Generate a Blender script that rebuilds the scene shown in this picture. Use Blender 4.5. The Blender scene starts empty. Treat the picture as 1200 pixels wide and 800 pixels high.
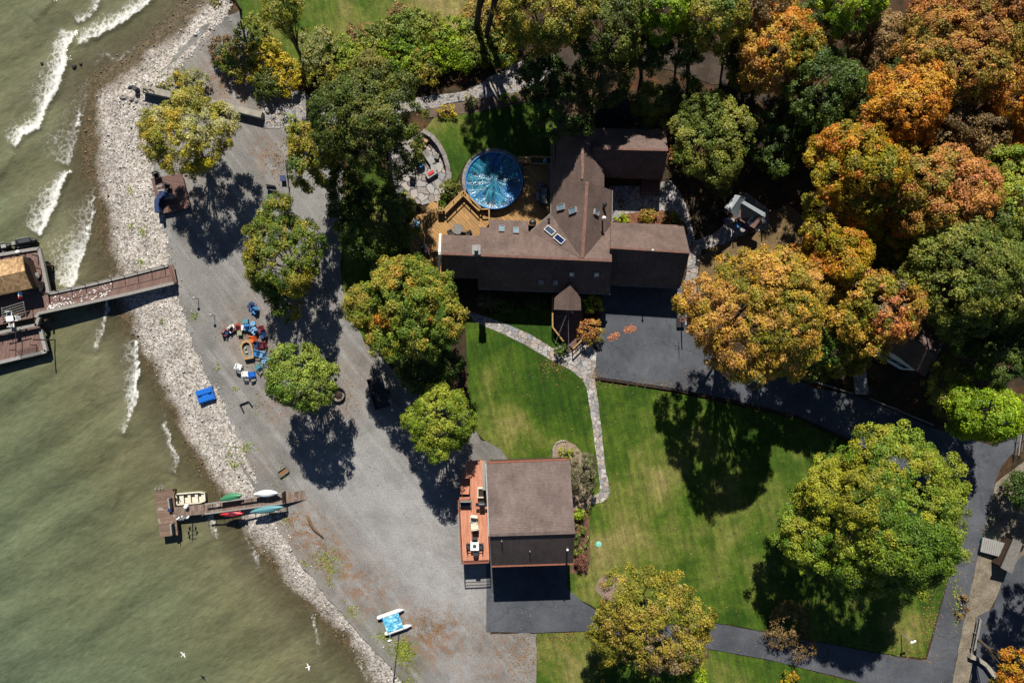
import bpy, math, random
import numpy as np
from mathutils import Vector, Matrix
from mathutils.geometry import delaunay_2d_cdt

H = 80.0
C = bpy.context.scene.collection
rng = np.random.default_rng(7)
R = math.radians

def W(px, py, z=0.0):
    """a point of the place, measured off the aerial photograph at height z (0.1 m per pixel on the ground)"""
    k = 0.1 * (H - z) / H
    return Vector(((px - 600) * k, (400 - py) * k, z))

def lin(v):
    v /= 255.0
    return v / 12.92 if v <= 0.04045 else ((v + 0.055) / 1.055) ** 2.4

ALB = 1.9
def col(r, g, b, k=1.0):
    return tuple(min(0.9, lin(x) / ALB * k) for x in (r, g, b)) + (1.0,)

def vnoise(x, y, seed=0):
    x = np.asarray(x, float); y = np.asarray(y, float)
    xi = np.floor(x).astype(np.int64); yi = np.floor(y).astype(np.int64)
    xf = x - xi; yf = y - yi
    def h(a, b):
        n = (a * 374761393 + b * 668265263 + seed * 974711) & 0x7fffffff
        n = ((n ^ (n >> 13)) * 1274126177) & 0x7fffffff
        return ((n ^ (n >> 16)) & 0xffff) / 65535.0
    u = xf * xf * (3 - 2 * xf); v = yf * yf * (3 - 2 * yf)
    a = h(xi, yi) * (1 - u) + h(xi + 1, yi) * u
    b = h(xi, yi + 1) * (1 - u) + h(xi + 1, yi + 1) * u
    return a * (1 - v) + b * v

def fbm(x, y, seed=0, octv=3):
    s = 0; a = 0.5; t = 0
    for i in range(octv):
        s = s + a * vnoise(np.asarray(x) * 2 ** i, np.asarray(y) * 2 ** i, seed + i); t += a; a *= 0.5
    return s / t

# ------------------------------------------------------------------ materials
class NT:
    def __init__(self, name):
        self.m = bpy.data.materials.new(name); self.m.use_nodes = True
        self.t = self.m.node_tree; self.t.nodes.clear()
        self.out = self.t.nodes.new('ShaderNodeOutputMaterial')
    def n(self, typ, **kw):
        nd = self.t.nodes.new('ShaderNode' + typ)
        for k, v in kw.items(): setattr(nd, k, v)
        return nd
    def put(self, sock, val):
        if isinstance(val, bpy.types.NodeSocket): self.t.links.new(val, sock)
        elif val is not None: sock.default_value = val
    def pos(self):
        return self.n('NewGeometry').outputs['Position']
    def obj(self):
        return self.n('TexCoord').outputs['Object']
    def mapping(self, vec, scale=(1, 1, 1), rot=(0, 0, 0)):
        if any(rot):          # turn first, stretch afterwards
            r = self.n('Mapping'); self.put(r.inputs['Vector'], vec); r.inputs['Rotation'].default_value = rot; vec = r.outputs[0]
        m = self.n('Mapping'); self.put(m.inputs['Vector'], vec); m.inputs['Scale'].default_value = scale
        return m.outputs[0]
    def noise(self, vec, scale, detail=3, rough=0.55, dist=0.0, color=False):
        n = self.n('TexNoise'); self.put(n.inputs['Vector'], vec)
        n.inputs['Scale'].default_value = scale; n.inputs['Detail'].default_value = detail
        n.inputs['Roughness'].default_value = rough; n.inputs['Distortion'].default_value = dist
        return n.outputs['Color' if color else 'Fac']
    def vor(self, vec, scale, feature='F1', out='Distance', rnd=1.0):
        n = self.n('TexVoronoi', feature=feature); self.put(n.inputs['Vector'], vec)
        n.inputs['Scale'].default_value = scale; n.inputs['Randomness'].default_value = rnd
        return n.outputs[out]
    def ramp(self, fac, stops, interp='LINEAR'):
        n = self.n('ValToRGB'); self.put(n.inputs[0], fac); r = n.color_ramp; r.interpolation = interp
        while len(r.elements) < len(stops): r.elements.new(0.5)
        for e, (p, c) in zip(r.elements, stops):
            e.position = p; e.color = c if not isinstance(c, (int, float)) else (c, c, c, 1)
        return n.outputs[0]
    def mix(self, fac, a, b, blend='MIX'):
        n = self.n('MixRGB', blend_type=blend)
        self.put(n.inputs[0], fac); self.put(n.inputs[1], a); self.put(n.inputs[2], b)
        return n.outputs[0]
    def math(self, op, a, b=0.5, clamp=False):
        n = self.n('Math', operation=op, use_clamp=clamp); self.put(n.inputs[0], a); self.put(n.inputs[1], b)
        return n.outputs[0]
    def attr(self, name, out='Fac'):
        n = self.n('Attribute', attribute_name=name); return n.outputs[out]
    def bump(self, h, strength=0.3, dist=0.05):
        n = self.n('Bump'); self.put(n.inputs['Height'], h)
        n.inputs['Strength'].default_value = strength; n.inputs['Distance'].default_value = dist
        return n.outputs[0]
    def bsdf(self, color, rough=0.8, normal=None, metal=0.0, spec=0.5, link=True):
        b = self.n('BsdfPrincipled'); self.put(b.inputs['Base Color'], color); self.put(b.inputs['Roughness'], rough)
        self.put(b.inputs['Metallic'], metal); b.inputs['Specular IOR Level'].default_value = spec
        if normal is not None: self.put(b.inputs['Normal'], normal)
        if link: self.t.links.new(b.outputs[0], self.out.inputs[0])
        return b.outputs[0]

def paint(name, c, rough=0.55, var=0.18, scale=3.0, metal=0.0, spec=0.4):
    """a plain coloured surface with a little wear"""
    t = NT(name); o = t.obj()
    n = t.noise(o, scale, 4)
    lo = tuple(x * (1 - var) for x in c[:3]) + (1,); hi = tuple(min(0.95, x * (1 + var)) for x in c[:3]) + (1,)
    t.bsdf(t.ramp(n, [(0.3, lo), (0.7, hi)]), t.ramp(n, [(0.3, min(1, rough + .1)), (0.7, max(.05, rough - .1))]), metal=metal, spec=spec)
    return t.m

def planks(name, c, width=0.16, rot=0.0, var=0.25, gap=0.35, rough=0.8, stain=None):
    t = NT(name)
    v = t.mapping(t.pos(), rot=(0, 0, rot))
    b = t.n('TexBrick'); t.put(b.inputs['Vector'], v)
    b.offset = 0.37; b.inputs['Scale'].default_value = 1.0
    b.inputs['Brick Width'].default_value = 3.1; b.inputs['Row Height'].default_value = width
    b.inputs['Mortar Size'].default_value = width * 0.07; b.inputs['Bias'].default_value = 0.0
    lo = tuple(x * (1 - var) for x in c[:3]) + (1,); hi = tuple(min(.9, x * (1 + var)) for x in c[:3]) + (1,)
    b.inputs['Color1'].default_value = lo; b.inputs['Color2'].default_value = hi
    b.inputs['Mortar'].default_value = tuple(x * gap for x in c[:3]) + (1,)
    n = t.noise(t.mapping(v, scale=(0.6, 5, 1)), 1.5, 4)
    cc = t.mix(0.5, b.outputs['Color'], t.ramp(n, [(0.25, 0.45), (0.75, 1.45)]), 'MULTIPLY')
    if stain is not None:
        cc = t.mix(t.ramp(t.noise(t.pos(), 1.3, 5, .7), [(0.58, 0), (0.66, 0.85)]), cc, stain)
    t.bsdf(cc, rough, t.bump(b.outputs['Fac'], 0.4, 0.02))
    return t.m

def shingles(name, c, row=0.145, var=0.13, rot=0.0):
    t = NT(name); v = t.mapping(t.pos(), rot=(0, 0, rot))
    b = t.n('TexBrick'); t.put(b.inputs['Vector'], v); b.offset = 0.5
    b.inputs['Scale'].default_value = 1.0; b.inputs['Brick Width'].default_value = 0.26
    b.inputs['Row Height'].default_value = row; b.inputs['Mortar Size'].default_value = 0.012
    b.inputs['Color1'].default_value = tuple(x * (1 - var) for x in c[:3]) + (1,)
    b.inputs['Color2'].default_value = tuple(x * (1 + var) for x in c[:3]) + (1,)
    b.inputs['Mortar'].default_value = tuple(x * 0.55 for x in c[:3]) + (1,)
    big = t.ramp(t.noise(t.pos(), 0.45, 5, .6), [(0.3, 0.74), (0.7, 1.22)])
    cc = t.mix(1.0, b.outputs['Color'], big, 'MULTIPLY')
    grit = t.ramp(t.noise(t.pos(), 14, 2), [(0.3, 0.7), (0.7, 1.3)])
    cc = t.mix(0.5, cc, grit, 'MULTIPLY')
    streak = t.ramp(t.noise(t.mapping(t.pos(), scale=(2.2, 0.25, 1)), 1.2, 4), [(0.35, 0.85), (0.7, 1.1)])
    cc = t.mix(0.8, cc, streak, 'MULTIPLY')
    t.bsdf(cc, 0.9, t.bump(b.outputs['Fac'], 0.3, 0.02), spec=0.25)
    return t.m

def leaf_mat():
    t = NT('leaf'); c = t.attr('leaf_colour', 'Color')
    p = t.bsdf(c, 0.55, link=False, spec=0.35)
    tr = t.n('BsdfTranslucent'); t.put(tr.inputs[0], t.mix(1.0, c, (1.25, 1.2, 0.55, 1), 'MULTIPLY'))
    mx = t.n('MixShader'); mx.inputs[0].default_value = 0.28
    t.t.links.new(p, mx.inputs[1]); t.t.links.new(tr.outputs[0], mx.inputs[2]); t.t.links.new(mx.outputs[0], t.out.inputs[0])
    return t.m

MAT = {}
MAT['leaf'] = leaf_mat()
MAT['bark'] = paint('bark', col(95, 82, 68), .9, .4, 6)
MAT['white'] = paint('white_paint', (0.62, 0.62, 0.60, 1), .5, .08)
MAT['whitewall'] = paint('white_siding', (0.55, 0.55, 0.53, 1), .7, .08)
MAT['lgrey'] = paint('light_grey', col(170, 168, 162), .7, .15)
MAT['grey'] = paint('weathered_grey', col(140, 135, 128), .8, .25)
MAT['dgrey'] = paint('dark_grey', col(70, 72, 76), .6, .2)
MAT['black'] = paint('black_metal', (0.012, 0.012, 0.014, 1), .5, .2)
MAT['navy'] = paint('navy', (0.012, 0.03, 0.09, 1), .5, .15)
MAT['blue'] = paint('blue_plastic', (0.01, 0.11, 0.42, 1), .4, .12)
MAT['sky'] = paint('light_blue_plastic', (0.13, 0.27, 0.42, 1), .45, .12)
MAT['midblue'] = paint('mid_blue_plastic', (0.03, 0.14, 0.33, 1), .45, .12)
MAT['teal'] = paint('teal_hull', (0.07, 0.19, 0.21, 1), .4, .12)
MAT['green'] = paint('green_hull', (0.03, 0.15, 0.07, 1), .4, .12)
MAT['red'] = paint('red_plastic', (0.42, 0.015, 0.02, 1), .4, .12)
MAT['brick'] = paint('dull_red', (0.22, 0.03, 0.02, 1), .5, .15)
MAT['maroon'] = paint('maroon', (0.10, 0.008, 0.015, 1), .5, .15)
MAT['orange'] = paint('orange_plastic', (0.5, 0.09, 0.02, 1), .45, .12)
MAT['sage'] = paint('sage_plastic', (0.2, 0.23, 0.15, 1), .5, .12)
MAT['cream'] = paint('cream_cushion', (0.5, 0.46, 0.36, 1), .9, .1)
MAT['tan'] = paint('tan_wood', col(196, 160, 110), .8, .3, 5)
MAT['olive'] = paint('olive_hull', (0.22, 0.22, 0.13, 1), .6, .15)
MAT['steel'] = paint('bare_steel', (0.45, 0.47, 0.5, 1), .35, .15, metal=0.8)
MAT['siding'] = paint('brown_siding', col(84, 62, 48), .85, .25)
MAT['trim'] = paint('terracotta_trim', col(168, 104, 80), .7, .2)
MAT['copper'] = paint('copper_ridge', col(132, 92, 76), .7, .25)
MAT['glass'] = paint('window_glass', (0.03, 0.05, 0.07, 1), .06, .1, spec=0.8)
MAT['skyglass'] = paint('skylight_glass', (0.10, 0.16, 0.2, 1), .08, .2, spec=0.9)
MAT['solar'] = paint('dark_blue_glass', (0.005, 0.009, 0.045, 1), .1, .2, spec=0.8)
MAT['roof'] = shingles('brown_shingle', col(140, 118, 108, .80), rot=R(2.4))
MAT['roof2'] = shingles('garage_shingle', col(144, 126, 118, .86), rot=R(-2.3))
MAT['cedar'] = shingles('cedar_shake', col(206, 168, 122, 1.0), row=.3, var=.35, rot=R(12))
MAT['deckred'] = planks('redwood_deck', col(214, 144, 112, 1.25), .15, R(90 - 2), .12)
MAT['deckgold'] = planks('golden_deck', col(192, 146, 84), .32, R(45), .25, .5, stain=col(110, 84, 52))
MAT['pierwood'] = planks('pier_decking', col(140, 108, 96), .18, R(-76), .18)
MAT['greywood'] = planks('weathered_dock', col(146, 124, 108), .22, R(-85), .3, .4, stain=col(190, 178, 165))
MAT['greywood2'] = planks('weathered_dock_end', col(144, 116, 96), .24, R(-6), .3, .4, stain=col(196, 184, 172))
MAT['raft'] = planks('brown_deck', col(130, 96, 84), .18, R(12), .2, .4, stain=col(92, 66, 56))
MAT['rail'] = paint('grey_rail', col(165, 160, 152), .7, .15)
MAT['goldrail'] = paint('golden_rail', col(190, 150, 90), .75, .2)
MAT['concrete'] = paint('concrete', col(176, 168, 152), .9, .2, 1.2)
MAT['stonewall'] = paint('stacked_stone', col(150, 142, 135), .9, .4, 3.0)
MAT['rock'] = paint('rock', col(185, 175, 165), .9, .35, 2.0)
MAT['darkrock'] = paint('dark_rock', col(60, 56, 48), .7, .3, 2.0)
MAT['rust'] = paint('rusty_iron', col(64, 48, 38), .9, .4, 4)
MAT['yellow'] = paint('yellow_flowers', (0.6, 0.42, 0.01, 1), .7, .2, 20)
MAT['aqua'] = paint('aqua_lid', (0.16, 0.42, 0.33, 1), .5, .08)
MAT['purple'] = paint('purple_plastic', (0.12, 0.08, 0.18, 1), .5, .15)
MAT['metalroof'] = paint('pale_metal_roof', (0.15, 0.17, 0.18, 1), .5, .12, 1.5)
MAT['log'] = paint('weathered_log', col(130, 100, 72), .9, .35, 4)

# ------------------------------------------------------------------ mesh helper
class MB:
    def __init__(self): self.v = []; self.f = []
    def add(self, vs, fs):
        o = len(self.v); self.v += [tuple(p) for p in vs]; self.f += [tuple(i + o for i in f) for f in fs]; return self
    def box(self, c, s, rz=0.0, rx=0.0, ry=0.0):
        m = Matrix.Rotation(rz, 3, 'Z') @ Matrix.Rotation(ry, 3, 'Y') @ Matrix.Rotation(rx, 3, 'X')
        vs = [m @ Vector((x * s[0] / 2, y * s[1] / 2, z * s[2] / 2)) + Vector(c) for x in (-1, 1) for y in (-1, 1) for z in (-1, 1)]
        return self.add(vs, [(0, 1, 3, 2), (4, 6, 7, 5), (0, 4, 5, 1), (2, 3, 7, 6), (0, 2, 6, 4), (1, 5, 7, 3)])
    def beam(self, p, q, w, h):
        p = Vector(p); q = Vector(q); d = (q - p).normalized()
        up = Vector((0, 0, 1)) if abs(d.z) < 0.95 else Vector((0, 1, 0))
        s = d.cross(up).normalized() * w / 2; u = s.cross(d).normalized() * h / 2
        vs = [a + i * s + j * u for a in (p, q) for i, j in ((-1, -1), (1, -1), (1, 1), (-1, 1))]
        return self.add(vs, [(3, 2, 1, 0), (4, 5, 6, 7), (0, 1, 5, 4), (1, 2, 6, 5), (2, 3, 7, 6), (3, 0, 4, 7)])
    def slab(self, pts, t):
        """polygon of 3-D points, thickened straight down by t"""
        pts = [Vector(p) for p in pts]
        a = sum(pts[i].x * pts[(i + 1) % len(pts)].y - pts[(i + 1) % len(pts)].x * pts[i].y for i in range(len(pts)))
        if a < 0: pts = pts[::-1]
        n = len(pts)
        vs = pts + [p - Vector((0, 0, t)) for p in pts]
        return self.add(vs, [tuple(range(n)), tuple(range(2 * n - 1, n - 1, -1))] + [(i, i + n, (i + 1) % n + n, (i + 1) % n) for i in range(n)])
    def tube(self, pts, r, seg=6, flat=1.0):
        pts = [Vector(p) for p in pts]; n = len(pts)
        rs = r if isinstance(r, (list, tuple)) else [r] * n
        vs = []; fs = []
        for i, p in enumerate(pts):
            d = (pts[min(i + 1, n - 1)] - pts[max(i - 1, 0)]).normalized()
            up = Vector((0, 0, 1)) if abs(d.z) < 0.9 else Vector((1, 0, 0))
            s = d.cross(up).normalized(); u = s.cross(d).normalized()
            for k in range(seg):
                a = 2 * math.pi * k / seg
                vs.append(p + rs[i] * (math.cos(a) * s + math.sin(a) * u * flat))
        for i in range(n - 1):
            for k in range(seg):
                k2 = (k + 1) % seg
                fs.append((i * seg + k, i * seg + k2, (i + 1) * seg + k2, (i + 1) * seg + k))
        fs.append(tuple(range(seg))[::-1]); fs.append(tuple((n - 1) * seg + k for k in range(seg)))
        return self.add(vs, fs)
    def lathe(self, prof, c=(0, 0, 0), seg=20, sx=1.0, sy=1.0):
        vs = []; fs = []; n = len(prof)
        for r, z in prof:
            for k in range(seg):
                a = 2 * math.pi * k / seg
                vs.append((c[0] + r * math.cos(a) * sx, c[1] + r * math.sin(a) * sy, c[2] + z))
        for i in range(n - 1):
            for k in range(seg):
                k2 = (k + 1) % seg
                fs.append((i * seg + k, i * seg + k2, (i + 1) * seg + k2, (i + 1) * seg + k))
        fs.append(tuple(range(seg))[::-1]); fs.append(tuple((n - 1) * seg + k for k in range(seg)))
        return self.add(vs, fs)
    def rock(self, c, s, seed=0, rz=0.0):
        g = np.random.default_rng(seed); vs = []; fs = []
        rings, seg = 4, 7
        for i in range(rings + 1):
            ph = math.pi * i / rings
            for k in range(seg):
                a = 2 * math.pi * k / seg + rz; j = 0.82 + 0.36 * g.random()
                vs.append((c[0] + s[0] * j * math.sin(ph) * math.cos(a), c[1] + s[1] * j * math.sin(ph) * math.sin(a), c[2] + s[2] * math.cos(ph) * (0.85 + .3 * g.random())))
        for i in range(rings):
            for k in range(seg):
                k2 = (k + 1) % seg
                fs.append((i * seg + k, (i + 1) * seg + k, (i + 1) * seg + k2, i * seg + k2))
        return self.add(vs, fs)
    def hull(self, L, Wd, Ht, n=14, seg=10, sharp=1.0, z0=0.0, top=0.35):
        """closed boat hull along x, keel down"""
        vs = []; fs = []
        for i in range(n + 1):
            t = -1 + 2 * i / n; w = max(0.02, (1 - abs(t) ** (2.0 * sharp)) ) ** 0.75
            rise = 0.25 * Ht * abs(t) ** 3
            for k in range(seg):
                a = 2 * math.pi * k / seg; y = math.cos(a); z = math.sin(a)
                zz = z * Ht * (top if z > 0 else 1.0) * (0.45 + 0.55 * w)
                vs.append((t * L / 2, y * Wd / 2 * w, z0 + zz + rise))
        for i in range(n):
            for k in range(seg):
                k2 = (k + 1) % seg
                fs.append((i * seg + k, i * seg + k2, (i + 1) * seg + k2, (i + 1) * seg + k))
        fs.append(tuple(range(seg))[::-1]); fs.append(tuple(n * seg + k for k in range(seg)))
        return self.add(vs, fs)
    def xf(self, m):
        self.v = [tuple(m @ Vector(p)) for p in self.v]; return self
    def mesh(self, name, origin=None, smooth=False):
        vs = self.v
        if origin is not None: vs = [(p[0] - origin[0], p[1] - origin[1], p[2] - origin[2]) for p in vs]
        me = bpy.data.meshes.new(name); me.from_pydata(vs, [], self.f); me.update()
        if smooth: me.shade_smooth()
        return me

def mat_of(m): return MAT[m] if isinstance(m, str) else m

def tag(o, label=None, cat=None, group=None, kind=None):
    if label: o['label'] = label
    if cat: o['category'] = cat
    if group: o['group'] = group
    if kind: o['kind'] = kind
    return o

def thing(name, label, cat, loc, rz=0.0, group=None):
    o = bpy.data.objects.new(name, None); C.objects.link(o)
    o.location = loc; o.rotation_euler = (0, 0, rz); o.empty_display_size = 0.2
    return tag(o, label, cat, group)

def part(name, mb, mat, parent, world=False, label=None, smooth=False):
    """a part of a thing; world=True when the mesh was measured in place (its thing is then unrotated)"""
    org = None
    if world:
        r = parent
        while r.parent: r = r.parent
        org = r.location
    o = bpy.data.objects.new(name, mb.mesh(name, org, smooth)); C.objects.link(o)
    o.data.materials.append(mat_of(mat)); o.parent = parent
    if label: o['label'] = label
    return o

def solo(name, mb, mat, label, cat, loc=(0, 0, 0), rz=0.0, group=None, world=False, smooth=False):
    loc = Vector(loc)
    o = bpy.data.objects.new(name, mb.mesh(name, loc if world else None, smooth)); C.objects.link(o)
    o.data.materials.append(mat_of(mat)); o.location = loc; o.rotation_euler = (0, 0, rz)
    return tag(o, label, cat, group)

def struct(name, me, mat, kind='structure'):
    o = bpy.data.objects.new(name, me); C.objects.link(o); me.materials.append(mat_of(mat)); o['kind'] = kind
    return o

def dup(root, loc, rz, label=None, mats=None):
    r = root.copy(); C.objects.link(r); r.location = loc; r.rotation_euler = (0, 0, rz)
    if label: r['label'] = label
    for ch in root.children:
        c = ch.copy(); C.objects.link(c); c.parent = r
        if mats and ch.name.split('.')[0] in mats:
            c.material_slots[0].link = 'OBJECT'; c.material_slots[0].material = mat_of(mats[ch.name.split('.')[0]])
        for g in ch.children:
            d = g.copy(); C.objects.link(d); d.parent = c
    return r

def np_mesh(name, V, F):
    me = bpy.data.meshes.new(name); F = np.asarray(F); k = F.shape[1]
    me.vertices.add(len(V)); me.vertices.foreach_set('co', np.asarray(V, np.float32).ravel())
    me.loops.add(F.size); me.loops.foreach_set('vertex_index', F.ravel().astype(np.int32))
    me.polygons.add(len(F)); me.polygons.foreach_set('loop_start', np.arange(0, F.size, k, dtype=np.int32))
    me.polygons.foreach_set('loop_total', np.full(len(F), k, np.int32))
    me.update(); return me

def set_attr(me, name, vals):
    a = me.attributes.new(name, 'FLOAT', 'POINT'); a.data.foreach_set('value', np.asarray(vals, np.float32))

def set_col(me, name, vals):
    a = me.color_attributes.new(name, 'FLOAT_COLOR', 'POINT')
    a.data.foreach_set('color', np.asarray(vals, np.float32).ravel())
# ------------------------------------------------------------------ the setting
def pts2(pl, z=0.0): return np.array([W(x, y, z)[:2] for x, y in pl])

def seg_dist(P, L):
    """distance of the points P to the polyline L, and the position along it (0..1)"""
    best = np.full(len(P), 1e9); par = np.zeros(len(P)); side = np.zeros(len(P))
    ln = np.concatenate([[0], np.cumsum(np.linalg.norm(np.diff(L, axis=0), axis=1))])
    for i in range(len(L) - 1):
        a, b = L[i], L[i + 1]; ab = b - a; l2 = (ab ** 2).sum()
        t = np.clip(((P - a) @ ab) / l2, 0, 1); q = a + t[:, None] * ab
        d = np.linalg.norm(P - q, axis=1); m = d < best
        best[m] = d[m]; par[m] = (ln[i] + t[m] * math.sqrt(l2)) / ln[-1]
        cr = ab[0] * (P[:, 1] - a[1]) - ab[1] * (P[:, 0] - a[0]); side[m] = np.sign(cr[m])
    return best, par, side

SHORE = [(300, -120), (240, -40), (205, 12), (175, 40), (150, 60), (128, 74), (108, 90), (99, 108), (95, 135), (93, 165),
         (95, 190), (103, 220), (112, 255), (120, 290), (126, 320), (132, 350), (142, 375), (155, 400), (173, 435), (190, 465),
         (208, 500), (226, 535), (248, 570), (270, 600), (290, 633), (316, 665), (343, 693), (373, 725), (403, 755), (428, 790),
         (450, 830), (490, 920)]
SH = pts2(SHORE)
def shore_d(P):
    d, t, s = seg_dist(P, SH)
    return d * s          # positive inland (shore runs downwards on the plan, land on its left-hand side)
WATER_Z = -0.5
def land_z(d):
    return np.where(d > 4.5, 0.0, np.where(d > -6, WATER_Z + (d) * (0.5 / 4.5), WATER_Z - 0.667 + (d + 6) * 0.04))

def grid(x0, x1, y0, y1, s):
    xs = np.arange(x0, x1 + s / 2, s); ys = np.arange(y0, y1 + s / 2, s)
    X, Y = np.meshgrid(xs, ys); P = np.stack([X.ravel(), Y.ravel()], 1)
    nx, ny = len(xs), len(ys); i = np.arange(nx * ny).reshape(ny, nx)
    F = np.stack([i[:-1, :-1].ravel(), i[:-1, 1:].ravel(), i[1:, 1:].ravel(), i[1:, :-1].ravel()], 1)
    return P, F

# --- materials of the ground
def m_forest():
    t = NT('leaf_litter'); p = t.pos()
    c = t.ramp(t.noise(p, 0.5, 6, .65), [(0.25, col(40, 36, 24)), (0.5, col(70, 58, 42)), (0.75, col(104, 84, 64))])
    g = t.ramp(t.noise(p, 7, 4, .7), [(0.3, 0.45), (0.7, 1.5)])
    c = t.mix(0.9, c, g, 'MULTIPLY')
    lf = t.vor(p, 5.5, 'F1', 'Color')
    c = t.mix(t.ramp(t.noise(p, 0.25, 3), [(0.45, 0.0), (0.7, 0.35)]), c, t.mix(1.0, lf, col(190, 120, 60), 'MULTIPLY'))
    t.bsdf(c, 0.95, t.bump(t.noise(p, 9, 4), 0.6, 0.08), spec=.2); return t.m

def m_gravel():
    t = NT('grey_gravel'); p = t.pos()
    big = t.noise(p, 0.11, 5, .6)
    c = t.ramp(big, [(0.3, col(122, 119, 115)), (0.5, col(144, 141, 136)), (0.7, col(160, 157, 151))])
    tr = t.noise(t.mapping(p, rot=(0, 0, R(52)), scale=(0.09, 1.1, 1)), 0.9, 4, .6)
    c = t.mix(t.attr('pale'), c, col(182, 181, 180))
    c = t.mix(t.ramp(tr, [(0.48, 0), (0.74, .6)]), c, col(190, 188, 185))
    c = t.mix(t.ramp(t.noise(t.mapping(p, rot=(0, 0, R(58)), scale=(0.12, 2.2, 1)), 1.3, 5, .65), [(0.56, 0), (0.74, .32)]), c, col(118, 114, 110))
    c = t.mix(t.math('MULTIPLY', t.attr('brown'), t.ramp(t.noise(p, 0.9, 6, .72), [(0.42, 0), (0.62, 1)])), c, col(152, 122, 98))
    c = t.mix(t.math('MULTIPLY', t.attr('green'), t.ramp(t.noise(p, 1.6, 5, .75), [(0.45, 0), (0.58, .9)])), c, col(118, 122, 40))
    st = t.ramp(t.noise(p, 0.35, 6, .7), [(0.28, 0.70), (0.5, 1.0), (0.74, 1.18)])
    c = t.mix(1.0, c, st, 'MULTIPLY')
    gr = t.ramp(t.noise(p, 6, 5, .8), [(0.28, 0.5), (0.5, 1.0), (0.72, 1.6)])
    c = t.mix(0.85, c, gr, 'MULTIPLY')
    c = t.mix(t.ramp(t.vor(p, 1.7), [(0.0, 0.8), (0.06, 0.0)]), c, col(205, 200, 192))
    t.bsdf(c, 0.95, t.bump(t.noise(p, 12, 4, .7), 0.5, 0.05), spec=.25); return t.m

def m_beach():
    t = NT('beach_shingle'); p = t.pos(); wet = t.attr('wet')
    v = t.vor(p, 5.6, 'F1', 'Color'); sep = t.n('SeparateColor'); t.put(sep.inputs[0], v)
    c = t.ramp(sep.outputs[0], [(0.0, col(146, 134, 122)), (0.3, col(200, 188, 174)), (0.7, col(230, 220, 207)), (1.0, col(250, 245, 236))])
    big = t.ramp(t.noise(p, 0.4, 6, .72), [(0.28, 0.6), (0.5, 1.0), (0.72, 1.28)])
    c = t.mix(1.0, c, big, 'MULTIPLY')
    c = t.mix(1.0, c, t.ramp(t.vor(p, 5.6, 'DISTANCE_TO_EDGE'), [(0.0, 0.5), (0.1, 1.0)]), 'MULTIPLY')
    c = t.mix(0.7, c, t.ramp(t.noise(p, 8, 3, .7), [(0.3, .6), (0.7, 1.3)]), 'MULTIPLY')
    wc = t.ramp(t.noise(p, 1.8, 5, .7), [(0.25, col(58, 50, 30)), (0.5, col(98, 84, 56)), (0.75, col(132, 108, 84))])
    wc = t.mix(0.6, wc, t.ramp(sep.outputs[1], [(0, .5), (1, 1.6)]), 'MULTIPLY')
    c = t.mix(wet, c, wc)
    t.bsdf(c, t.ramp(wet, [(0, .9), (1, .5)]), t.bump(t.vor(p, 3.2), -0.5, 0.08), spec=.3); return t.m

def m_lawn():
    t = NT('lawn_grass'); p = t.pos()
    dry = t.math('ADD', t.attr('dry'), t.math('MULTIPLY', t.math('SUBTRACT', t.noise(p, 0.22, 5, .62), 0.43), 1.7), True)
    c = t.ramp(dry, [(0.0, col(50, 82, 8)), (0.3, col(80, 105, 24)), (0.6, col(118, 124, 54)), (1.0, col(160, 144, 92))])
    mow = t.noise(t.mapping(p, rot=(0, 0, R(-12)), scale=(2.4, .16, 1)), .75, 4, .6)
    c = t.mix(.8, c, t.ramp(mow, [(0.35, 0.74), (0.65, 1.3)]), 'MULTIPLY')
    cl = t.ramp(t.noise(p, 1.3, 6, .75), [(0.3, 0.62), (0.7, 1.34)])
    c = t.mix(1.0, c, cl, 'MULTIPLY')
    g = t.ramp(t.noise(p, 7, 4, .8), [(0.3, 0.45), (0.7, 1.6)])
    c = t.mix(.9, c, g, 'MULTIPLY')
    c = t.mix(t.math('MULTIPLY', t.attr('litter'), t.ramp(t.vor(p, 3.4), [(0.12, .95), (0.3, 0)])), c, col(196, 132, 84))
    t.bsdf(c, 0.9, t.bump(t.noise(p, 14, 4, .8), 0.7, 0.06), spec=.2); return t.m

def m_asphalt():
    t = NT('asphalt'); p = t.pos()
    c = t.ramp(t.noise(p, 0.18, 5, .6), [(0.3, col(74, 78, 85)), (0.7, col(106, 109, 115))])
    c = t.mix(.8, c, t.ramp(t.noise(p, 0.8, 7, .75), [(0.3, 0.7), (0.7, 1.22)]), 'MULTIPLY')
    c = t.mix(t.ramp(t.noise(p, 0.5, 5, .7, 1.0), [(0.62, 0), (0.68, .35)]), c, col(66, 68, 72))
    c = t.mix(.7, c, t.ramp(t.noise(p, 16, 2, .7), [(0.3, 0.65), (0.7, 1.4)]), 'MULTIPLY')
    wv = t.n('VectorMath', operation='ADD'); t.put(wv.inputs[0], p)
    nz = t.n('VectorMath', operation='SCALE'); t.put(nz.inputs[0], t.noise(p, .5, 3, .6, 0, True)); nz.inputs['Scale'].default_value = 2.6
    t.put(wv.inputs[1], nz.outputs[0])
    cr = t.vor(wv.outputs[0], 0.13, 'DISTANCE_TO_EDGE')
    c = t.mix(t.ramp(cr, [(0.003, .4), (0.010, 0)]), c, col(52, 53, 56))
    c = t.mix(t.ramp(t.vor(p, 1.1), [(0.03, .8), (0.07, 0)]), c, col(180, 150, 120))
    t.bsdf(c, 0.85, t.bump(t.noise(p, 20, 2), 0.3, 0.02), spec=.3); return t.m

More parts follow.
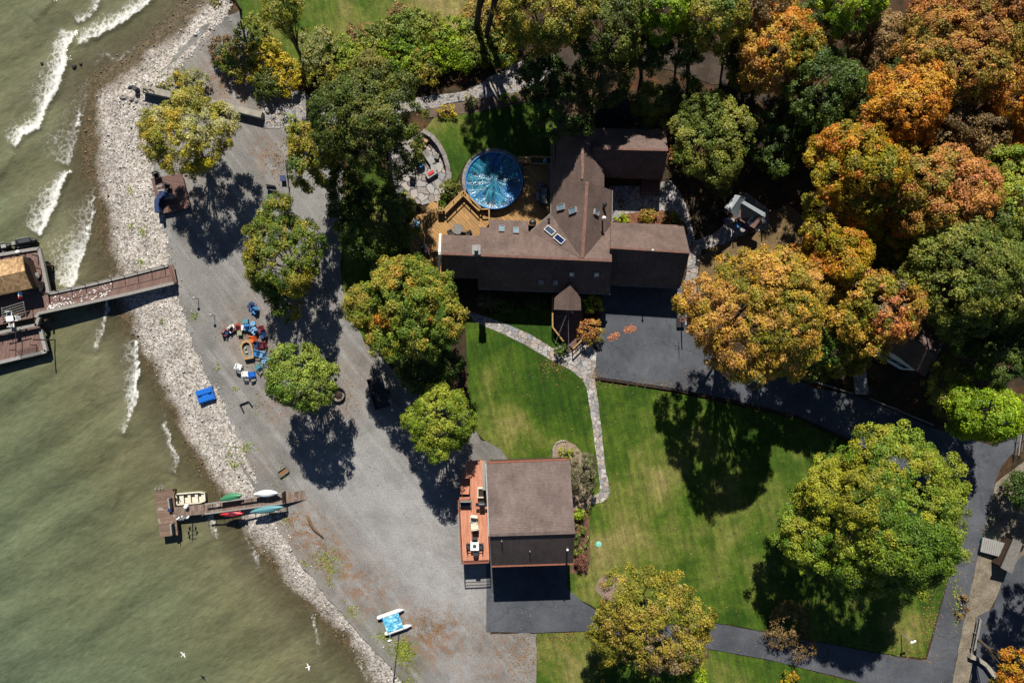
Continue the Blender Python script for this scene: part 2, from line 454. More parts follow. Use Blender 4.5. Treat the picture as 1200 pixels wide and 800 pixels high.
def m_flag(name='flagstone', sc=1.9, a=(160, 150, 140), b=(224, 218, 208), joint=(86, 74, 58)):
    t = NT(name); p = t.pos()
    q = t.n('VectorMath', operation='ADD'); t.put(q.inputs[0], p)
    s = t.n('VectorMath', operation='SCALE'); t.put(s.inputs[0], t.noise(p, 1.2, 2, .5, 0, True)); s.inputs['Scale'].default_value = .5
    t.put(q.inputs[1], s.outputs[0])
    sep = t.n('SeparateColor'); t.put(sep.inputs[0], t.vor(q.outputs[0], sc, 'F1', 'Color'))
    c = t.ramp(sep.outputs[0], [(0, col(*a)), (.25, col(164, 166, 172)), (.5, col(200, 182, 166)), (.75, col(190, 188, 186)), (1, col(*b))])
    c = t.mix(.7, c, t.ramp(t.noise(p, 5, 5, .7), [(0.3, .65), (0.7, 1.25)]), 'MULTIPLY')
    c = t.mix(t.ramp(t.vor(q.outputs[0], sc, 'DISTANCE_TO_EDGE'), [(0.025, .9), (0.055, 0)]), c, col(*joint))
    t.bsdf(c, .85, t.bump(t.vor(q.outputs[0], sc, 'DISTANCE_TO_EDGE'), .4, .03), spec=.3); return t.m

def m_dirt(name, a, b, sc=1.2):
    t = NT(name); p = t.pos()
    c = t.ramp(t.noise(p, sc, 6, .7), [(0.3, a), (0.7, b)])
    c = t.mix(.8, c, t.ramp(t.noise(p, 9, 3, .7), [(0.3, .5), (0.7, 1.5)]), 'MULTIPLY')
    t.bsdf(c, .95, t.bump(t.noise(p, 9, 4), .6, .06), spec=.2); return t.m

def m_water():
    t = NT('lake_water'); p = t.pos(); d = t.attr('depth')
    n1 = t.math('ADD', d, t.math('MULTIPLY', t.math('SUBTRACT', t.noise(p, 0.06, 5, .6), .5), 0.75), True)
    c = t.ramp(n1, [(0.0, col(121, 116, 88)), (0.12, col(122, 121, 88)), (0.35, col(115, 121, 89)), (1.0, col(101, 116, 91))])
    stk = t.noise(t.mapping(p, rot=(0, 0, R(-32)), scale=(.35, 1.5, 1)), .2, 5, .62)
    c = t.mix(1.0, c, t.ramp(stk, [(0.3, 0.70), (0.7, 1.28)]), 'MULTIPLY')  # light and dark of the wave slopes, painted in as colour streaks
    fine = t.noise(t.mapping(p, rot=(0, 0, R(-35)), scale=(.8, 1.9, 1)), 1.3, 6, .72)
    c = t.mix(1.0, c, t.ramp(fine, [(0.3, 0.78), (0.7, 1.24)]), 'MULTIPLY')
    # lacy foam: holes opened by stretched cells, cover set by the 'foam' attribute
    f = t.attr('foam'); w = t.n('VectorMath', operation='ADD'); t.put(w.inputs[0], p)
    s = t.n('VectorMath', operation='SCALE'); t.put(s.inputs[0], t.noise(p, 1.1, 4, .65, 0, True)); s.inputs['Scale'].default_value = 1.3
    t.put(w.inputs[1], s.outputs[0])
    lace = t.math('ADD', t.math('MULTIPLY', t.vor(w.outputs[0], 1.35, 'DISTANCE_TO_EDGE'), .75), t.math('MULTIPLY', t.noise(p, 2.6, 6, .8, .8), .95))
    lace = t.math('ADD', lace, t.math('MULTIPLY', t.noise(p, 0.35, 3, .6), .30))
    fm = t.math('SUBTRACT', t.math('MULTIPLY', f, 1.15), t.math('SUBTRACT', lace, 0.21))
    fm = t.ramp(fm, [(0.0, 0), (0.2, 0.5), (0.45, 1)])
    thin = t.math('MULTIPLY', f, .22, True)
    c = t.mix(thin, c, col(190, 185, 165))
    wh = t.mix(fm, c, (0.54, 0.53, 0.49, 1))
    rp = t.noise(t.mapping(p, rot=(0, 0, R(-28)), scale=(.6, 1.4, 1)), 1.3, 5, .6)
    nrm = t.bump(rp, 0.6, 0.18)
    b = t.bsdf(wh, t.ramp(fm, [(0, .16), (1, .8)]), nrm, spec=.4, link=False)
    tr = t.n('BsdfTransparent'); mx = t.n('MixShader')
    t.put(mx.inputs[0], t.math('MAXIMUM', t.math('ADD', t.math('MULTIPLY', d, 9.0), 0.22, True), fm))
    t.t.links.new(tr.outputs[0], mx.inputs[1]); t.t.links.new(b, mx.inputs[2]); t.t.links.new(mx.outputs[0], t.out.inputs[0])
    return t.m

# --- ground sheet with the lake bed in it
P, F = grid(-150, 150, -120, 120, 1.0)
me = np_mesh('ground', np.c_[P, land_z(shore_d(P)) - 0.06], F)
struct('ground', me, m_forest())

# --- beach: a band of shingle, every vertex carrying how wet it is
P, F = grid(-62, 6, -62, 52, 0.25)
d = shore_d(P)
BR = pts2([(300, -80), (262, 25), (232, 58), (188, 97), (172, 125), (172, 165), (180, 195), (188, 230), (192, 262), (196, 300), (204, 330),
           (214, 370), (226, 405), (242, 440), (266, 480), (290, 535), (304, 575), (328, 610), (348, 640), (372, 680), (405, 715),
           (430, 745), (455, 778), (480, 805), (520, 870)])
db, tb, sb = seg_dist(P, BR)
inner = db * sb + 1.3 * (fbm(P[:, 0] * .6, P[:, 1] * .6, 3) - .5) + .5 * (fbm(P[:, 0] * 2.2, P[:, 1] * 2.2, 8) - .5)
ok = (d > -9) & (inner < 0.15)
keep = ok[F].all(1)
us = np.unique(F[keep]); mp = -np.ones(len(P), int); mp[us] = np.arange(len(us))
z = land_z(d) + 0.014
me = np_mesh('beach', np.c_[P, z][us], mp[F[keep]])
wetv = np.clip((np.interp(P[:, 1], [-10, 10, 22], [1.15, 1.5, 2.6]) + 1.1 * (fbm(P[:, 0] * .35, P[:, 1] * .35, 5) - .5) * 2 + .5 * (fbm(P[:, 0] * 1.7, P[:, 1] * 1.7, 9) - .5) * 2 - d) / 1.5 + .25, 0, 1)
set_attr(me, 'wet', wetv[us])
struct('beach', me, m_beach())

# loose stones lying on it
n = 19000
q = rng.random((n * 4, 2)) * [68, 114] + [-62, -62]
dd = shore_d(q); d2, t2, s2 = seg_dist(q, BR)
sel = (dd > -1.2) & (d2 * s2 + 1.2 * (fbm(q[:, 0] * .6, q[:, 1] * .6, 3) - .5) < .3 + rng.exponential(.25, len(q)))
q = q[sel][:n]; dd = dd[sel][:n]
base = []
for ph in (-.5, .15, .75):
    for k in range(6):
        a = k * math.pi / 3 + ph * 2
        base.append((math.cos(a) * math.cos(ph * 1.2), math.sin(a) * math.cos(ph * 1.2), math.sin(ph * 1.2)))
base.append((0, 0, .92)); base = np.array(base)
bf = [(r * 6 + k, r * 6 + (k + 1) % 6, (r + 1) * 6 + (k + 1) % 6) for r in (0, 1) for k in range(6)] + \
     [(r * 6 + k, (r + 1) * 6 + (k + 1) % 6, (r + 1) * 6 + k) for r in (0, 1) for k in range(6)] + [(12 + k, 12 + (k + 1) % 6, 18) for k in range(6)]
bf = np.array(bf); m = len(q)
sz = 0.04 + rng.exponential(.02, m).clip(0, .2)
V = base[None] * (1 + .25 * (rng.random((m, 19, 1)) - .5)) * (sz[:, None, None] * np.stack([.8 + .6 * rng.random(m), .7 + .4 * rng.random(m), .45 + .3 * rng.random(m)], 1)[:, None])
a = rng.random(m) * 6.283; ca, sa = np.cos(a)[:, None], np.sin(a)[:, None]
V = np.stack([V[..., 0] * ca - V[..., 1] * sa, V[..., 0] * sa + V[..., 1] * ca, V[..., 2]], -1)
V[..., :2] += q[:, None]; V[..., 2] += (land_z(dd) + .014)[:, None] + sz[:, None] * .25
me = np_mesh('pebbles', V.reshape(-1, 3), (bf[None] + np.arange(m)[:, None, None] * 19).reshape(-1, 3))
tone = np.clip(rng.normal(.40, .15, m), .07, .72); wetq = np.clip((np.interp(q[:, 1], [-10, 10, 22], [1.15, 1.5, 2.6]) + (rng.random(m) - .5) * 1.4 - dd) / .9, 0, 1)
dry = np.stack([tone, tone * (.93 + .05 * rng.random(m)), tone * (.85 + .11 * rng.random(m))], 1)
wc = np.stack([tone * .34, tone * .26, tone * .14], 1)
rgb = dry * (1 - wetq[:, None]) + wc * wetq[:, None]
set_col(me, 'stone_colour', np.repeat(np.c_[rgb, np.ones(m)], 19, 0))
t = NT('pebble_stone'); t.bsdf(t.attr('stone_colour', 'Color'), .8, spec=.3)
struct('pebbles', me, t.m, 'stuff')

# --- the lake: swell, breaking crests, foam where the waves break
P, F = grid(-76, -8, -62, 56, 0.2)
d = shore_d(P)
keepv = d < 1.2
zz = 0.10 * np.sin((P[:, 0] * .55 - P[:, 1] * .85) * 1.1 + 2 * fbm(P[:, 0] * .1, P[:, 1] * .1, 2)) + .10 * (fbm(P[:, 0] * .35 + P[:, 1] * .2, P[:, 1] * .8, 4) - .5)
zz *= np.clip(-d / 6, .15, 1)
foam = np.zeros(len(P)); hz = np.zeros(len(P))
# crest (top to bottom on the photograph), foam width behind it (m), strength at both ends and middle, height
CRESTS = [([(114, -6), (110, 10), (96, 21), (88, 28)], 0.9, (.75, .8, .8), .22),
          ([(88, 30), (84, 40), (76, 55), (74, 75), (64, 105), (51, 125), (43, 147), (25, 158), (14, 178)], 1.7, (.85, 1.25, 1.0), .32),
          ([(184, -8), (162, 10), (131, 32), (108, 42), (95, 48), (83, 52)], 1.5, (.95, 1.0, .7), .25),
          ([(178, 38), (160, 52), (145, 63), (134, 70), (120, 63), (112, 70), (103, 80)], 1.0, (.35, .6, .5), .06),
          ([(102, 85), (97, 120), (91, 145), (84, 170), (77, 198)], 3.6, (.45, .66, .72), .1),
          ([(78, 196), (72, 215), (60, 243), (52, 262), (42, 279)], 1.8, (.9, 1.25, .9), .28),
          ([(110, 205), (109, 235), (106, 262), (97, 295), (89, 318), (80, 345)], 3.0, (.5, .85, .95), .18),
          ([(130, 290), (129, 318), (125, 350), (122, 372), (116, 395), (110, 418)], .8, (.35, .8, .6), .14),
          ([(160, 392), (161, 435), (157, 472), (151, 497), (142, 514)], 1.5, (.8, 1.0, .6), .22),
          ([(194, 470), (192, 490), (198, 508), (206, 535), (207, 550), (203, 560)], 1.0, (.3, .9, .6), .16),
          ([(247, 600), (252, 617), (256, 634)], .6, (.9, .95, .4), .12),
          ([(287, 628), (296, 645), (303, 660), (309, 675)], .8, (.6, .75, .4), .1),
          ([(362, 714), (367, 730), (371, 745), (374, 760)], .45, (.5, .8, .5), .08),
          ([(412, 755), (422, 775), (428, 790), (432, 805)], .8, (.5, .7, .5), .08),
          ([(14, 178), (4, 196), (-6, 206)], .4, (.5, .3, .1), .18), ([(60, -6), (52, 6), (36, 22)], .4, (.1, .3, .1), .2), ([(110, 418), (106, 440), (104, 470)], .3, (.3, .2, .1), .12), ([(203, 560), (198, 580), (190, 610)], .25, (.3, .16, .05), .1), ([(256, 634), (260, 655), (258, 680)], .2, (.3, .2, .05), .08), ([(371, 758), (376, 780), (384, 800)], .25, (.4, .3, .3), .07), ([(195, 476), (180, 452), (172, 438)], .3, (.3, .3, .1), .08), ([(143, 514), (139, 560), (128, 600)], .2, (.15, .12, .05), .12)]
for pl, wd, (s0, s1, s2_), hgt in CRESTS:
    L = pts2(pl)
    box = (P[:, 0] > L[:, 0].min() - 8) & (P[:, 0] < L[:, 0].max() + 6) & (P[:, 1] > L[:, 1].min() - 6) & (P[:, 1] < L[:, 1].max() + 6)
    Q = P[box]; wob = .7 * (fbm(Q[:, 0] * .8, Q[:, 1] * .8, 17) - .5)
    dd, tt, ss = seg_dist(Q, L); dd = dd * -ss + wob * 1.0    # positive on the lake side
    st = np.where(tt < .5, s0 + (s1 - s0) * tt * 2, s1 + (s2_ - s1) * (tt * 2 - 1))
    ends = np.minimum(np.clip(tt / .06, 0, 1), np.clip((1 - tt) / .06, 0, 1))
    ends = np.where((tt <= 0) | (tt >= 1), 0, ends)
    w2 = 1.8 * wd * (.45 + 1.1 * fbm(Q[:, 0] * .25, Q[:, 1] * .25, 23))
    f = np.where(dd > -.12, np.exp(-np.maximum(dd, 0) / w2), 0) * np.minimum(st, .95) * .86 * ends
    lead = np.exp(-((dd - .25) / (.2 + .07 * wd)) ** 2) * np.clip(st * 1.05, 0, 1.15) * ends * (.35 + .95 * fbm(Q[:, 0] * .9, Q[:, 1] * .9, 41))
    foam[box] = np.maximum(foam[box], np.maximum(f, lead))
    hz[box] = np.maximum(hz[box], hgt * ends * np.where(dd > 0, np.exp(-(dd / 1.1) ** 2), np.exp(-(dd / .35) ** 2)))
zz = zz + hz
scum = fbm(P[:, 0] * .12, P[:, 1] * .12, 31)
near = np.clip(1 - np.abs(d + 5) / 6, 0, 1) * np.clip((P[:, 1] - 2) / 10, 0, 1)
foam = np.maximum(foam, .40 * near * np.clip((scum - .38) * 4, 0, 1))
kf = keepv[F].all(1); us = np.unique(F[kf]); mp = -np.ones(len(P), int); mp[us] = np.arange(len(us))
me = np_mesh('lake_water', np.c_[P, WATER_Z + zz][us], mp[F[kf]]); me.shade_smooth()
far = np.clip(-d / 45, 0, 1)
set_attr(me, 'depth', np.clip(far, 0, 1)[us]); set_attr(me, 'foam', foam[us])
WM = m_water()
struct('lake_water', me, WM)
P, F = grid(-300, -76, -180, 180, 8.0)
me = np_mesh('lake_water', np.c_[P, np.full(len(P), WATER_Z)], F); set_attr(me, 'depth', np.ones(len(P))); set_attr(me, 'foam', np.zeros(len(P)))
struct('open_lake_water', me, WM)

# --- flat sheets laid on the land
def inside(P, poly):
    x, y = P[:, 0], P[:, 1]; r = np.zeros(len(P), bool); j = len(poly) - 1
    for i in range(len(poly)):
        xi, yi = poly[i]; xj, yj = poly[j]
        r ^= ((yi > y) != (yj > y)) & (x < (xj - xi) * (y - yi) / (yj - yi + 1e-12) + xi); j = i
    return r

def sheet(name, px, z, mat, step=1.0, wob=0.12, wl=1.2, blobs=None, kind='structure', seed=1):
    L = pts2(px); out = []
    for i in range(len(L)):
        a, b = L[i], L[(i + 1) % len(L)]; k = max(1, int(np.linalg.norm(b - a) / 0.45))
        for j in range(k): out.append(a + (b - a) * j / k)
    E = np.array(out)
    E = E + wob * 2 * np.stack([fbm(E[:, 0] * wl, E[:, 1] * wl, seed) - .5, fbm(E[:, 0] * wl, E[:, 1] * wl, seed + 50) - .5], 1)
    G, _ = grid(E[:, 0].min(), E[:, 0].max(), E[:, 1].min(), E[:, 1].max(), step)
    G = G + .2 * step * (np.random.default_rng(seed).random(G.shape) - .5)
    G = G[inside(G, E)]
    if len(G):
        dd = np.full(len(G), 9e9)
        for i in range(len(E)): dd = np.minimum(dd, ((G - E[i]) ** 2).sum(1))
        G = G[dd > (.35) ** 2]
    allp = np.r_[E, G]; n = len(E)
    r = delaunay_2d_cdt([Vector(p) for p in allp], [(i, (i + 1) % n) for i in range(n)], [list(range(n))], 1, 1e-5)
    V = np.array([(v.x, v.y, z) for v in r[0]]); fs = [f for f in r[2]]
    me = bpy.data.meshes.new(name); me.from_pydata(V.tolist(), [], [tuple(f) for f in fs]); me.update()
    if me.polygons and me.polygons[0].normal.z < 0: me.flip_normals()
    for an, bl in (blobs or {}).items():
        v = np.zeros(len(V))
        for bx, by, br, s in bl:
            c = W(bx, by); v += s * np.exp(-(((V[:, 0] - c.x) ** 2 + (V[:, 1] - c.y) ** 2) / (br * .1) ** 2))
        set_attr(me, an, v)
    return struct(name, me, mat, kind)

LAWN = m_lawn(); ASPH = m_asphalt(); FLAG = m_flag(); GRAV = m_gravel()
sheet('gravel_lot', [(236, 30), (290, 10), (300, 60), (345, 100), (395, 135), (402, 200), (400, 260), (399, 322), (404, 350), (428, 402), (470, 440), (550, 480),
      (562, 515), (598, 522), (602, 541), (575, 560), (575, 742), (628, 742), (630, 850), (510, 850), (465, 790), (415, 735), (355, 665), (290, 560),
      (225, 435), (195, 350), (180, 300), (172, 240), (162, 185), (160, 130), (185, 88)], 0.0, GRAV, 1.0, .25, .8,
      {'brown': [(375, 640, 30, 1.1), (400, 665, 22, .9), (345, 612, 24, 1.1), (425, 700, 24, .9), (500, 750, 24, .7), (470, 720, 18, .7), (300, 540, 16, .6), (260, 90, 30, .6), (560, 770, 60, .4), (608, 770, 40, .55), (500, 745, 30, .8), (520, 735, 20, .7), (440, 680, 30, .5), (285, 385, 22, .9), (300, 410, 24, 1),
                 (330, 475, 28, .7), (400, 470, 25, .7), (310, 175, 20, .8), (325, 195, 18, .9), (255, 95, 35, .5), (290, 110, 30, .6), (500, 630, 20, .3), (545, 655, 30, .35), (230, 220, 30, .4), (420, 430, 25, .4), (330, 340, 40, .5), (530, 510, 30, .4)],
       'pale': [(450, 600, 60, .5), (500, 660, 60, .6), (540, 700, 40, .5), (400, 560, 40, .3), (540, 790, 30, .5), (430, 520, 40, .3), (545, 620, 30, .3)],
       'green': [(470, 758, 16, 1.3), (478, 775, 14, 1.2), (448, 745, 10, .9), (480, 800, 12, .9), (380, 655, 14, .7), (210, 90, 18, 1.2), (196, 105, 10, 1.1), (395, 668, 10, .8), (330, 555, 10, .4), (226, 371, 5, 1), (300, 480, 8, .4), (408, 720, 9, .8), (425, 728, 8, .8)]}, seed=3)
sheet('lawn', [(270, -40), (284, 22), (300, 55), (345, 85), (385, 68), (440, 52), (500, 44), (552, 38), (585, 10), (590, -40)], 0.02, LAWN, 1.0, .3, .5,
      {'dry': [(330, 40, 60, .35), (420, 20, 90, .22), (500, 30, 60, .25), (540, 10, 50, .6)], 'litter': [(540, 20, 50, .5)]}, seed=5)
sheet('lawn', [(497, 152), (510, 137), (560, 132), (600, 124), (640, 112), (660, 150), (650, 192), (600, 186), (545, 192), (520, 243), (503, 232), (500, 190)], 0.02, LAWN, 1.0, .1, .8,
      {'dry': [(540, 150, 30, .2), (505, 145, 20, .6), (580, 150, 30, .05)], 'litter': []}, seed=6)
sheet('lawn', [(401, 322), (404, 348), (412, 372), (430, 402), (480, 430), (530, 420), (520, 330), (470, 300), (480, 220), (440, 190), (405, 200), (402, 260)], 0.02, LAWN, 1.0, .15, .8,
      {'dry': [(410, 350, 25, .6), (440, 260, 60, .5)], 'litter': [(440, 260, 60, .4)]}, seed=7)
sheet('lawn', [(546, 374), (600, 362), (650, 362), (690, 420), (697, 446), (785, 459), (860, 474), (935, 491), (1000, 521), (1062, 560), (1110, 602), (1121, 640), (1107, 690), (1084, 771),
      (1045, 767), (890, 738), (838, 729), (760, 732), (700, 714), (684, 705), (664, 690), (655, 655), (660, 600), (664, 541), (598, 541), (588, 527), (566, 514), (552, 498), (548, 450)], 0.02, LAWN, 1.2, .14, .9,
      {'dry': [(590, 500, 38, .75), (575, 440, 20, .35), (640, 470, 40, -.2), (650, 430, 30, -.2), (610, 400, 25, -.15), (740, 490, 40, .05), (760, 590, 60, .45), (720, 640, 40, .6), (830, 690, 50, .3), (690, 690, 30, .5), (880, 600, 60, .3), (1060, 740, 30, .55), (720, 480, 20, -.1), (800, 520, 40, .4), (860, 720, 20, -.2), (1000, 640, 80, .3), (640, 520, 25, .15)],
       'litter': [(648, 430, 14, 1.2), (700, 450, 14, .5), (780, 452, 20, .4), (1090, 720, 24, 1.3), (1060, 768, 25, 1), (690, 690, 25, .5), (1000, 700, 60, .4), (1080, 690, 20, .8), (940, 500, 40, .5)]}, seed=8)
sheet('lawn', [(629, 742), (684, 740), (700, 742), (815, 758), (900, 773), (1000, 798), (1038, 806), (1038, 860), (628, 860)], 0.02, LAWN, 1.2, .1, .9,
      {'dry': [(650, 770, 30, .45), (690, 750, 30, .5), (850, 780, 40, .35), (670, 790, 20, .3)], 'litter': [(660, 745, 30, .9), (690, 745, 20, .9), (640, 770, 18, .5), (700, 790, 20, .7)]}, seed=9)
sheet('driveway', [(706, 335), (704, 366), (699, 400), (697, 441), (785, 454), (860, 469), (935, 487), (1000, 516), (1062, 555), (1112, 598), (1120, 628), (1165, 566), (1174, 545), (1196, 520), (1200, 470), (1180, 470),
      (1165, 522), (1125, 511), (1090, 500), (1040, 478), (1000, 463), (955, 454), (925, 440), (850, 430), (812, 385), (806, 335)], 0.028, ASPH, 1.5, .05, 1, seed=10)
sheet('driveway', [(570, 655), (570, 740), (628, 741), (684, 739), (700, 741), (815, 757), (900, 772), (1000, 797), (1050, 812), (1090, 775), (1045, 768), (890, 739), (838, 730), (760, 733), (700, 715), (684, 706), (664, 688), (664, 655)], 0.028, ASPH, 1.5, .05, 1, seed=11)
sheet('road', [(1112, 596), (1121, 640), (1108, 690), (1086, 772), (1060, 780), (1036, 806), (1030, 870), (1108, 870), (1116, 800), (1124, 755), (1135, 700), (1144, 660), (1153, 620), (1166, 566), (1150, 560)], 0.034, ASPH, 1.5, .06, 1, seed=12)
VERGE = m_dirt('dry_verge', col(112, 102, 86), col(172, 160, 140), .7)
sheet('verge', [(1166, 566), (1153, 620), (1144, 660), (1135, 700), (1124, 755), (1116, 800), (1108, 870), (1139, 870), (1141, 800), (1160, 715), (1180, 670), (1220, 640), (1250, 560), (1200, 540)], 0.024, VERGE, 1.0, .12, .9, seed=13)
sheet('parking_lot', [(1146, 722), (1164, 712), (1178, 668), (1210, 640), (1270, 590), (1270, 870), (1137, 870), (1139, 765)], 0.026, ASPH, 2.0, .12, .9, seed=14)
sheet('footpath', [(546, 364), (575, 373), (602, 383), (624, 393), (648, 408), (668, 400), (690, 396), (699, 412), (697, 444), (701, 470), (705, 505), (709, 545), (714.5, 573), (714, 581), (706, 588), (694, 590.5),
      (692, 583), (702, 577), (703, 568), (699, 535), (693, 490), (687.5, 455), (683, 445), (668, 433), (640, 418.5), (615, 404), (590, 391.5), (556, 377)], 0.04, FLAG, .8, .05, 1.5, seed=15)
sheet('patio', [(714, 218), (773, 218), (775, 262), (714, 264)], 0.04, m_flag('patio_stone', 1.5, (150, 146, 140), (206, 202, 194)), .8, .04, 1, seed=16)
sheet('footpath', [(774, 214), (786, 212), (797, 225), (808, 250), (814, 282), (836, 274), (850, 262), (862, 232), (874, 225), (900, 245), (902, 268), (868, 276), (848, 286), (822, 293), (817, 320), (816, 345), (801, 345), (806, 305), (803, 278), (790, 252), (774, 246)], 0.044, m_flag('path_stone', 1.6, (150, 146, 140), (206, 202, 194)), .8, .06, 1.5, seed=17)
sheet('footpath', [(998, 428), (1014, 426), (1018, 462), (1002, 462)], 0.036, m_flag('pale_setts', 2.2, (150, 150, 156), (190, 190, 196)), .8, .03, 1, seed=18)
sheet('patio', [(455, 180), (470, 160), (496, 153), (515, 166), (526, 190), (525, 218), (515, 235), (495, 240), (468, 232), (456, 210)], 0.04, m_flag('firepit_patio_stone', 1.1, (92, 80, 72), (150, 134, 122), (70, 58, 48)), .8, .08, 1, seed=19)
sheet('garden_soil', [(712, 265), (732, 251), (760, 246), (788, 248), (803, 262), (806, 275), (712, 275)], 0.05, m_dirt('garden_mulch', col(112, 70, 50), col(160, 110, 84)), .8, .1, 1, seed=20)
sheet('garden_soil', [(497, 138), (503, 128), (530, 122), (580, 112), (640, 100), (640, 113), (600, 124), (560, 131), (512, 138)], 0.03, m_dirt('dark_mulch', col(96, 80, 68), col(138, 118, 104)), .8, .1, 1, seed=21)
sheet('stone_border', [(388, 124), (420, 126), (500, 114), (545, 106), (560, 100), (600, 76), (640, 62), (650, 84), (620, 104), (580, 112), (530, 121), (500, 128), (400, 142), (345, 150), (310, 150), (308, 128), (345, 122)], 0.036,
      m_flag('river_stone', 4.0, (84, 76, 66), (190, 178, 164), (60, 50, 42)), .8, .3, .8, seed=22)
sheet('garden_soil', [(668, 596), (690, 596), (692, 652), (689, 672), (668, 672)], 0.032, m_dirt('bed_mulch', col(96, 70, 54), col(140, 106, 84)), .8, .08, 1, seed=23)
sheet('garden_soil', [(647, 545), (648, 524), (654, 516.5), (664, 516), (674, 521), (680, 528), (690, 548), (694, 585), (690, 598), (668, 598), (668, 545)], 0.034, m_dirt('bed_gravel', col(150, 128, 108), col(186, 164, 140)), .8, .03, 1, seed=24)
sheet('garden_soil', [(697, 690), (702, 678), (712, 672), (724, 673), (733, 682), (730, 695), (722, 704), (709, 702)], 0.034, m_dirt('ring_mulch', col(140, 118, 104), col(176, 152, 138)), .6, .05, 1, seed=25)
sheet('woodland_floor', [(840, 285), (880, 262), (905, 245), (925, 240), (945, 255), (940, 300), (900, 340), (860, 330), (818, 345), (820, 300)], 0.0, m_dirt('dry_grass', col(110, 92, 56), col(150, 124, 92), .7), 1.0, .5, .6, seed=26)
sheet('woodland_path', [(640, 62), (700, 46), (760, 50), (830, 62), (905, 100), (900, 122), (830, 95), (760, 78), (700, 78), (650, 84)], -0.01, m_dirt('shaded_pebble_path', col(56, 48, 40), col(100, 86, 74), .6), 1.0, .5, .6, seed=27)  # the wood's shade is put into this path's darker colour
# ------------------------------------------------------------------ trees and shrubs
LEAF_K = 1.36
def rgb(*c): return np.array([lin(x) / ALB * LEAF_K * k for x, k in zip(c, (1, .98, .86))])
PAL = {
 'maple_green': [rgb(76, 106, 26), rgb(104, 126, 36), rgb(136, 142, 44), rgb(164, 150, 52)],
 'maple_turning': [rgb(92, 120, 30), rgb(124, 142, 42), rgb(150, 156, 50), rgb(176, 156, 58)],
 'light_green': [rgb(92, 122, 40), rgb(120, 146, 52), rgb(152, 166, 66)],
 'bright_green': [rgb(120, 146, 36), rgb(148, 166, 46), rgb(174, 178, 62)],
 'lime': [rgb(110, 146, 14), rgb(136, 168, 20), rgb(164, 184, 30)],
 'ash_green': [rgb(92, 126, 32), rgb(124, 152, 42), rgb(156, 168, 54)],
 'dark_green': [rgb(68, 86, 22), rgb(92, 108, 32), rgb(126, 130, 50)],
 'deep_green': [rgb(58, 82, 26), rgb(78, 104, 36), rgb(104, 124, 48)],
 'olive': [rgb(92, 112, 38), rgb(122, 136, 50), rgb(154, 154, 66)],
 'orange': [rgb(132, 132, 36), rgb(186, 158, 50), rgb(216, 172, 60), rgb(208, 156, 90)],
 'deep_orange': [rgb(156, 108, 28), rgb(210, 130, 34), rgb(226, 150, 44), rgb(220, 172, 56)],
 'salmon': [rgb(150, 132, 46), rgb(186, 144, 60), rgb(208, 146, 76), rgb(212, 146, 88)],
 'yellow_orange': [rgb(140, 136, 24), rgb(180, 158, 28), rgb(200, 150, 34), rgb(210, 130, 40)],
 'brown_gold': [rgb(126, 120, 38), rgb(164, 140, 50), rgb(196, 156, 64), rgb(192, 128, 66)],
 'gold_green': [rgb(118, 122, 38), rgb(152, 148, 46), rgb(178, 164, 56), rgb(164, 138, 68)],
 'willow': [rgb(136, 144, 50), rgb(172, 166, 62), rgb(196, 182, 70), rgb(202, 198, 146)],
 'pale': [rgb(130, 136, 84), rgb(164, 164, 108), rgb(176, 170, 84)],
 'yellow': [rgb(160, 150, 24), rgb(196, 174, 24), rgb(210, 186, 60)],
 'brown': [rgb(112, 92, 58), rgb(146, 120, 76), rgb(170, 140, 96)],
 'rust': [rgb(150, 100, 50), rgb(196, 128, 66), rgb(204, 152, 84), rgb(160, 152, 66)],
 'purple': [rgb(92, 56, 52), rgb(126, 78, 70), rgb(146, 96, 84)],
 'greyolive': [rgb(84, 86, 58), rgb(110, 108, 80), rgb(134, 130, 100)],
 'spruce': [rgb(26, 44, 52), rgb(38, 60, 72), rgb(52, 76, 88)],
 'pink': [rgb(170, 120, 100), rgb(200, 160, 130), rgb(120, 140, 60)],
}

def leaves(pos, nrm, L, Wd, g):
    n = len(pos); nrm = nrm / (np.linalg.norm(nrm, axis=1, keepdims=True) + 1e-9)
    t = g.normal(size=(n, 3)); t -= (t * nrm).sum(1)[:, None] * nrm; t /= (np.linalg.norm(t, axis=1, keepdims=True) + 1e-9)
    b = np.cross(nrm, t); s = (.65 + .7 * g.random(n))[:, None]
    V = np.stack([pos + t * L / 2 * s, pos + b * Wd / 2 * s - nrm * .03, pos - t * L / 2 * s, pos - b * Wd / 2 * s - nrm * .03], 1)
    return V.reshape(-1, 3)

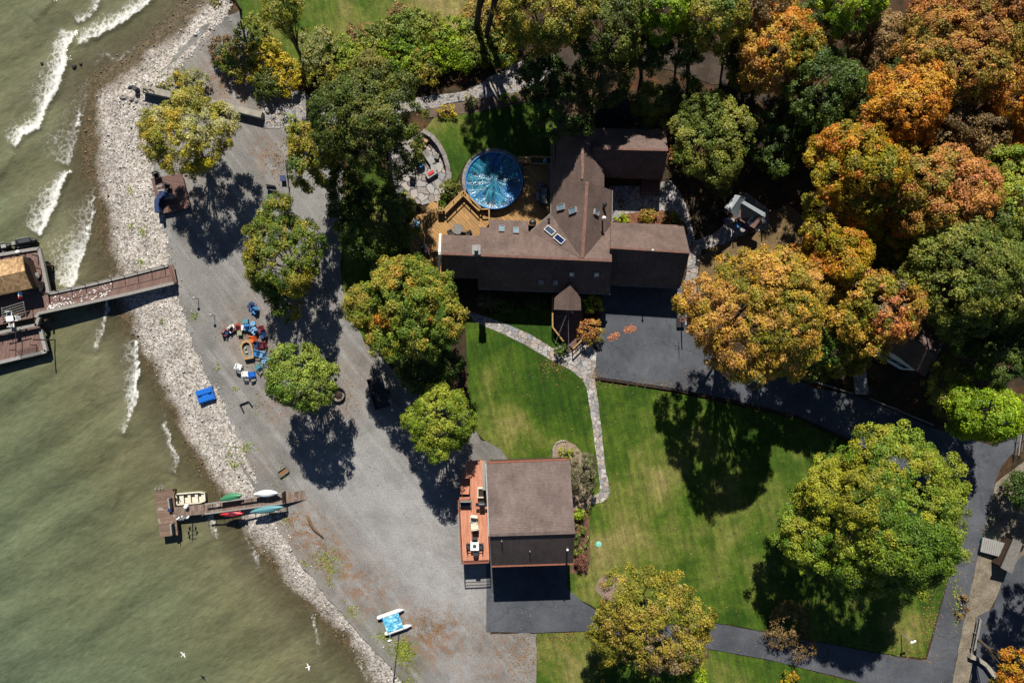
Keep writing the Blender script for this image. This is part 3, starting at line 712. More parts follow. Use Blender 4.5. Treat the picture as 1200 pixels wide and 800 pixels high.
def crown_arrays(lobes, pal, g, leaf=(.24, .165), dens=95, lump=(.34, .66), lowcut=-.35, patch=None, fluff=1.0, gap=.12):
    """lobes: (centre, radii); leaf clumps over the lobes' surfaces, sprays of leaves over each clump"""
    cen = np.array([l[0] for l in lobes]); rad = np.array([l[1] for l in lobes]); PP = []; NN = []; CC = []
    pal = np.array(PAL[pal]); k = len(pal); off = g.random(2) * 100
    for i in range(len(lobes)):
        r = rad[i]; area = 2.6 * math.pi * (r[0] * r[1] + r[0] * r[2]) * .75
        lr0 = (lump[0] + lump[1]) / 2; n = max(6, int(area / (2.0 * lr0 * lr0) * .92))
        u = g.normal(size=(n, 3)); u /= np.linalg.norm(u, axis=1, keepdims=True); u = u[u[:, 2] > lowcut]
        u = u[g.random(len(u)) > gap]
        p = cen[i] + u * r * (.74 + .30 * g.random(len(u)) + .26 * g.random(len(u)) ** 5)[:, None]
        ok = np.ones(len(p), bool)
        for j in range(len(lobes)):
            if j != i: ok &= ((((p - cen[j]) / (rad[j] * .82)) ** 2).sum(1) > 1)
        p = p[ok]; u = u[ok]
        for q, o in zip(p, u):
            lr = lump[0] * .7 + (lump[1] * 1.15 - lump[0] * .7) * g.random() ** 1.5
            m = max(5, int(dens * 3.6 * lr * lr * (.7 + .6 * g.random())))
            d = g.normal(size=(m, 3)); d[:, 2] += .25; d += o * .7; d /= np.linalg.norm(d, axis=1, keepdims=True)
            pp = q + d * lr * np.array([1, 1, .8]) * (.3 + .95 * g.random(m)[:, None] ** .8) * fluff
            nn = d * .55 + o * .3 + g.normal(size=(m, 3)) * .42 + np.array([0, 0, .25])
            f = fbm(np.array([q[0] * .38 + off[0]]), np.array([q[1] * .38 + off[1] + q[2] * .2]), 3)[0]
            w = np.clip((f - .5) * 2.2 + .5 + .30 * g.normal() + .24 * g.normal(size=m), 0, .999) * (k - 1)
            lo = w.astype(int); fr = (w - lo)[:, None]
            c = pal[lo] * (1 - fr) + pal[np.minimum(lo + 1, k - 1)] * fr
            if patch:
                for (px_, py_, pz_, pr, pc) in patch:
                    s = math.exp(-(((q - np.array([px_, py_, pz_])) ** 2).sum()) / pr ** 2)
                    if g.random() < s: c = c * .25 + np.array(pc) * .75
            c = c * (1 + .16 * g.normal() + .16 * g.normal(size=(m, 1))).clip(.5, 1.6)
            PP.append(pp); NN.append(nn); CC.append(c)
    P_ = np.concatenate(PP); N_ = np.concatenate(NN); C_ = np.concatenate(CC)
    return leaves(P_, N_, leaf[0], leaf[1], g), np.repeat(np.c_[C_.clip(.004, .8), np.ones(len(C_))], 4, 0)

def leaf_object(name, V, col4, parent, org):
    me = np_mesh(name, V - np.array(org), np.arange(len(V)).reshape(-1, 4)); set_col(me, 'leaf_colour', col4)
    me.materials.append(MAT['leaf']); o = bpy.data.objects.new(name, me); C.objects.link(o)
    if parent is not None: o.parent = parent
    return o

def tree(name, label, px, py, rx, ry, zc, rz, pal, K=7, base=None, seed=1, cat='tree', group=None, dens=48, leaf=(.30, .21), lump=(.4, .8),
         patch=None, gap=.12, core=.74, fluff=1.0, lobe=.46, bark='bark', lowcut=-.35, bare=0):
    dens = dens * 3.0; leaf = (leaf[0] * .60, leaf[1] * .64); gap = gap * 1.0; core = core * .92; lump = (lump[0] * .5, lump[1] * .74); rx *= .935; ry *= .935
    g = np.random.default_rng(seed * 77 + 5)
    c = np.array(W(px, py, zc)); k = .1 * (H - zc) / H; ax, ay = rx * k, ry * k
    b = W(*base) if base else Vector((c[0] + g.normal() * .3, c[1] + g.normal() * .3, 0)); b.z = 0
    root = thing(name, label, cat, b, 0, group)
    lobes = [(c + np.array([0, 0, .05 * rz]), np.array([ax * core, ay * core, rz * core]))]
    a0 = g.random() * 6.28; K = int(K * 1.35)
    if group == WG: rx *= 1.15; ry *= 1.15; ax *= 1.15; ay *= 1.15
    for i in range(K):
        a = a0 + 6.283 * i / K + g.normal() * .2; el = R(g.uniform(-20, 40)); l = lobe * g.uniform(.58, 1.12)
        e = g.uniform(.78, 1.10) - l
        lobes.append((c + np.array([math.cos(a) * ax * e, math.sin(a) * ay * e, math.sin(el) * rz * .7]), np.array([ax * l, ay * l, rz * l * .9])))
    for i in range(max(2, int(K * .6))):
        a = g.random() * 6.28; e = g.uniform(.1, .42); l = lobe * .85 * g.uniform(.75, 1.1)
        lobes.append((c + np.array([math.cos(a) * ax * e, math.sin(a) * ay * e, rz * .58]), np.array([ax * l, ay * l, rz * l * .8])))
    pt = None
    if patch: pt = [(c[0] + x * ax, c[1] + y * ay, c[2] + z * rz, r * max(ax, ay), rgb(*cc)) for x, y, z, r, cc in patch]
    V, CC = crown_arrays(lobes, pal, g, leaf, dens, lump, patch=pt, gap=gap, fluff=fluff, lowcut=lowcut)
    t = MB(); r0 = max(.1, .019 * (zc + rz)); top = Vector((c[0], c[1], zc + rz * .2)); mid = b.lerp(top, .45) + Vector((g.normal() * .15, g.normal() * .15, 0))
    t.tube([b - Vector((0, 0, .1)), b + Vector((0, 0, .3)), mid, top], [r0 * 1.35, r0, r0 * .75, r0 * .3], 8)
    for ce, ra in lobes[1:]:
        f = g.uniform(.3, .6); s = b.lerp(mid, f * 1.6) if f < .5 else mid.lerp(top, (f - .5))
        e = Vector(ce); m2 = s.lerp(e, .5) + Vector((0, 0, .1 * zc * g.random()))
        t.tube([s, m2, e], [r0 * .42, r0 * .28, r0 * .1], 5)
        for _ in range(3 + bare):
            d = g.normal(size=3); d[2] = abs(d[2]) * .5; d /= np.linalg.norm(d)
            e2 = e + Vector(d * ra * (.85 if not bare else 1.12)); t.tube([e.lerp(m2, .3), e.lerp(e2, .5) + Vector(g.normal(size=3) * .15), e2], [r0 * .12, r0 * .07, r0 * .025], 4)
    part('trunk', t, bark, root, True, smooth=True)
    leaf_object('crown', V, CC, root, b)
    return root

def shrub(label, px, py, r, h, pal, seed, group=None, name='shrub', ry=None, dens=70, leaf=(.2, .14), lump=(.18, .36), cat='shrub', stems=5, gap=.08, fluff=1.0, patch=None):
    g = np.random.default_rng(seed * 31 + 9); zc = h * .55; c = np.array(W(px, py, zc)); k = .1; ax = r * k; ay = (ry or r) * k; rz = h * .5
    b = Vector((c[0], c[1], 0)); root = thing(name, label, cat, b, 0, group)
    lobes = [(c, np.array([ax * .75, ay * .75, rz * .8]))]; K = max(3, int(3 + ax * 2))
    a0 = g.random() * 6
    for i in range(K):
        a = a0 + 6.283 * i / K + g.normal() * .2; e = g.uniform(.4, .62); l = g.uniform(.38, .56)
        lobes.append((c + np.array([math.cos(a) * ax * e, math.sin(a) * ay * e, g.uniform(-.15, .4) * rz]), np.array([ax * l, ay * l, rz * l])))
    V, CC = crown_arrays(lobes, pal, g, leaf, dens, lump, lowcut=-.3, gap=gap, fluff=fluff)
    V[:, 2] = np.maximum(V[:, 2], .06)
    t = MB()
    for i in range(stems):
        a = i * 6.283 / stems; e = b + Vector((math.cos(a) * ax * .5, math.sin(a) * ay * .5, h * .6))
        t.tube([b + Vector((0, 0, -.05)), b.lerp(e, .5) + Vector((0, 0, h * .1)), e], [.05, .035, .012], 5)
    part('stem', t, 'bark', root, True)
    leaf_object('foliage', V, CC, root, b)
    return root

WG = 'woodland trees east of the house'
SH_T = 'shade trees along the lake drive'
# beside the lake
tree('willow_tree', 'yellow green willow like tree standing over the brick red beach platform', 222, 160, 58, 54, 6.5, 3.6, 'willow', 7, (235, 172), 1, dens=52, leaf=(.32, .15), lump=(.35, .75), gap=.06, core=.76, patch=[(-.25, -.1, .4, .4, (196, 164, 40)), (.15, -.5, .3, .4, (200, 190, 40)), (.5, .1, .6, .4, (196, 196, 150))])
tree('round_tree', 'tall oval green and gold maple north of the beach chairs, beside the gravel lane', 333, 303, 50, 72, 6.4, 5.0, 'maple_green', 8, (353, 325), 2, group=SH_T)
tree('round_tree', 'fresh light green tree between the chair circle and the gravel lane', 354, 443, 52, 46, 6.8, 4.0, 'light_green', 7, (374, 446), 3, group=SH_T, gap=.16, core=.7)
tree('round_tree', 'green maple with orange leaf patches at the west end of the main house', 479, 362, 67, 71, 8.0, 5.6, 'maple_turning', 9, (497, 372), 4, group=SH_T, patch=[(-.35, -.25, .6, .14, (226, 140, 50)), (.28, -.28, .6, .17, (226, 140, 50)), (-.1, .45, .6, .2, (205, 160, 60))])
tree('round_tree', 'neat bright yellow green round tree on the lawn corner by the redwood deck', 516, 494, 45, 42, 6.0, 3.8, 'bright_green', 6, (522, 488), 5, group=SH_T, core=.82, lobe=.4, leaf=(.26, .18), dens=62)
tree('dark_tree', 'wide dark green tree west of the fire pit patio', 437, 140, 66, 72, 11.5, 5.5, 'dark_green', 9, (455, 172), 6, patch=[(.1, .8, .3, .4, (140, 132, 60))])
tree('dark_tree', 'smaller leafy green tree left of the wide dark tree, by the gravel lot', 372, 182, 37, 42, 8.0, 4.2, 'maple_green', 6, (392, 190), 7)
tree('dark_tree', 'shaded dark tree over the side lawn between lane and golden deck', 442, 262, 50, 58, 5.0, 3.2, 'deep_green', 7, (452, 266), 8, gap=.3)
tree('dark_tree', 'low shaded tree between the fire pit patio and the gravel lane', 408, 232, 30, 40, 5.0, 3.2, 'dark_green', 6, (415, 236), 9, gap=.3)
# big lawn trees
tree('maple_tree', 'broad orange maple beside the asphalt parking court', 881, 371, 83, 82, 13.0, 6.5, 'orange', 10, (842, 388), 10, gap=.05, leaf=(.28, .2), dens=56, lump=(.4, .8))
tree('broad_tree', 'very large yellow green tree standing alone at the bend of the road', 1018, 602, 108, 102, 9.5, 7.0, 'ash_green', 11, (968, 588), 11, leaf=(.27, .19), dens=60, lump=(.42, .9), gap=.05, core=.74, patch=[(-.4, .6, .5, .5, (172, 166, 46)), (-.6, .2, .4, .4, (164, 164, 44))])
tree('broad_tree', 'golden brown tree on the south lawn beside the mulch ring', 764, 724, 78, 70, 8.0, 5.0, 'gold_green', 10, (742, 692), 12, leaf=(.30, .19), dens=44, gap=.1, core=.72, bare=2, patch=[(.1, -.5, .3, .4, (150, 130, 112))])
# woodland on the right
tree('woodland_tree', 'two tone green and orange maple just behind the broad orange maple', 972, 300, 44, 42, 9.5, 5.0, 'yellow_orange', 7, None, 13, group=WG)
tree('woodland_tree', 'orange and grey thinning maple by the brown roofed cottage', 1018, 368, 50, 54, 10.0, 5.0, 'orange', 8, None, 14, group=WG, gap=.2, bare=2, patch=[(0, .2, .5, .35, (150, 132, 120)), (.2, -.1, .5, .4, (222, 130, 80))])
tree('woodland_tree', 'green maple shading the pale sett path', 965, 412, 46, 30, 7, 3.8, 'maple_green', 6, None, 15, group=WG)
tree('woodland_tree', 'yellow orange maple at the edge of the dry grass clearing', 1000, 208, 58, 58, 11.0, 5.5, 'yellow_orange', 8, None, 16, group=WG, patch=[(.2, -.3, .3, .5, (120, 130, 30))])
tree('woodland_tree', 'salmon orange maple in the middle of the wood', 1095, 232, 60, 56, 11.0, 5.5, 'salmon', 8, None, 17, group=WG, patch=[(-.6, .2, .3, .5, (140, 140, 54))])
tree('woodland_tree', 'large dull olive green tree north of the cottage', 1128, 318, 70, 70, 11.0, 5.8, 'olive', 9, None, 18, group=WG)
tree('woodland_tree', 'deep orange maple in the wood, between brown gaps', 1058, 132, 56, 46, 10.0, 5.0, 'deep_orange', 8, None, 19, group=WG)
tree('woodland_tree', 'golden brown spreading tree in the top right wood', 1120, 78, 72, 52, 10.0, 5.0, 'brown_gold', 9, None, 20, group=WG)
tree('woodland_tree', 'rust orange tree at the top right corner of the wood', 1160, 18, 58, 44, 10.0, 5.0, 'rust', 7, None, 21, group=WG)
tree('woodland_tree', 'single bright orange maple above the green trees of the wood edge', 912, 56, 46, 52, 7.5, 4.4, 'orange', 7, None, 22, group=WG, patch=[(.1, .3, .4, .6, (226, 146, 44))])
tree('woodland_tree', 'shadowy deep green tree beside the single bright orange maple', 962, 108, 44, 42, 7.5, 4.2, 'deep_green', 7, None, 23, group=WG, gap=.3)
tree('woodland_tree', 'bright green tree at the top edge beside the brown gap in the wood', 992, 8, 38, 34, 9.0, 4.5, 'lime', 6, None, 24, group=WG, gap=.22)
tree('woodland_tree', 'orange tree in the right edge group, above the pinkish twiggy tree', 1186, 122, 40, 36, 9.5, 4.5, 'deep_orange', 6, None, 25, group=WG)
tree('woodland_tree', 'pinkish brown twiggy tree thinning among the orange maples', 1132, 160, 50, 34, 8.5, 4.0, 'brown', 7, None, 26, group=WG, gap=.3, bare=3)
tree('woodland_tree', 'lime yellow tree at the right edge of the wood', 1185, 242, 44, 60, 10.0, 5.0, 'bright_green', 7, None, 27, group=WG)
tree('woodland_tree', 'red orange small maple against the right edge, above the lime yellow tree', 1192, 180, 30, 30, 9.0, 4.0, 'deep_orange', 5, None, 28, group=WG)
tree('woodland_tree', 'dull green tree at the right edge, below the lime yellow tree', 1190, 345, 40, 56, 9.0, 4.6, 'olive', 7, None, 29, group=WG)
tree('woodland_tree', 'tall mid green tree right of the pool house roof', 834, 158, 42, 54, 5.6, 3.8, 'olive', 7, (815, 178), 30, group=WG, gap=.22)
tree('woodland_tree', 'dark green tree between the pool house tree and the orange maple', 908, 168, 32, 40, 3.6, 2.4, 'deep_green', 7, None, 31, group=WG, gap=.22)
tree('woodland_tree', 'brownish shaded tree above the play set path', 842, 206, 22, 20, 2.2, 1.6, 'dark_green', 5, None, 32, group=WG, gap=.35)
tree('lime_tree', 'lime green tree beside the road bend at the right', 1150, 484, 48, 38, 7.5, 3.8, 'lime', 7, None, 33)
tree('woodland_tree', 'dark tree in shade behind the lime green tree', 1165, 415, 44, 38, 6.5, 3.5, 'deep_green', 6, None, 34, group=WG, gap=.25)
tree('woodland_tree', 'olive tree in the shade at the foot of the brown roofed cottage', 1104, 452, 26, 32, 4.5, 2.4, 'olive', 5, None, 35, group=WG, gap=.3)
tree('corner_tree', 'yellow and orange tree in the bottom right corner', 1192, 784, 30, 32, 7.0, 3.5, 'yellow_orange', 6, None, 36)
tree('verge_tree', 'shaded dark tree overhanging the shed at the right edge', 1212, 574, 34, 28, 4, 2.4, 'deep_green', 6, None, 37, gap=.2)
tree('verge_tree', 'tall tree beyond the right edge shading the parking lot', 1312, 690, 80, 90, 11, 5.5, 'maple_green', 8, None, 38)
UG = 'understory trees in the wood'
for i, (x, y, r, z, p, l) in enumerate(((935, 142, 26, 4, 'deep_green', 'dim green understory tree below the single bright orange maple'), (1040, 182, 30, 6, 'maple_green', 'green understory tree between the deep orange and salmon maples'),
   (1085, 178, 28, 6, 'brown', 'brown understory tree above the salmon orange maple'), (1052, 268, 34, 7, 'maple_turning', 'green gold understory tree left of the salmon orange maple'), (1030, 292, 30, 5, 'dark_green', 'dark understory tree in the hollow above the thinning maple'),
   (1092, 146, 28, 7, 'brown_gold', 'golden understory tree right of the deep orange maple'), (1152, 222, 30, 8, 'salmon', 'salmon understory tree against the lime yellow tree'),
   (1168, 92, 36, 8, 'brown_gold', 'tawny understory tree between the rust orange and orange edge trees'), (1088, 28, 34, 7, 'rust', 'rust brown understory tree at the top edge of the wood'), (1052, 84, 26, 5, 'dark_green', 'shaded understory tree above the deep orange maple'),
   (1135, 380, 40, 5, 'deep_green', 'deep green understory tree right of the cottage'), (1182, 400, 34, 5, 'dark_green', 'dark understory tree at the right edge above the lime green tree'), (1192, 300, 30, 8, 'bright_green', 'yellow green understory tree at the right edge between lime yellow and dull green trees'),
   (1150, 190, 26, 6, 'brown', 'twiggy brown understory tree near the right edge'), (945, 352, 30, 6, 'maple_turning', 'green understory tree wedged between the broad orange maple and its neighbour'), (925, 408, 30, 5, 'maple_green', 'green understory tree on the drive edge right of the broad orange maple'), (880, 92, 26, 4, 'dark_green', 'dark understory tree left of the single bright orange maple'), (800, 52, 30, 5, 'deep_green', 'dark understory tree on the shaded pebble path'), (862, 60, 26, 5, 'dark_green', 'dim understory tree at the top between brown and bright orange maples'))):
    tree('woodland_tree', l, x, y, r * 1.1, r, z, z * .5, p, 6, None, 300 + i, group=UG, gap=.2)
# top row
TG = 'tall trees along the top edge'
tree('tall_tree', 'yellow green tall tree at the top edge over the hedge end', 640, 24, 62, 46, 12.0, 4.5, 'gold_green', 8, (628, 88), 40, group=TG, gap=.2)
tree('tall_tree', 'olive tall tree at the top edge, second in the row', 712, 40, 48, 50, 10.0, 4.5, 'dark_green', 7, (706, 78), 41, group=TG, gap=.22)
tree('tall_tree', 'fresh green tree at the top edge, third in the row', 768, 14, 44, 40, 9.0, 4.5, 'lime', 7, (750, 58), 42, group=TG, gap=.3)
tree('tall_tree', 'dim green tree at the top edge, fourth in the row', 830, 24, 44, 40, 9.0, 4.5, 'maple_green', 7, (806, 60), 43, group=TG, gap=.28)
tree('tall_tree', 'brown leaved tree at the top edge next to the bright orange maple', 884, 10, 40, 40, 8.0, 4.0, 'brown', 7, None, 44, group=TG, gap=.3)
tree('tall_tree', 'rust tinged tall tree at the top edge with its trunk rising from the hedge', 578, -112, 62, 52, 16.0, 4.5, 'gold_green', 8, (557, 44), 45, group=TG, gap=.34, lowcut=-.1)
tree('tall_tree', 'second tall tree whose trunk rises from the hedge end', 600, -104, 40, 42, 15.0, 4.0, 'brown_gold', 7, (566, 56), 46, group=TG, gap=.34)
tree('leaning_tree', 'yellow green drooping tree at the top edge with a leaning dark trunk', 334, 14, 26, 34, 9.5, 3.0, 'willow', 6, (356, 72), 47, gap=.3, leaf=(.34, .14), patch=[(0, 0, 0, 1.0, (150, 158, 46))])
tree('leaning_tree', 'small yellow green tree at the top edge above the beach', 266, -6, 24, 18, 6.0, 2.0, 'willow', 5, (282, 12), 48, gap=.25)
# between pool lawn and pool house
PG = 'garden trees north of the pool'
tree('garden_tree', 'dark green garden tree with brownish top north of the pool house', 702, 92, 40, 36, 6.5, 3.2, 'dark_green', 6, None, 50, group=PG, gap=.25, patch=[(.2, -.1, .6, .4, (150, 130, 84))])
tree('garden_tree', 'dark garden tree with a pinkish brown patch beside the long brown roof', 662, 132, 38, 32, 6.0, 3.2, 'deep_green', 6, None, 51, group=PG, gap=.2, patch=[(.3, .0, .6, .4, (140, 104, 84))])
tree('garden_tree', 'olive green garden tree behind the pool house', 764, 122, 32, 28, 2.2, 1.7, 'olive', 6, None, 52, group=PG, gap=.2)
tree('garden_tree', 'deep green garden tree in the shade left of the blue spruce', 634, 88, 32, 34, 7.0, 3.5, 'deep_green', 6, None, 53, group=PG, gap=.25)
tree('garden_tree', 'deep green garden tree right of the olive green garden tree', 802, 112, 28, 28, 2.4, 1.6, 'deep_green', 5, None, 54, group=PG, gap=.25)
tree('garden_tree', 'deep green garden tree over the stone border at the top', 746, 62, 34, 26, 6.0, 3.2, 'deep_green', 5, None, 55, group=PG, gap=.32)

# blue spruce: tiers of drooping branches
def spruce(label, px, py, r, h, seed):
    g = np.random.default_rng(seed); b = W(px, py, h * .5); b.z = 0; root = thing('spruce_tree', label, 'tree', b)
    t = MB(); t.tube([b - Vector((0, 0, .1)), b + Vector((0, 0, h))], [.2, .03], 7); PP = []; NN = []
    for z in np.arange(.9, h - .1, .38):
        rr = r * (1 - z / h) ** .85; n = int(9 + 6 * rr)
        for i in range(n):
            a = 6.283 * (i + g.random() * .7) / n; L = rr * (.75 + .35 * g.random()); m = max(5, int(L / .09))
            s = np.linspace(.08, 1, m); q = np.stack([math.cos(a) * L * s, math.sin(a) * L * s, z - .30 * L * s ** 1.4], 1)
            side = np.array([-math.sin(a), math.cos(a), 0])
            for o in (-1, 1, 0):
                PP.append(q + np.array(b) + side * o * (.15 * (1.1 - s))[:, None] + g.normal(size=(m, 3)) * .03); NN.append(np.array([0, 0, 1.0]) + g.normal(size=(m, 3)) * .45)
            e = b + Vector(q[-1]); t.tube([b + Vector((0, 0, z)), e], [.035, .01], 4)
    P_ = np.concatenate(PP); N_ = np.concatenate(NN); p = np.array(PAL['spruce']); cc = p[g.integers(0, 3, len(P_))] * (1 + .2 * g.normal(size=(len(P_), 1))).clip(.5, 1.6)
    part('trunk', t, 'bark', root, True)
    leaf_object('crown', leaves(P_, N_, .26, .1, g), np.repeat(np.c_[cc, np.ones(len(cc))], 4, 0), root, b)
spruce('dark blue green spruce with tiered branches behind the pool house roof', 722, 120, 2.6, 7.0, 3)
tree('dark_tree', 'low shaded tree beneath the orange patched maple, above the neat round tree', 500, 436, 42, 34, 3.6, 2.4, 'deep_green', 6, None, 39)
tree('woodland_tree', 'brown shaded tree at the top edge of the brown gap in the wood', 1020, 44, 40, 34, 5.5, 3.0, 'brown', 6, None, 56, group=WG, gap=.25)
tree('woodland_tree', 'dusky dark green tree left of the brown gap in the wood', 948, 40, 34, 36, 6.0, 3.2, 'deep_green', 6, None, 57, group=WG, gap=.25)
tree('woodland_tree', 'dusky green tree in the hollow below the deep orange maple', 1005, 128, 30, 34, 5.0, 2.6, 'dark_green', 5, None, 58, group=WG, gap=.3)
shrub('tawny spreading shrub in the shade of the large lone tree by the lower drive', 924, 728, 24, 2.6, 'brown', 240, gap=.3, leaf=(.2, .1))

# hedge of mixed shrubs between the neighbour's lawn and the stone border
HG = 'shrubs of the mixed hedge along the top lawn'
hedge = [(262, 60, 15, 2.2, 'brown', 'orange brown'), (296, 40, 17, 2.8, 'olive', 'olive'), (281, 76, 20, 2.6, 'maple_green', 'dark green and gold'), (312, 66, 17, 2.4, 'yellow', 'golden yellow'),
         (333, 88, 20, 1.9, 'yellow', 'deep yellow'), (316, 96, 14, 2.2, 'dark_green', 'dark green'), (372, 60, 20, 3.0, 'pale', 'pale silvery'), (384, 86, 20, 2.6, 'gold_green', 'gold green'), (404, 66, 18, 2.4, 'bright_green', 'gold leaved'),
         (416, 84, 18, 2.4, 'olive', 'dull olive'), (432, 66, 17, 2.6, 'bright_green', 'bright yellow green'), (424, 46, 15, 1.8, 'brown', 'straw brown'), (446, 50, 18, 2.6, 'olive', 'grey olive'), (452, 80, 18, 2.6, 'maple_green', 'leafy mid green'),
         (468, 24, 16, 1.8, 'brown', 'dry brown'), (482, 38, 21, 3.2, 'light_green', 'pale green'), (474, 64, 20, 2.8, 'lime', 'lime'), (496, 72, 20, 2.6, 'maple_green', 'deep mid green'), (503, 38, 17, 3.0, 'gold_green', 'brownish gold'),
         (514, 58, 21, 2.8, 'lime', 'vivid lime'), (531, 40, 18, 2.6, 'bright_green', 'yellow lime'), (540, 66, 18, 2.4, 'lime', 'low lime'), (560, 46, 22, 2.8, 'olive', 'shaded olive'), (582, 58, 20, 2.6, 'maple_green', 'shaded green'), (590, 30, 24, 3.0, 'gold_green', 'gold brown'), (566, 18, 20, 1.8, 'rust', 'rust red')]
for i, (x, y, r, h, p, nm) in enumerate(hedge):
    shrub('%s shrub in the mixed hedge below the top lawn%s' % (nm, ', lake end' if i < 6 else (', woodland end' if i > 21 else '')), x, y, r * 1.22, h * .78, p, 100 + i, HG, dens=85, leaf=(.2, .14), lump=(.22, .45))
# smaller plants
shrub('pale silvery green bush growing beside the concrete jetty wall', 228, 95, 15, 2.0, 'pale', 201, gap=.25)
shrub('round rust and gold bush between the porch and the parking court', 690.5, 388, 15, 1.9, 'rust', 202, dens=90)
shrub('yellow green bush on the east side of the porch roof', 694, 357, 11, 2.2, 'bright_green', 203, gap=.3)
shrub('grey olive upright shrub at the east wall of the garage', 684, 553, 15, 3.2, 'greyolive', 204, ry=26, leaf=(.14, .09), dens=120)
shrub('maroon mound shrub at the garage corner by the lower drive', 681.5, 658, 9.5, 1.3, 'purple', 205, leaf=(.14, .1), dens=110)
shrub('small lime shrub against the east wall of the garage', 679, 601, 7, .9, 'lime', 206)
shrub('leafy yellow green plants inside the stone edged bed', 663, 531, 9, .8, 'bright_green', 207, gap=.3)
shrub('mixed low ground plants along the garage east wall', 681, 632, 9, .6, 'olive', 208, ry=22, gap=.15, patch=None)
shrub('bright lime shrub at the bottom edge beneath the golden brown tree', 808, 796, 22, 2.4, 'lime', 209)
shrub('yellow orange shrub at the bottom edge beside the lower drive', 925, 797, 10, 1.4, 'yellow_orange', 210)
shrub('low lime mound in the patio bed, nearest the house', 728, 256, 8, .7, 'lime', 211, ry=4)
shrub('green shrub in the patio bed, nearest the path', 787, 256, 10, 1.0, 'maple_green', 212, ry=6)
shrub('brown green shrub in the middle of the patio bed', 760, 253, 12, .9, 'brown_gold', 213, ry=6)
shrub('yellow leaved clump at the corner of the pool lawn bed', 524, 131, 12, .7, 'yellow', 214, ry=6)
shrub('small yellow clump in the pool lawn bed', 552, 120, 7, .6, 'pale', 215)
shrub('lime clump in the pool lawn bed', 591, 114, 6, .6, 'lime', 216)
shrub('round yellow clump at the far end of the pool lawn bed', 619.5, 110, 7, .8, 'yellow', 217)
shrub('pale small lime clump second from the end of the pool lawn bed', 603, 113, 4.5, .5, 'lime', 218)
shrub('dark shrub inside the angle of the deck steps', 527, 222, 13, 1.2, 'dark_green', 219, ry=11)
shrub('shaded green shrub by the golden deck gate', 478, 236, 12, 1.6, 'maple_green', 220)
shrub('blue green shrub beneath the trees west of the golden deck', 466, 256, 12, 1.5, 'spruce', 221)
shrub('pink flowering shrub at the corner of the pool house', 787, 152, 11, 1.8, 'pink', 222)
shrub('red leaved shrub along the pool house east wall', 786, 180, 6, 1.1, 'rust', 223, ry=12)
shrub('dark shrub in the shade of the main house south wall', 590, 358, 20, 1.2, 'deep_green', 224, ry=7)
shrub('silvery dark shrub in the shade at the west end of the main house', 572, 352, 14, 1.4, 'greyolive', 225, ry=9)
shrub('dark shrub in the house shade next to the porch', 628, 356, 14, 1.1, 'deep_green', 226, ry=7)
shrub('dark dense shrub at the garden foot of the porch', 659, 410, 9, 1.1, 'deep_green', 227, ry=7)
shrub('yellow weedy clump on the beach near the jetty', 208, 92, 13, .6, 'yellow', 228, ry=7, gap=.3)
shrub('weedy clump on the beach edge next to the jetty wall', 191, 101, 8, .5, 'gold_green', 229, ry=5, gap=.3)
shrub('dry twiggy brown shrub at the edge of the lower drive', 938, 758, 17, 1.8, 'brown', 230, gap=.35, leaf=(.16, .08))
shrub('small tawny shrub in the shade by the lower drive', 908, 745, 13, 1.6, 'brown', 231, gap=.3, leaf=(.16, .08))
shrub('low green bush by the west end of the stone border', 306, 110, 9, .8, 'light_green', 232, gap=.25)
shrub('mossy yellow green bush at the foot of the smaller leafy tree', 340, 141, 9, .9, 'bright_green', 233, gap=.25)
shrub('tan weed clump on the dry verge by the parking lot', 1128, 712, 8, .5, 'brown', 234, ry=14, gap=.3)
shrub('dark bush beside the road lamp at the right edge', 1190, 572, 12, 1.6, 'deep_green', 235)
shrub('yellow potted marigold clump under the golden brown tree', 704.5, 780, 3.6, .6, 'yellow', 236, lump=(.1, .2))
shrub('second yellow marigold clump at the bottom edge', 706, 799, 3.4, .6, 'yellow', 237, lump=(.1, .2))

# ------------------------------------------------------------------ fallen leaves and weeds (nobody could count them)
def scatter(name, spots, size, pal, seed, z=.06):
    g = np.random.default_rng(seed); Q = []
    for x, y, rx, ry, n in spots:
        a = g.normal(size=(n, 2)); Q.append(np.stack([(x + a[:, 0] * rx - 600) * .1, (400 - y - a[:, 1] * ry) * .1, np.full(n, z) + g.random(n) * .02], 1))
    P_ = np.concatenate(Q); d = shore_d(P_[:, :2]); P_ = P_[d > 3]; p = np.array(PAL[pal])
    cc = p[g.integers(0, len(p), len(P_))] * (1 + .2 * g.normal(size=(len(P_), 1))).clip(.5, 1.6)
    V = leaves(P_, np.array([0, 0, 1.0]) + g.normal(size=P_.shape) * .35, size, size * .7, g)
    o = leaf_object(name, V, np.repeat(np.c_[cc, np.ones(len(cc))], 4, 0), None, (0, 0, 0)); o['kind'] = 'stuff'
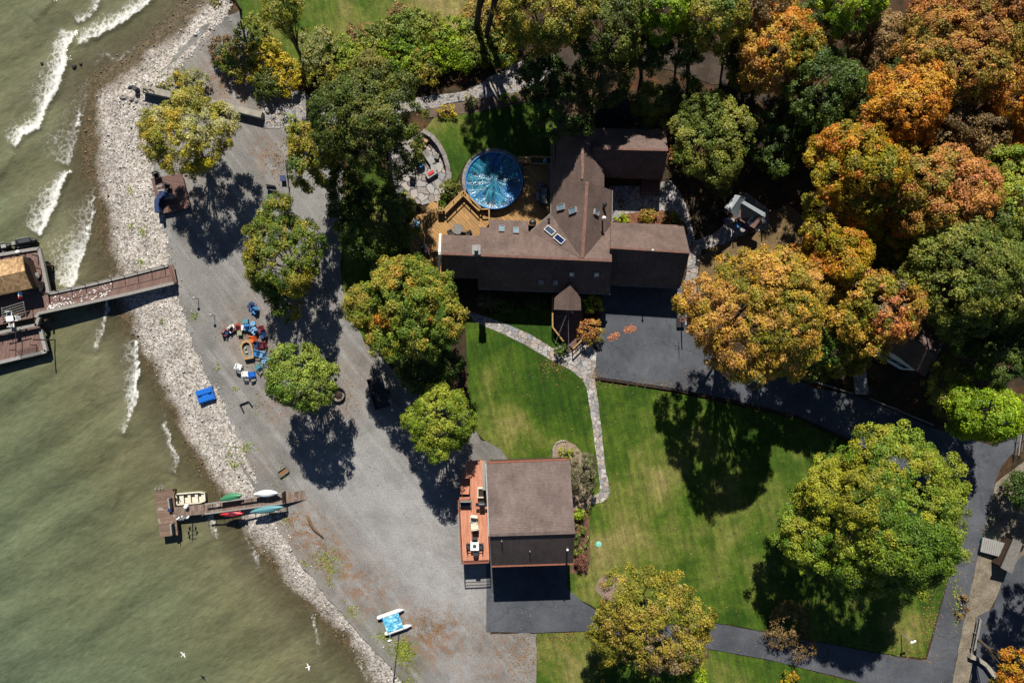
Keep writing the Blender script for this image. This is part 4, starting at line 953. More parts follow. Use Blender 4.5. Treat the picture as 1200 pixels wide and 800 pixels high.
scatter('fallen_leaves', [(650, 428, 9, 5, 150), (698, 440, 3, 8, 120), (740, 450, 40, 2.5, 160), (1088, 725, 6, 26, 300), (1065, 768, 20, 4, 160), (612, 768, 12, 22, 200), (600, 765, 24, 22, 120), (375, 645, 10, 16, 120), (345, 612, 10, 8, 60),
                         (285, 388, 10, 6, 160), (300, 408, 8, 10, 160), (325, 190, 8, 14, 160), (400, 466, 10, 10, 100), (500, 735, 10, 8, 120), (1000, 440, 90, 40, 300), (870, 300, 40, 25, 300), (960, 130, 60, 60, 300), (1000, 690, 60, 50, 500), (800, 600, 90, 60, 260), (760, 480, 60, 30, 160), (620, 480, 40, 50, 120), (850, 700, 50, 20, 120), (1115, 720, 12, 50, 160), (950, 760, 60, 12, 200),
                         (660, 746, 24, 3, 160), (310, 470, 15, 8, 80), (820, 440, 20, 8, 100), (640, 560, 300, 200, 500), (1110, 660, 20, 100, 160), (250, 100, 26, 10, 120), (745, 250, 24, 5, 120), (1140, 690, 10, 60, 120), (575, 540, 10, 3, 40), (560, 240, 40, 30, 150)], .14, 'brown', 5)
scatter('weeds', [(472, 762, 6, 7, 420), (449, 745, 6, 3, 90), (478, 800, 5, 5, 90), (210, 92, 12, 5, 160), (228, 371, 2, 2, 30), (383, 655, 8, 6, 140), (168, 272, 3, 3, 50), (152, 225, 2, 4, 25), (154, 265, 2, 3, 25), (228, 512, 3, 2, 30), (290, 525, 5, 4, 60), (270, 530, 5, 6, 40), (275, 545, 3, 2, 40),
                  (412, 717, 4, 5, 60), (357, 660, 3, 3, 40), (386, 681, 2, 3, 30), (388, 668, 2, 2, 30), (276, 455, 2, 2, 24), (331, 556, 4, 6, 40), (165, 307, 2, 3, 24), (255, 430, 3, 3, 20), (190, 378, 2, 2, 20), (1120, 700, 3, 20, 160), (320, 600, 5, 4, 40), (335, 610, 3, 4, 30)], .17, 'bright_green', 6, .08)
# ------------------------------------------------------------------ buildings
CAM = Vector((0, 0, H))
def plane3(a, b, c):
    a, b, c = W(*a), W(*b), W(*c); n = (b - a).cross(c - a).normalized(); return a, n
def on(pl, px, py):
    a, n = pl; d = W(px, py, 0) - CAM; t = (a - CAM).dot(n) / d.dot(n); return CAM + d * t
def face(mb, pl, px, t=.16):
    mb.slab([on(pl, x, y) for x, y in px], t); return mb
def wall_ring(mb, pts, z0, z1s):
    """upright walls round a plan polygon, heights given per corner"""
    n = len(pts)
    for i in range(n):
        a, b = Vector(pts[i]), Vector(pts[(i + 1) % n]); za, zb = z1s[i], z1s[(i + 1) % n]
        d = (b - a); d.z = 0; s = Vector((-d.y, d.x, 0)).normalized() * .07
        vs = [(a + s).to_tuple()[:2] + (z0,), (b + s).to_tuple()[:2] + (z0,), (b + s).to_tuple()[:2] + (zb,), (a + s).to_tuple()[:2] + (za,),
              (a - s).to_tuple()[:2] + (z0,), (b - s).to_tuple()[:2] + (z0,), (b - s).to_tuple()[:2] + (zb,), (a - s).to_tuple()[:2] + (za,)]
        mb.add(vs, [(0, 1, 2, 3), (7, 6, 5, 4), (3, 2, 6, 7), (0, 4, 5, 1), (0, 3, 7, 4), (1, 5, 6, 2)])
    return mb

house = thing('main_house', 'long brown shingled house with wings, skylights and a silver chimney beside the pool', 'house', W(640, 300))
A, B = (517.5, 297, 6.6), (717, 305.5, 6.6)
PN = plane3(A, B, (600, 258, 2.8)); PS = plane3(A, B, (640, 342, 2.9))
NS1, NS2 = (688, 213, 6.5), (682, 303, 6.55)
PW = plane3(NS1, NS2, (646, 235, 2.8)); PE = plane3(NS1, NS2, (717, 235, 2.9))
PC = plane3((622, 271.5, 2.95), (645, 251, 2.95), (682, 303, 6.55))
mb = MB()
face(mb, PN, [(517.5, 297), (518.7, 275), (562, 276.3), (562, 266), (573, 266.5), (573, 257.3), (619, 259), (619, 270.5), (622, 271.5), (682, 303.5)])
face(mb, PN, [(682.5, 304), (716, 264), (717, 305.5)])
roofN = part('roof', mb, 'roof', house, True)
mb = MB(); face(mb, PS, [(517.4, 297.3), (560, 299.1), (560, 326.5), (517, 325)]); face(mb, PS, [(560, 299.1), (717, 305.8), (715, 344), (560, 338)])
part('roof', mb, 'roof', house, True)
mb = MB(); face(mb, PC, [(622, 271.5), (645.3, 251), (682, 303)])
part('roof', mb, 'roof', house, True)
mb = MB(); face(mb, PW, [(648, 150), (682, 150), (682.5, 200), (688, 213), (682.3, 303), (645.3, 251)])
part('roof', mb, 'roof', house, True)
mb = MB(); face(mb, PE, [(688.2, 213), (717.5, 223), (716.5, 263), (682.5, 303.5)])
part('roof', mb, 'roof', house, True)
zr = on(PW, 682.3, 180).z
PU = plane3((682.3, 150, zr), (682.7, 213, zr), (708, 200, zr - 2.2))
mb = MB(); face(mb, PU, [(682.2, 150), (708.5, 150), (708, 219.5), (690, 214), (682.8, 206)])
part('roof', mb, 'roof', house, True)
# pool house wing and garage wing
PA = plane3((697, 174, 5.3), (783, 176, 5.3), (740, 151, 2.7)); PB = plane3((697, 174, 5.3), (783, 176, 5.3), (740, 208, 2.6))
mb = MB(); face(mb, PA, [(694, 174), (700, 150), (779.5, 151.5), (783, 176)]); part('roof', mb, 'roof', house, True)
mb = MB(); face(mb, PB, [(694, 174.2), (783, 176.3), (776, 210), (700, 207)]); part('roof', mb, 'roof', house, True)
GA, GB = (715, 290, 6.4), (808.5, 296, 6.4)
PG1 = plane3(GA, GB, (760, 262.5, 3.0)); PG2 = plane3(GA, GB, (750, 335, 2.9))
mb = MB(); face(mb, PG1, [(715.2, 290), (716, 260.5), (801, 264), (808.5, 296)]); part('roof', mb, 'roof', house, True)
mb = MB(); face(mb, PG2, [(715, 290.2), (808.4, 296.3), (797, 337), (710, 333)]); part('roof', mb, 'roof', house, True)
# entry porch roof
PP1 = plane3((668.5, 331, 4.3), (666, 363.5, 4.3), (649.5, 356, 3.1)); PP2 = plane3((668.5, 331, 4.3), (666, 363.5, 4.3), (681, 356, 3.1))
mb = MB(); face(mb, PP1, [(668.5, 330), (666, 363.5), (649, 362.5), (650, 349)], .12); face(mb, PP2, [(668.5, 330), (680.5, 350), (681, 363.5), (666, 363.5)], .12)
porch_roof = part('porch_roof', mb, 'roof', house, True)
mb = MB()
for s in ((650.5, 361), (679.5, 361.5)):
    p = W(s[0], s[1], 3.0); mb.box((p.x, p.y, 1.5), (.16, .16, 3.0))
part('porch_post', mb, 'goldrail', house, True)
# ridge caps
mb = MB()
mb.beam(on(PW, 688, 213) + Vector((0, 0, .05)), on(PW, 682.5, 302) + Vector((0, 0, .05)), .34, .06); part('ridge_cap', mb, 'copper', house, True)
mb = MB(); mb.beam(on(PW, 682.2, 151) + Vector((0, 0, .05)), on(PW, 682.7, 210) + Vector((0, 0, .05)), .3, .06); part('ridge_cap', mb, 'copper', house, True)
mb = MB(); mb.beam(W(*A) + Vector((0, 0, .05)), W(*B) + Vector((0, 0, .05)), .26, .06); part('ridge_cap', mb, 'copper', house, True)
mb = MB(); mb.beam(W(*GA) + Vector((0, 0, .05)), W(*GB) + Vector((0, 0, .05)), .22, .06); part('ridge_cap', mb, 'copper', house, True)
mb = MB(); mb.beam(W(697, 174, 5.35), W(783, 176, 5.35), .22, .06); part('ridge_cap', mb, 'copper', house, True)
# walls under the roofs
def foot(px, py, z): p = W(px, py, z); return Vector((p.x, p.y, 0))
def wz(mb, corners, z0=-.05):
    wall_ring(mb, [foot(x, y, z) for x, y, z in corners], z0, [z - .25 for x, y, z in corners]); return mb
mb = MB()
for rect, rA, rB in (([(522, 279, 4.5), (567, 279, 4.4), (576, 262, 3.0), (616, 263, 3.0), (712, 268, 3.2), (711, 338, 3.1), (564, 333, 3.1), (562, 322, 4.2), (521, 321, 4.2)], 0, 0),
                     ([(651, 156, 3.2), (704, 156, 3.2), (704, 215, 3.2), (712, 228, 3.2), (711, 262, 3.2), (651, 250, 3.2)], 0, 0),
                     ([(704, 156, 3.0), (774, 157, 3.0), (770, 204, 2.9), (704, 202, 2.9)], 0, 0),
                     ([(719, 266, 3.3), (797, 269, 3.3), (791, 331, 3.2), (716, 328, 3.2)], 0, 0)):
    wz(mb, rect)
def gable(mb, a, b, top):
    """a triangular wall between two eave points and the ridge end"""
    a, b, t = Vector(a), Vector(b), Vector(top); d = (b - a).cross(Vector((0, 0, 1))).normalized() * .06
    vs = [a + d, b + d, t + d, a - d, b - d, t - d]; mb.add(vs, [(0, 1, 2), (5, 4, 3), (0, 3, 4, 1), (1, 4, 5, 2), (2, 5, 3, 0)])
gable(mb, W(521, 278, 4.4), W(520.5, 322, 4.3), W(521, 297, 6.3))
gable(mb, W(713, 266, 3.0), W(711, 340, 3.0), W(713, 305, 6.3))
gable(mb, W(774, 156, 2.7), W(770, 205, 2.6), W(777, 176, 5.0)); gable(mb, W(796, 267, 3.0), W(791, 333, 2.9), W(802, 296, 6.1))
gable(mb, W(651, 154, 3.0), W(705, 154, 3.0), W(682, 153, zr - .3))
part('wall', mb, 'siding', house, True)
mb = MB(); a = on(PN, 516.2, 275); b = on(PN, 515.2, 297); c = on(PS, 514, 322)
mb.beam(a + Vector((0, 0, .05)), b + Vector((0, 0, .05)), .22, .3); mb.beam(b + Vector((0, 0, .05)), c + Vector((0, 0, .05)), .22, .3)
part('rake_board', mb, 'white', house, True, 'bright white board along the west gable edge')
# gutters
mb = MB()
for pl, p, q in ((PW, (646, 170), (645.5, 250)), (PC, (645, 250.5), (622, 271)), (PE, (717.5, 223), (717, 263)), (PS, (560.5, 338.6), (715, 344.6)), (PG2, (711, 333.4), (796, 337.4))):
    mb.beam(on(pl, *p) - Vector((0, 0, .04)), on(pl, *q) - Vector((0, 0, .04)), .13, .13)
part('gutter', mb, 'grey', house, True)
def skylight(pl, px, py, w, h, ang, glass='skyglass', frame='lgrey', par=house):
    p = on(pl, px, py); n = pl[1] if pl[1].z > 0 else -pl[1]
    x = Vector((math.cos(ang), math.sin(ang), 0)); x = (x - n * x.dot(n)).normalized(); y = n.cross(x)
    m = Matrix((x, y, n)).transposed().to_4x4(); m.translation = p
    f = MB()
    for sx, sy, lx, ly in ((0, 1, w, .07), (0, -1, w, .07), (1, 0, .07, h), (-1, 0, .07, h)): f.box((sx * w / 2, sy * h / 2, .1), (lx + .05, ly * .7, .24) if sx == 0 else (lx * .7, ly - .06, .24))
    g = MB(); g.box((0, 0, .09), (w - .09, h - .09, .14))
    fo = part('skylight', f.xf(m), frame, par, True); go = part('pane', g.xf(m), glass, fo, True)
for args in ((PN, 588, 269, .55, .95, 0), (PN, 604.7, 271, .55, .95, 0), (PW, 658, 243, 1.0, .6, 0), (PW, 672, 247, .95, .6, R(4)), (PE, 698, 249, .75, .55, R(-8))): skylight(*args)
skylight(PC, 645, 271, .62, 1.3, R(45), 'glass', 'white'); skylight(PC, 656, 281, .62, 1.3, R(45), 'solar', 'white')
for x, y in ((634, 330), (651, 330.5), (670, 320.5), (699, 321)): skylight(PS, x, y, .5, .6, 0)
def pipe(px, py, pl, h, r, mat, cap, name='vent_pipe'):
    p = on(pl, px, py); m = MB(); m.lathe([(r, -.2), (r, h)], p, 10); o = part(name, m, mat, house, True)
    k = MB(); k.lathe([(r * 2.2, h + .02), (r * 2.2, h + .1), (r * .6, h + .26)], p, 12); part('cap', k, cap, o, True)
pipe(706, 258, PE, 1.3, .1, 'steel', 'white', 'stove_pipe'); pipe(708, 241, PE, .5, .12, 'black', 'black'); pipe(643, 258, PC, .4, .07, 'black', 'black'); pipe(764, 294, PG1, .4, .06, 'steel', 'white')
mb = MB(); p = on(PN, 559.5, 296); mb.box((p.x, p.y, 7.2), (.75, .85, 3.0)); ch = part('chimney', mb, 'metalroof', house, True)
mb = MB(); mb.box((p.x, p.y, 8.74), (.9, 1.0, .08)); mb.lathe([(.2, 8.76), (.2, 9.2)], (p.x, p.y, 0), 12); part('cap', mb, 'lgrey', ch, True)
# windows and doors
def wall_window(px, py, z, w, h, ang, name='window', glass='glass', par=house, off=.1):
    p = foot(px, py, 3.1); n = Vector((math.sin(ang), -math.cos(ang), 0)); p = p + n * off; p.z = z
    f = MB(); f.box(p, (w + .16, .08, h + .16), ang); o = part(name, f, 'trim', par, True)
    g = MB(); g.box(p + n * .045, (w, .05, h), ang); part('pane', g, glass, o, True)
for x in (585, 610, 690): wall_window(x, 334 + (x - 585) * .045, 1.5, 1.3, 1.2, R(-2.4))
for x in (735, 770): wall_window(x, 329.4 + (x - 735) * .04, 1.25, 2.5, 2.3, R(-2.4), 'garage_door', 'dgrey')
wall_window(667, 336.6, 1.15, 1.0, 2.1, R(-2.4), 'door', 'dgrey')

# porch deck with its rails and the chain of lights
porch = thing('porch_deck', 'dark wooden entry porch with golden handrails in front of the house', 'porch', W(662, 380))
mb = MB(); mb.slab([W(x, y, .45) for x, y in ((647, 345), (683, 345), (683, 397), (671, 408), (660, 399), (647, 383))], .3); part('deck_floor', mb, 'raft', porch, True)
for pl in (((647.5, 349), (647.5, 383), (660, 399.5)), ((671.5, 408.5), (683, 397))):
    mb = MB()
    for (x0, y0), (x1, y1) in zip(pl, pl[1:]):
        mb.beam(W(x0, y0, 1.4), W(x1, y1, 1.4), .16, .08); mb.beam(W(x0, y0, .75), W(x1, y1, .75), .06, .08)
    for x, y in pl: p = W(x, y, 1.0); mb.box((p.x, p.y, .9), (.12, .12, 1.0))
    part('handrail', mb, 'goldrail', porch, True)
mb = MB()
for i in range(3): mb.box((W(666 + i * .6, 404 + i * 3.5).x, W(666, 404 + i * 3.5).y, .32 - i * .12), (1.4, .32, .1), R(30))
part('step', mb, 'raft', porch, True)
chain = thing('light_string', 'strings of small white lights hung from the porch gable peak', 'string lights', W(666, 366))
for (x, y, z) in ((666.5, 412, .6), (649, 376, 1.6), (654, 384, 1.4), (650, 404, .8)):
    mb = MB(); a = W(666, 363.5, 4.1); b = W(x, y, z); n = int((b - a).length / .28)
    ln = MB(); ln.tube([a, a.lerp(b, .5) - Vector((0, 0, .15)), b], .012, 4)
    o = part('cable', ln, 'black', chain, True)
    for i in range(1, n):
        t = i / n; q = a.lerp(b, t) - Vector((0, 0, .15 * 4 * t * (1 - t))); mb.box(q, (.07, .07, .09))
    part('bulb', mb, 'lgrey', o, True)

# garage with the upstairs deck
gar = thing('garage', 'two storey brown shingled garage with terracotta trim beside the redwood deck', 'garage', W(622, 610))
ra, rb = (573, 627.5, 8.6), (675, 624.5, 8.6)
Q1 = plane3(ra, rb, (620, 540.5, 5.7)); Q2 = plane3(ra, rb, (624, 660.5, 5.7))
mb = MB(); face(mb, Q1, [(570, 542.5), (667.5, 538.5), (674, 625), (573.5, 628)], .18); part('roof', mb, 'roof2', gar, True)
ROOFS = shingles('garage_south_shingle', col(118, 104, 97), rot=R(-2.3)); mb = MB(); face(mb, Q2, [(574, 628.2), (673.6, 625.2), (671.5, 659.5), (576, 662.5)], .18)  # darker copy of the garage shingle; the slope's grazing shade is painted in
part('roof', mb, ROOFS, gar, True, 'south slope with its shade put into the shingle colour')
mb = MB(); mb.beam(on(Q1, 573.2, 626.2) + Vector((0, 0, .09)), on(Q1, 674, 623.2) + Vector((0, 0, .09)), .3, .1); part('ridge_cap', mb, 'roof2', gar, True)
mb = MB()
for pl, p, q in ((Q1, (570, 541.8), (667.5, 537.8)), (Q2, (576, 663.2), (671.8, 660.2))):
    mb = MB(); mb.beam(on(pl, *p) + Vector((0, 0, -.02)), on(pl, *q) + Vector((0, 0, -.02)), .16, .2)
    part('fascia', mb, 'trim', gar, True)
mb = MB(); mb.beam(on(Q1, 569.3, 543) + Vector((0, 0, -.03)), on(Q1, 573, 628), .12, .2); mb.beam(on(Q2, 573.6, 628.5), on(Q2, 575.6, 662), .12, .2); part('rake_board', mb, 'lgrey', gar, True)
mb = MB(); cs = [W(574, 549.5, 5.5), W(663, 546, 5.5), W(666.5, 653, 5.5), W(579, 656, 5.5)]
wall_ring(mb, [Vector((c.x, c.y, 0)) for c in cs], -.05, [5.5] * 4)
rw, re = on(Q1, 577, 627.3), on(Q1, 670, 624.3)
gable(mb, cs[0], cs[3], rw - Vector((0, 0, .25))); gable(mb, cs[1], cs[2], re - Vector((0, 0, .25)))
part('wall', mb, 'siding', gar, True)
for x in (600, 643):
    p = W(x, 655 - (x - 579) * .034, 5.5); mb = MB(); mb.box((p.x, p.y - .1, 1.2), (3.0, .08, 2.4), R(2)); d = part('garage_door', mb, 'whitewall', gar, True)
    mb = MB(); mb.box((p.x, p.y - .17, .6), (.3, .06, .06)); part('handle', mb, 'black', d, True)
for y in (590, 620):
    p = W(576, y, 4); mb = MB(); mb.box((p.x - .06, p.y, 4.05), (.1, 1.6, 2.0)); w_ = part('sliding_door', mb, 'glass', gar, True)
p = on(Q2, 664.5, 642); mb = MB(); mb.lathe([(.07, -.1), (.07, .6)], p, 10); o = part('vent_pipe', mb, 'steel', gar, True); mb = MB(); mb.lathe([(.13, .6), (.13, .68), (.03, .78)], p, 10); part('cap', mb, 'white', o, True)
for x, y in ((621, 645), (588, 633)): p = on(Q2, x, y); mb = MB(); mb.lathe([(.06, -.1), (.06, .3)], p, 8); part('vent_pipe', mb, 'lgrey', gar, True)

DZ = 3.0
deck = thing('redwood_deck', 'raised orange redwood deck on posts along the west side of the garage', 'deck', W(556, 620))
mb = MB(); mb.slab([W(x, y, DZ) for x, y in ((537.8, 583), (551, 582.4), (551, 560), (545, 560), (545, 541), (563, 538.8), (569, 541), (571, 600), (573.5, 655.5), (541.6, 657))], .2); part('deck_floor', mb, 'deckred', deck, True)
def railing(pts, z, par, mat='rail', h=1.0, post=1.6, w=.1, name='railing', mid=1):
    mb = MB()
    for (x0, y0), (x1, y1) in zip(pts, pts[1:]):
        a, b = W(x0, y0, z), W(x1, y1, z); L = (b - a).length; n = max(1, round(L / post))
        mb.beam(a + Vector((0, 0, h)), b + Vector((0, 0, h)), w * 1.3, w * .7)
        for k in range(mid): mb.beam(a + Vector((0, 0, h * (k + 1) / (mid + 1))), b + Vector((0, 0, h * (k + 1) / (mid + 1))), w * .35, w * .5)
        for i in range(n + 1): q = a.lerp(b, i / n); mb.box(q + Vector((0, 0, h / 2)), (w, w, h))
    return part(name, mb, mat, par, True)
railing([(551, 582.6), (538, 583.4), (541.8, 656.8), (573, 655.4)], DZ, deck, 'trim', 1.0, 2.2, .09, mid=2)
for x, y in ((540, 586), (541, 620), (543, 654), (570, 653), (553, 562)): p = W(x, y, DZ); mb = MB(); mb.box((p.x, p.y, 1.4), (.18, .18, 2.8)); part('post', mb, 'trim', deck, True)
mb = MB()
for i in range(9): p = W(541.8, 580 - i * 3.6, DZ - .3 - i * .0); mb.box((W(548, 581, DZ).x - .35, W(548, 578 - i * 3.1, DZ - .33 * i).y, DZ - .35 - .32 * i), (1.0, .3, .06))
part('stair', mb, 'deckred', deck, True)
scr = MB(); scr.beam(W(567.3, 541.5, 3.9), W(567.8, 572, 3.9), .32, 1.8); solo('privacy_screen', scr, 'lgrey', 'long pale grey privacy screen on the redwood deck against the garage', 'screen', W(567.5, 556, DZ), world=True)
pl = thing('planter_box', 'white planter box at the end of the grey screen on the redwood deck', 'planter', W(565, 576, DZ))
mb = MB()
for sx, sy, lx, ly in ((0, .5, 1.0, .1), (0, -.5, 1.0, .1), (.45, 0, .1, .9), (-.45, 0, .1, .9)): mb.box((sx, sy, .3), (lx, ly, .6))
part('box', mb, 'cream', pl); mb = MB(); mb.box((0, 0, .25), (.8, .88, .4)); part('soil', mb, 'rust', pl)

# furniture on the redwood deck
def chair_parts(root, seat='dgrey', back='dgrey', leg='black', w=.55, arms=True):
    m = MB(); m.box((0, 0, .42), (w, w * .95, .06)); part('seat', m, seat, root)
    m = MB(); m.box((0, -w * .5, .72), (w, .06, .62), 0, R(-12)); part('backrest', m, back, root)
    for sx in (-1, 1):
        for sy in (-1, 1): m = MB(); m.beam((sx * w * .45, sy * w * .42, 0), (sx * w * .44, sy * w * .4, .41), .05, .05); part('leg', m, leg, root)
        if arms: m = MB(); m.box((sx * w * .52, 0, .62), (.07, w * .95, .04)); m.box((sx * w * .52, w * .42, .52), (.05, .05, .2)); part('armrest', m, back, root)
tb = thing('patio_table', 'square white table on the redwood deck with four grey chairs around it', 'table', W(556.6, 637.5, DZ))
mb = MB(); mb.box((0, 0, .72), (.95, .95, .06)); part('tabletop', mb, 'white', tb); mb = MB(); mb.box((0, 0, .757), (.36, .36, .012)); part('centre_panel', mb, 'dgrey', tb)
for sx in (-1, 1):
    for sy in (-1, 1): mb = MB(); mb.box((sx * .4, sy * .4, .34), (.06, .06, .68)); part('leg', mb, 'white', tb)
c0 = thing('patio_chair', 'grey patio chair on the house side of the white deck table', 'chair', W(556.8, 631.5, DZ), R(180), 'patio chairs round the white deck table'); chair_parts(c0)
dup(c0, W(557.8, 645, DZ), 0, 'grey patio chair on the lower drive side of the white deck table')
dup(c0, W(550.3, 638, DZ), R(-90), 'grey patio chair on the lake side of the white deck table'); dup(c0, W(563, 638, DZ), R(90), 'grey patio chair on the garage side of the white deck table')
ch = thing('lounge_chair', 'cream cushioned chair on the redwood deck, nearer the planter', 'chair', W(555.5, 607, DZ), R(172)); chair_parts(ch, 'cream', 'cream', 'black', .75)
dup(ch, W(556.5, 615, DZ), R(8), 'cream cushioned chair on the redwood deck, nearer the white table')
ot = thing('footstool', 'small dark slatted footstool on the redwood deck between chair and table', 'stool', W(557, 621.5, DZ)); mb = MB(); mb.box((0, 0, .36), (.5, .45, .06)); part('seat', mb, 'raft', ot)
for sx in (-1, 1):
    for sy in (-1, 1): mb = MB(); mb.box((sx * .2, sy * .18, .165), (.05, .05, .33)); part('leg', mb, 'black', ot)
so = thing('bench_swing', 'pale framed bench with dark cushion on the redwood deck by the stairs', 'bench', W(546, 588.5, DZ), R(180))
mb = MB(); mb.box((0, 0, .42), (1.1, .55, .1)); part('seat', mb, 'navy', so); mb = MB(); mb.box((0, -.32, .75), (1.2, .08, .7)); part('backrest', mb, 'lgrey', so)
for sx in (-1, 1): mb = MB(); mb.box((sx * .6, 0, .34), (.07, .65, .62)); part('armrest', mb, 'lgrey', so)
gr = thing('bistro_set', 'dark gas grill with side shelves on the redwood deck against the garage', 'grill', W(565, 589, DZ))
mb = MB(); mb.box((0, 0, .45), (.6, .5, .9)); part('body', mb, 'dgrey', gr); mb = MB(); mb.tube([(-.3, 0, .92), (.3, 0, .92)], .25, 10); part('lid', mb, 'black', gr)
for sx in (-1, 1): mb = MB(); mb.box((sx * .5, 0, .86), (.36, .4, .04)); part('shelf', mb, 'black', gr)

# neighbouring cottage at the right
cot = thing('cottage', 'brown roofed cottage with a white gable wall hidden under the maples', 'house', W(1062, 410))
K1 = plane3((1054, 386, 6.0), (1096, 416, 6.0), (1109, 393.5, 4.2)); 
mb = MB(); mb.slab([W(1040, 408, 4.2), W(1054, 386, 6.0), W(1096, 416, 6.0), W(1082, 440, 4.2)], .2); mb.slab([W(1054, 386, 6.0), W(1068, 362, 4.2), W(1110, 393, 4.2), W(1096, 416, 6.0)], .2); part('roof', mb, 'roof', cot, True)
mb = MB(); cc = [W(1041, 411, 4.2), W(1066, 370, 4.2), W(1105, 395, 4.2), W(1081, 434, 4.2)]; wall_ring(mb, [Vector((c.x, c.y, 0)) for c in cc], -.05, [4.1] * 4)
gable(mb, cc[3], cc[2], W(1094, 414.5, 5.8)); part('wall', mb, 'whitewall', cot, True)
a, b = W(1041, 411, 4.2), W(1081, 434, 4.2)
for t in (.25, .5, .75):
    p = a.lerp(b, t); ang = math.atan2(b.y - a.y, b.x - a.x); n = Vector((math.sin(ang), -math.cos(ang), 0)); q = Vector((p.x, p.y, 2.2)) + n * .1
    f = MB(); f.box(q, (1.1, .08, 1.3), ang); o = part('window', f, 'white', cot, True); g = MB(); g.box(q + n * .05, (.95, .05, 1.15), ang); part('pane', g, 'glass', cot if False else o, True)
mb = MB(); mb.beam(W(1110.5, 393, 4.15), W(1082.5, 440, 4.15), .16, .18); part('gutter', mb, 'lgrey', cot, True)

# sheds by the road
sh = thing('log_store', 'low log store with a pale ribbed metal roof and teal side beside the road', 'log store', W(1165, 642))
S0, S1, S2, S3 = (1152, 629, .6), (1181, 637, .8), (1179, 654, .8), (1149, 646, .6)
mb = MB(); mb.slab([W(*S0), W(*S1), W(*S2), W(*S3)], .08)
for i in range(1, 12): t = i / 12; mb.beam(W(*S0).lerp(W(*S1), t) + Vector((0, 0, .02)), W(*S3).lerp(W(*S2), t) + Vector((0, 0, .02)), .07, .05)
part('roof', mb, 'lgrey', sh, True); mb = MB(); cc = [W(1153.5, 630.5, .6), W(1180, 638, .7), W(1178, 652.5, .7), W(1151, 645, .6)]
wall_ring(mb, [Vector((c.x, c.y, 0)) for c in cc], -.05, [.5, .7, .7, .5]); part('wall', mb, 'teal', sh, True)
mb = MB(); p = W(1176, 655.5, 1.0); mb.lathe([(.28, 0), (.32, .5), (.3, .8), (.05, .9)], (p.x, p.y, 0), 14); solo('storage_drum', mb, 'sky', 'pale blue drum at the corner of the low log store', 'drum', (p.x, p.y, 0), world=True)
sb = thing('brown_shed', 'narrow brown roofed shed standing behind the low log store', 'shed', W(1186, 651))
mb = MB(); mb.slab([W(1188, 631, 1.9), W(1199, 635, 1.5), W(1186, 672, 1.5), W(1173, 665, 1.9)], .12); part('roof', mb, 'grey', sb, True)
mb = MB(); cc = [W(1188, 634, 1.8), W(1196, 637, 1.4), W(1184.5, 669, 1.4), W(1175, 664, 1.8)]; wall_ring(mb, [Vector((c.x, c.y, 0)) for c in cc], -.05, [1.7, 1.35, 1.35, 1.7]); part('wall', mb, 'siding', sb, True)

# playhouse on the stone path
ph = thing('playhouse', 'wooden play set with two grey gable roofs by the stone path', 'play set', W(872, 252))
mb = MB(); mb.slab([W(846, 246, 1.0), W(862, 229, 1.0), (W(897, 250, 1.0)), W(880, 273, 1.0)], .15); part('platform', mb, 'raft', ph, True)
for t in ((846, 246), (862, 230), (896, 250), (880, 272), (862, 258)): p = W(t[0], t[1], 1.2); mb = MB(); mb.box((p.x, p.y, 1.45), (.14, .14, 2.9)); part('post', mb, 'siding', ph, True)
mb = MB(); mb.slab([W(861, 228, 3.1), W(873, 231, 3.1), W(860.5, 250, 3.1), W(847.5, 245.5, 3.1)], .06)
mb2 = MB(); mb2.slab([W(849, 243, 3.6) , W(862, 228, 3.6), W(868, 229.5, 3.9), W(855.5, 248, 3.9)], .06); mb2.slab([W(868, 229.5, 3.9), W(873.5, 231, 2.9), W(864, 256, 2.6), W(855.5, 248, 3.9)], .06)
part('roof', mb2, 'metalroof', ph, True)
mb = MB(); mb.slab([W(868, 236.5, 3.0), W(870.5, 234.5, 2.8), W(897, 249.5, 2.8), W(897, 254, 3.0), W(893, 253, 3.3), W(869, 239, 3.3)], .05); part('roof', mb, 'metalroof', ph, True); mb = MB(); mb.slab([W(869, 238, 3.35), W(892, 252, 3.35), W(878, 264, 2.0), W(868, 256, 2.2)], .05); part('roof', mb, 'dgrey', ph, True)  # shadow side of this roof painted dark grey, sunny strip kept pale
mb = MB(); mb.slab([W(892, 252, 3.1), W(886, 258, 2.6), W(876, 259.5, 2.3), W(881, 254, 2.9)], .05); mb.slab([W(886, 258.5, 2.6), W(876, 260, 2.3), W(879, 264.5, 2.1)], .05); part('awning', mb, 'metalroof', ph, True)
def drum(name, label, px, py, z, r, h, mat, cat):
    m = MB(); m.lathe([(r * .8, 0), (r, h * .4), (r * .9, h), (r * .3, h * 1.02)], (0, 0, 0), 16); solo(name, m, mat, label, cat, W(px, py, z))
for x, y, m, l in ((850, 258.5, 'purple', 'small purple stool at the near corner of the play set platform'), (856.5, 259, 'lgrey', 'pale purple rimmed stool on the play set platform'), (864, 264.5, 'midblue', 'blue round stool on the play set platform'), (869, 269.5, 'lgrey', 'pale round stool at the outer edge of the play set platform'), (875, 263, 'purple', 'purple stool under the play set awning')):
    drum('toy_stool', l, x, y, 1.0, .32, .45, m, 'stool')
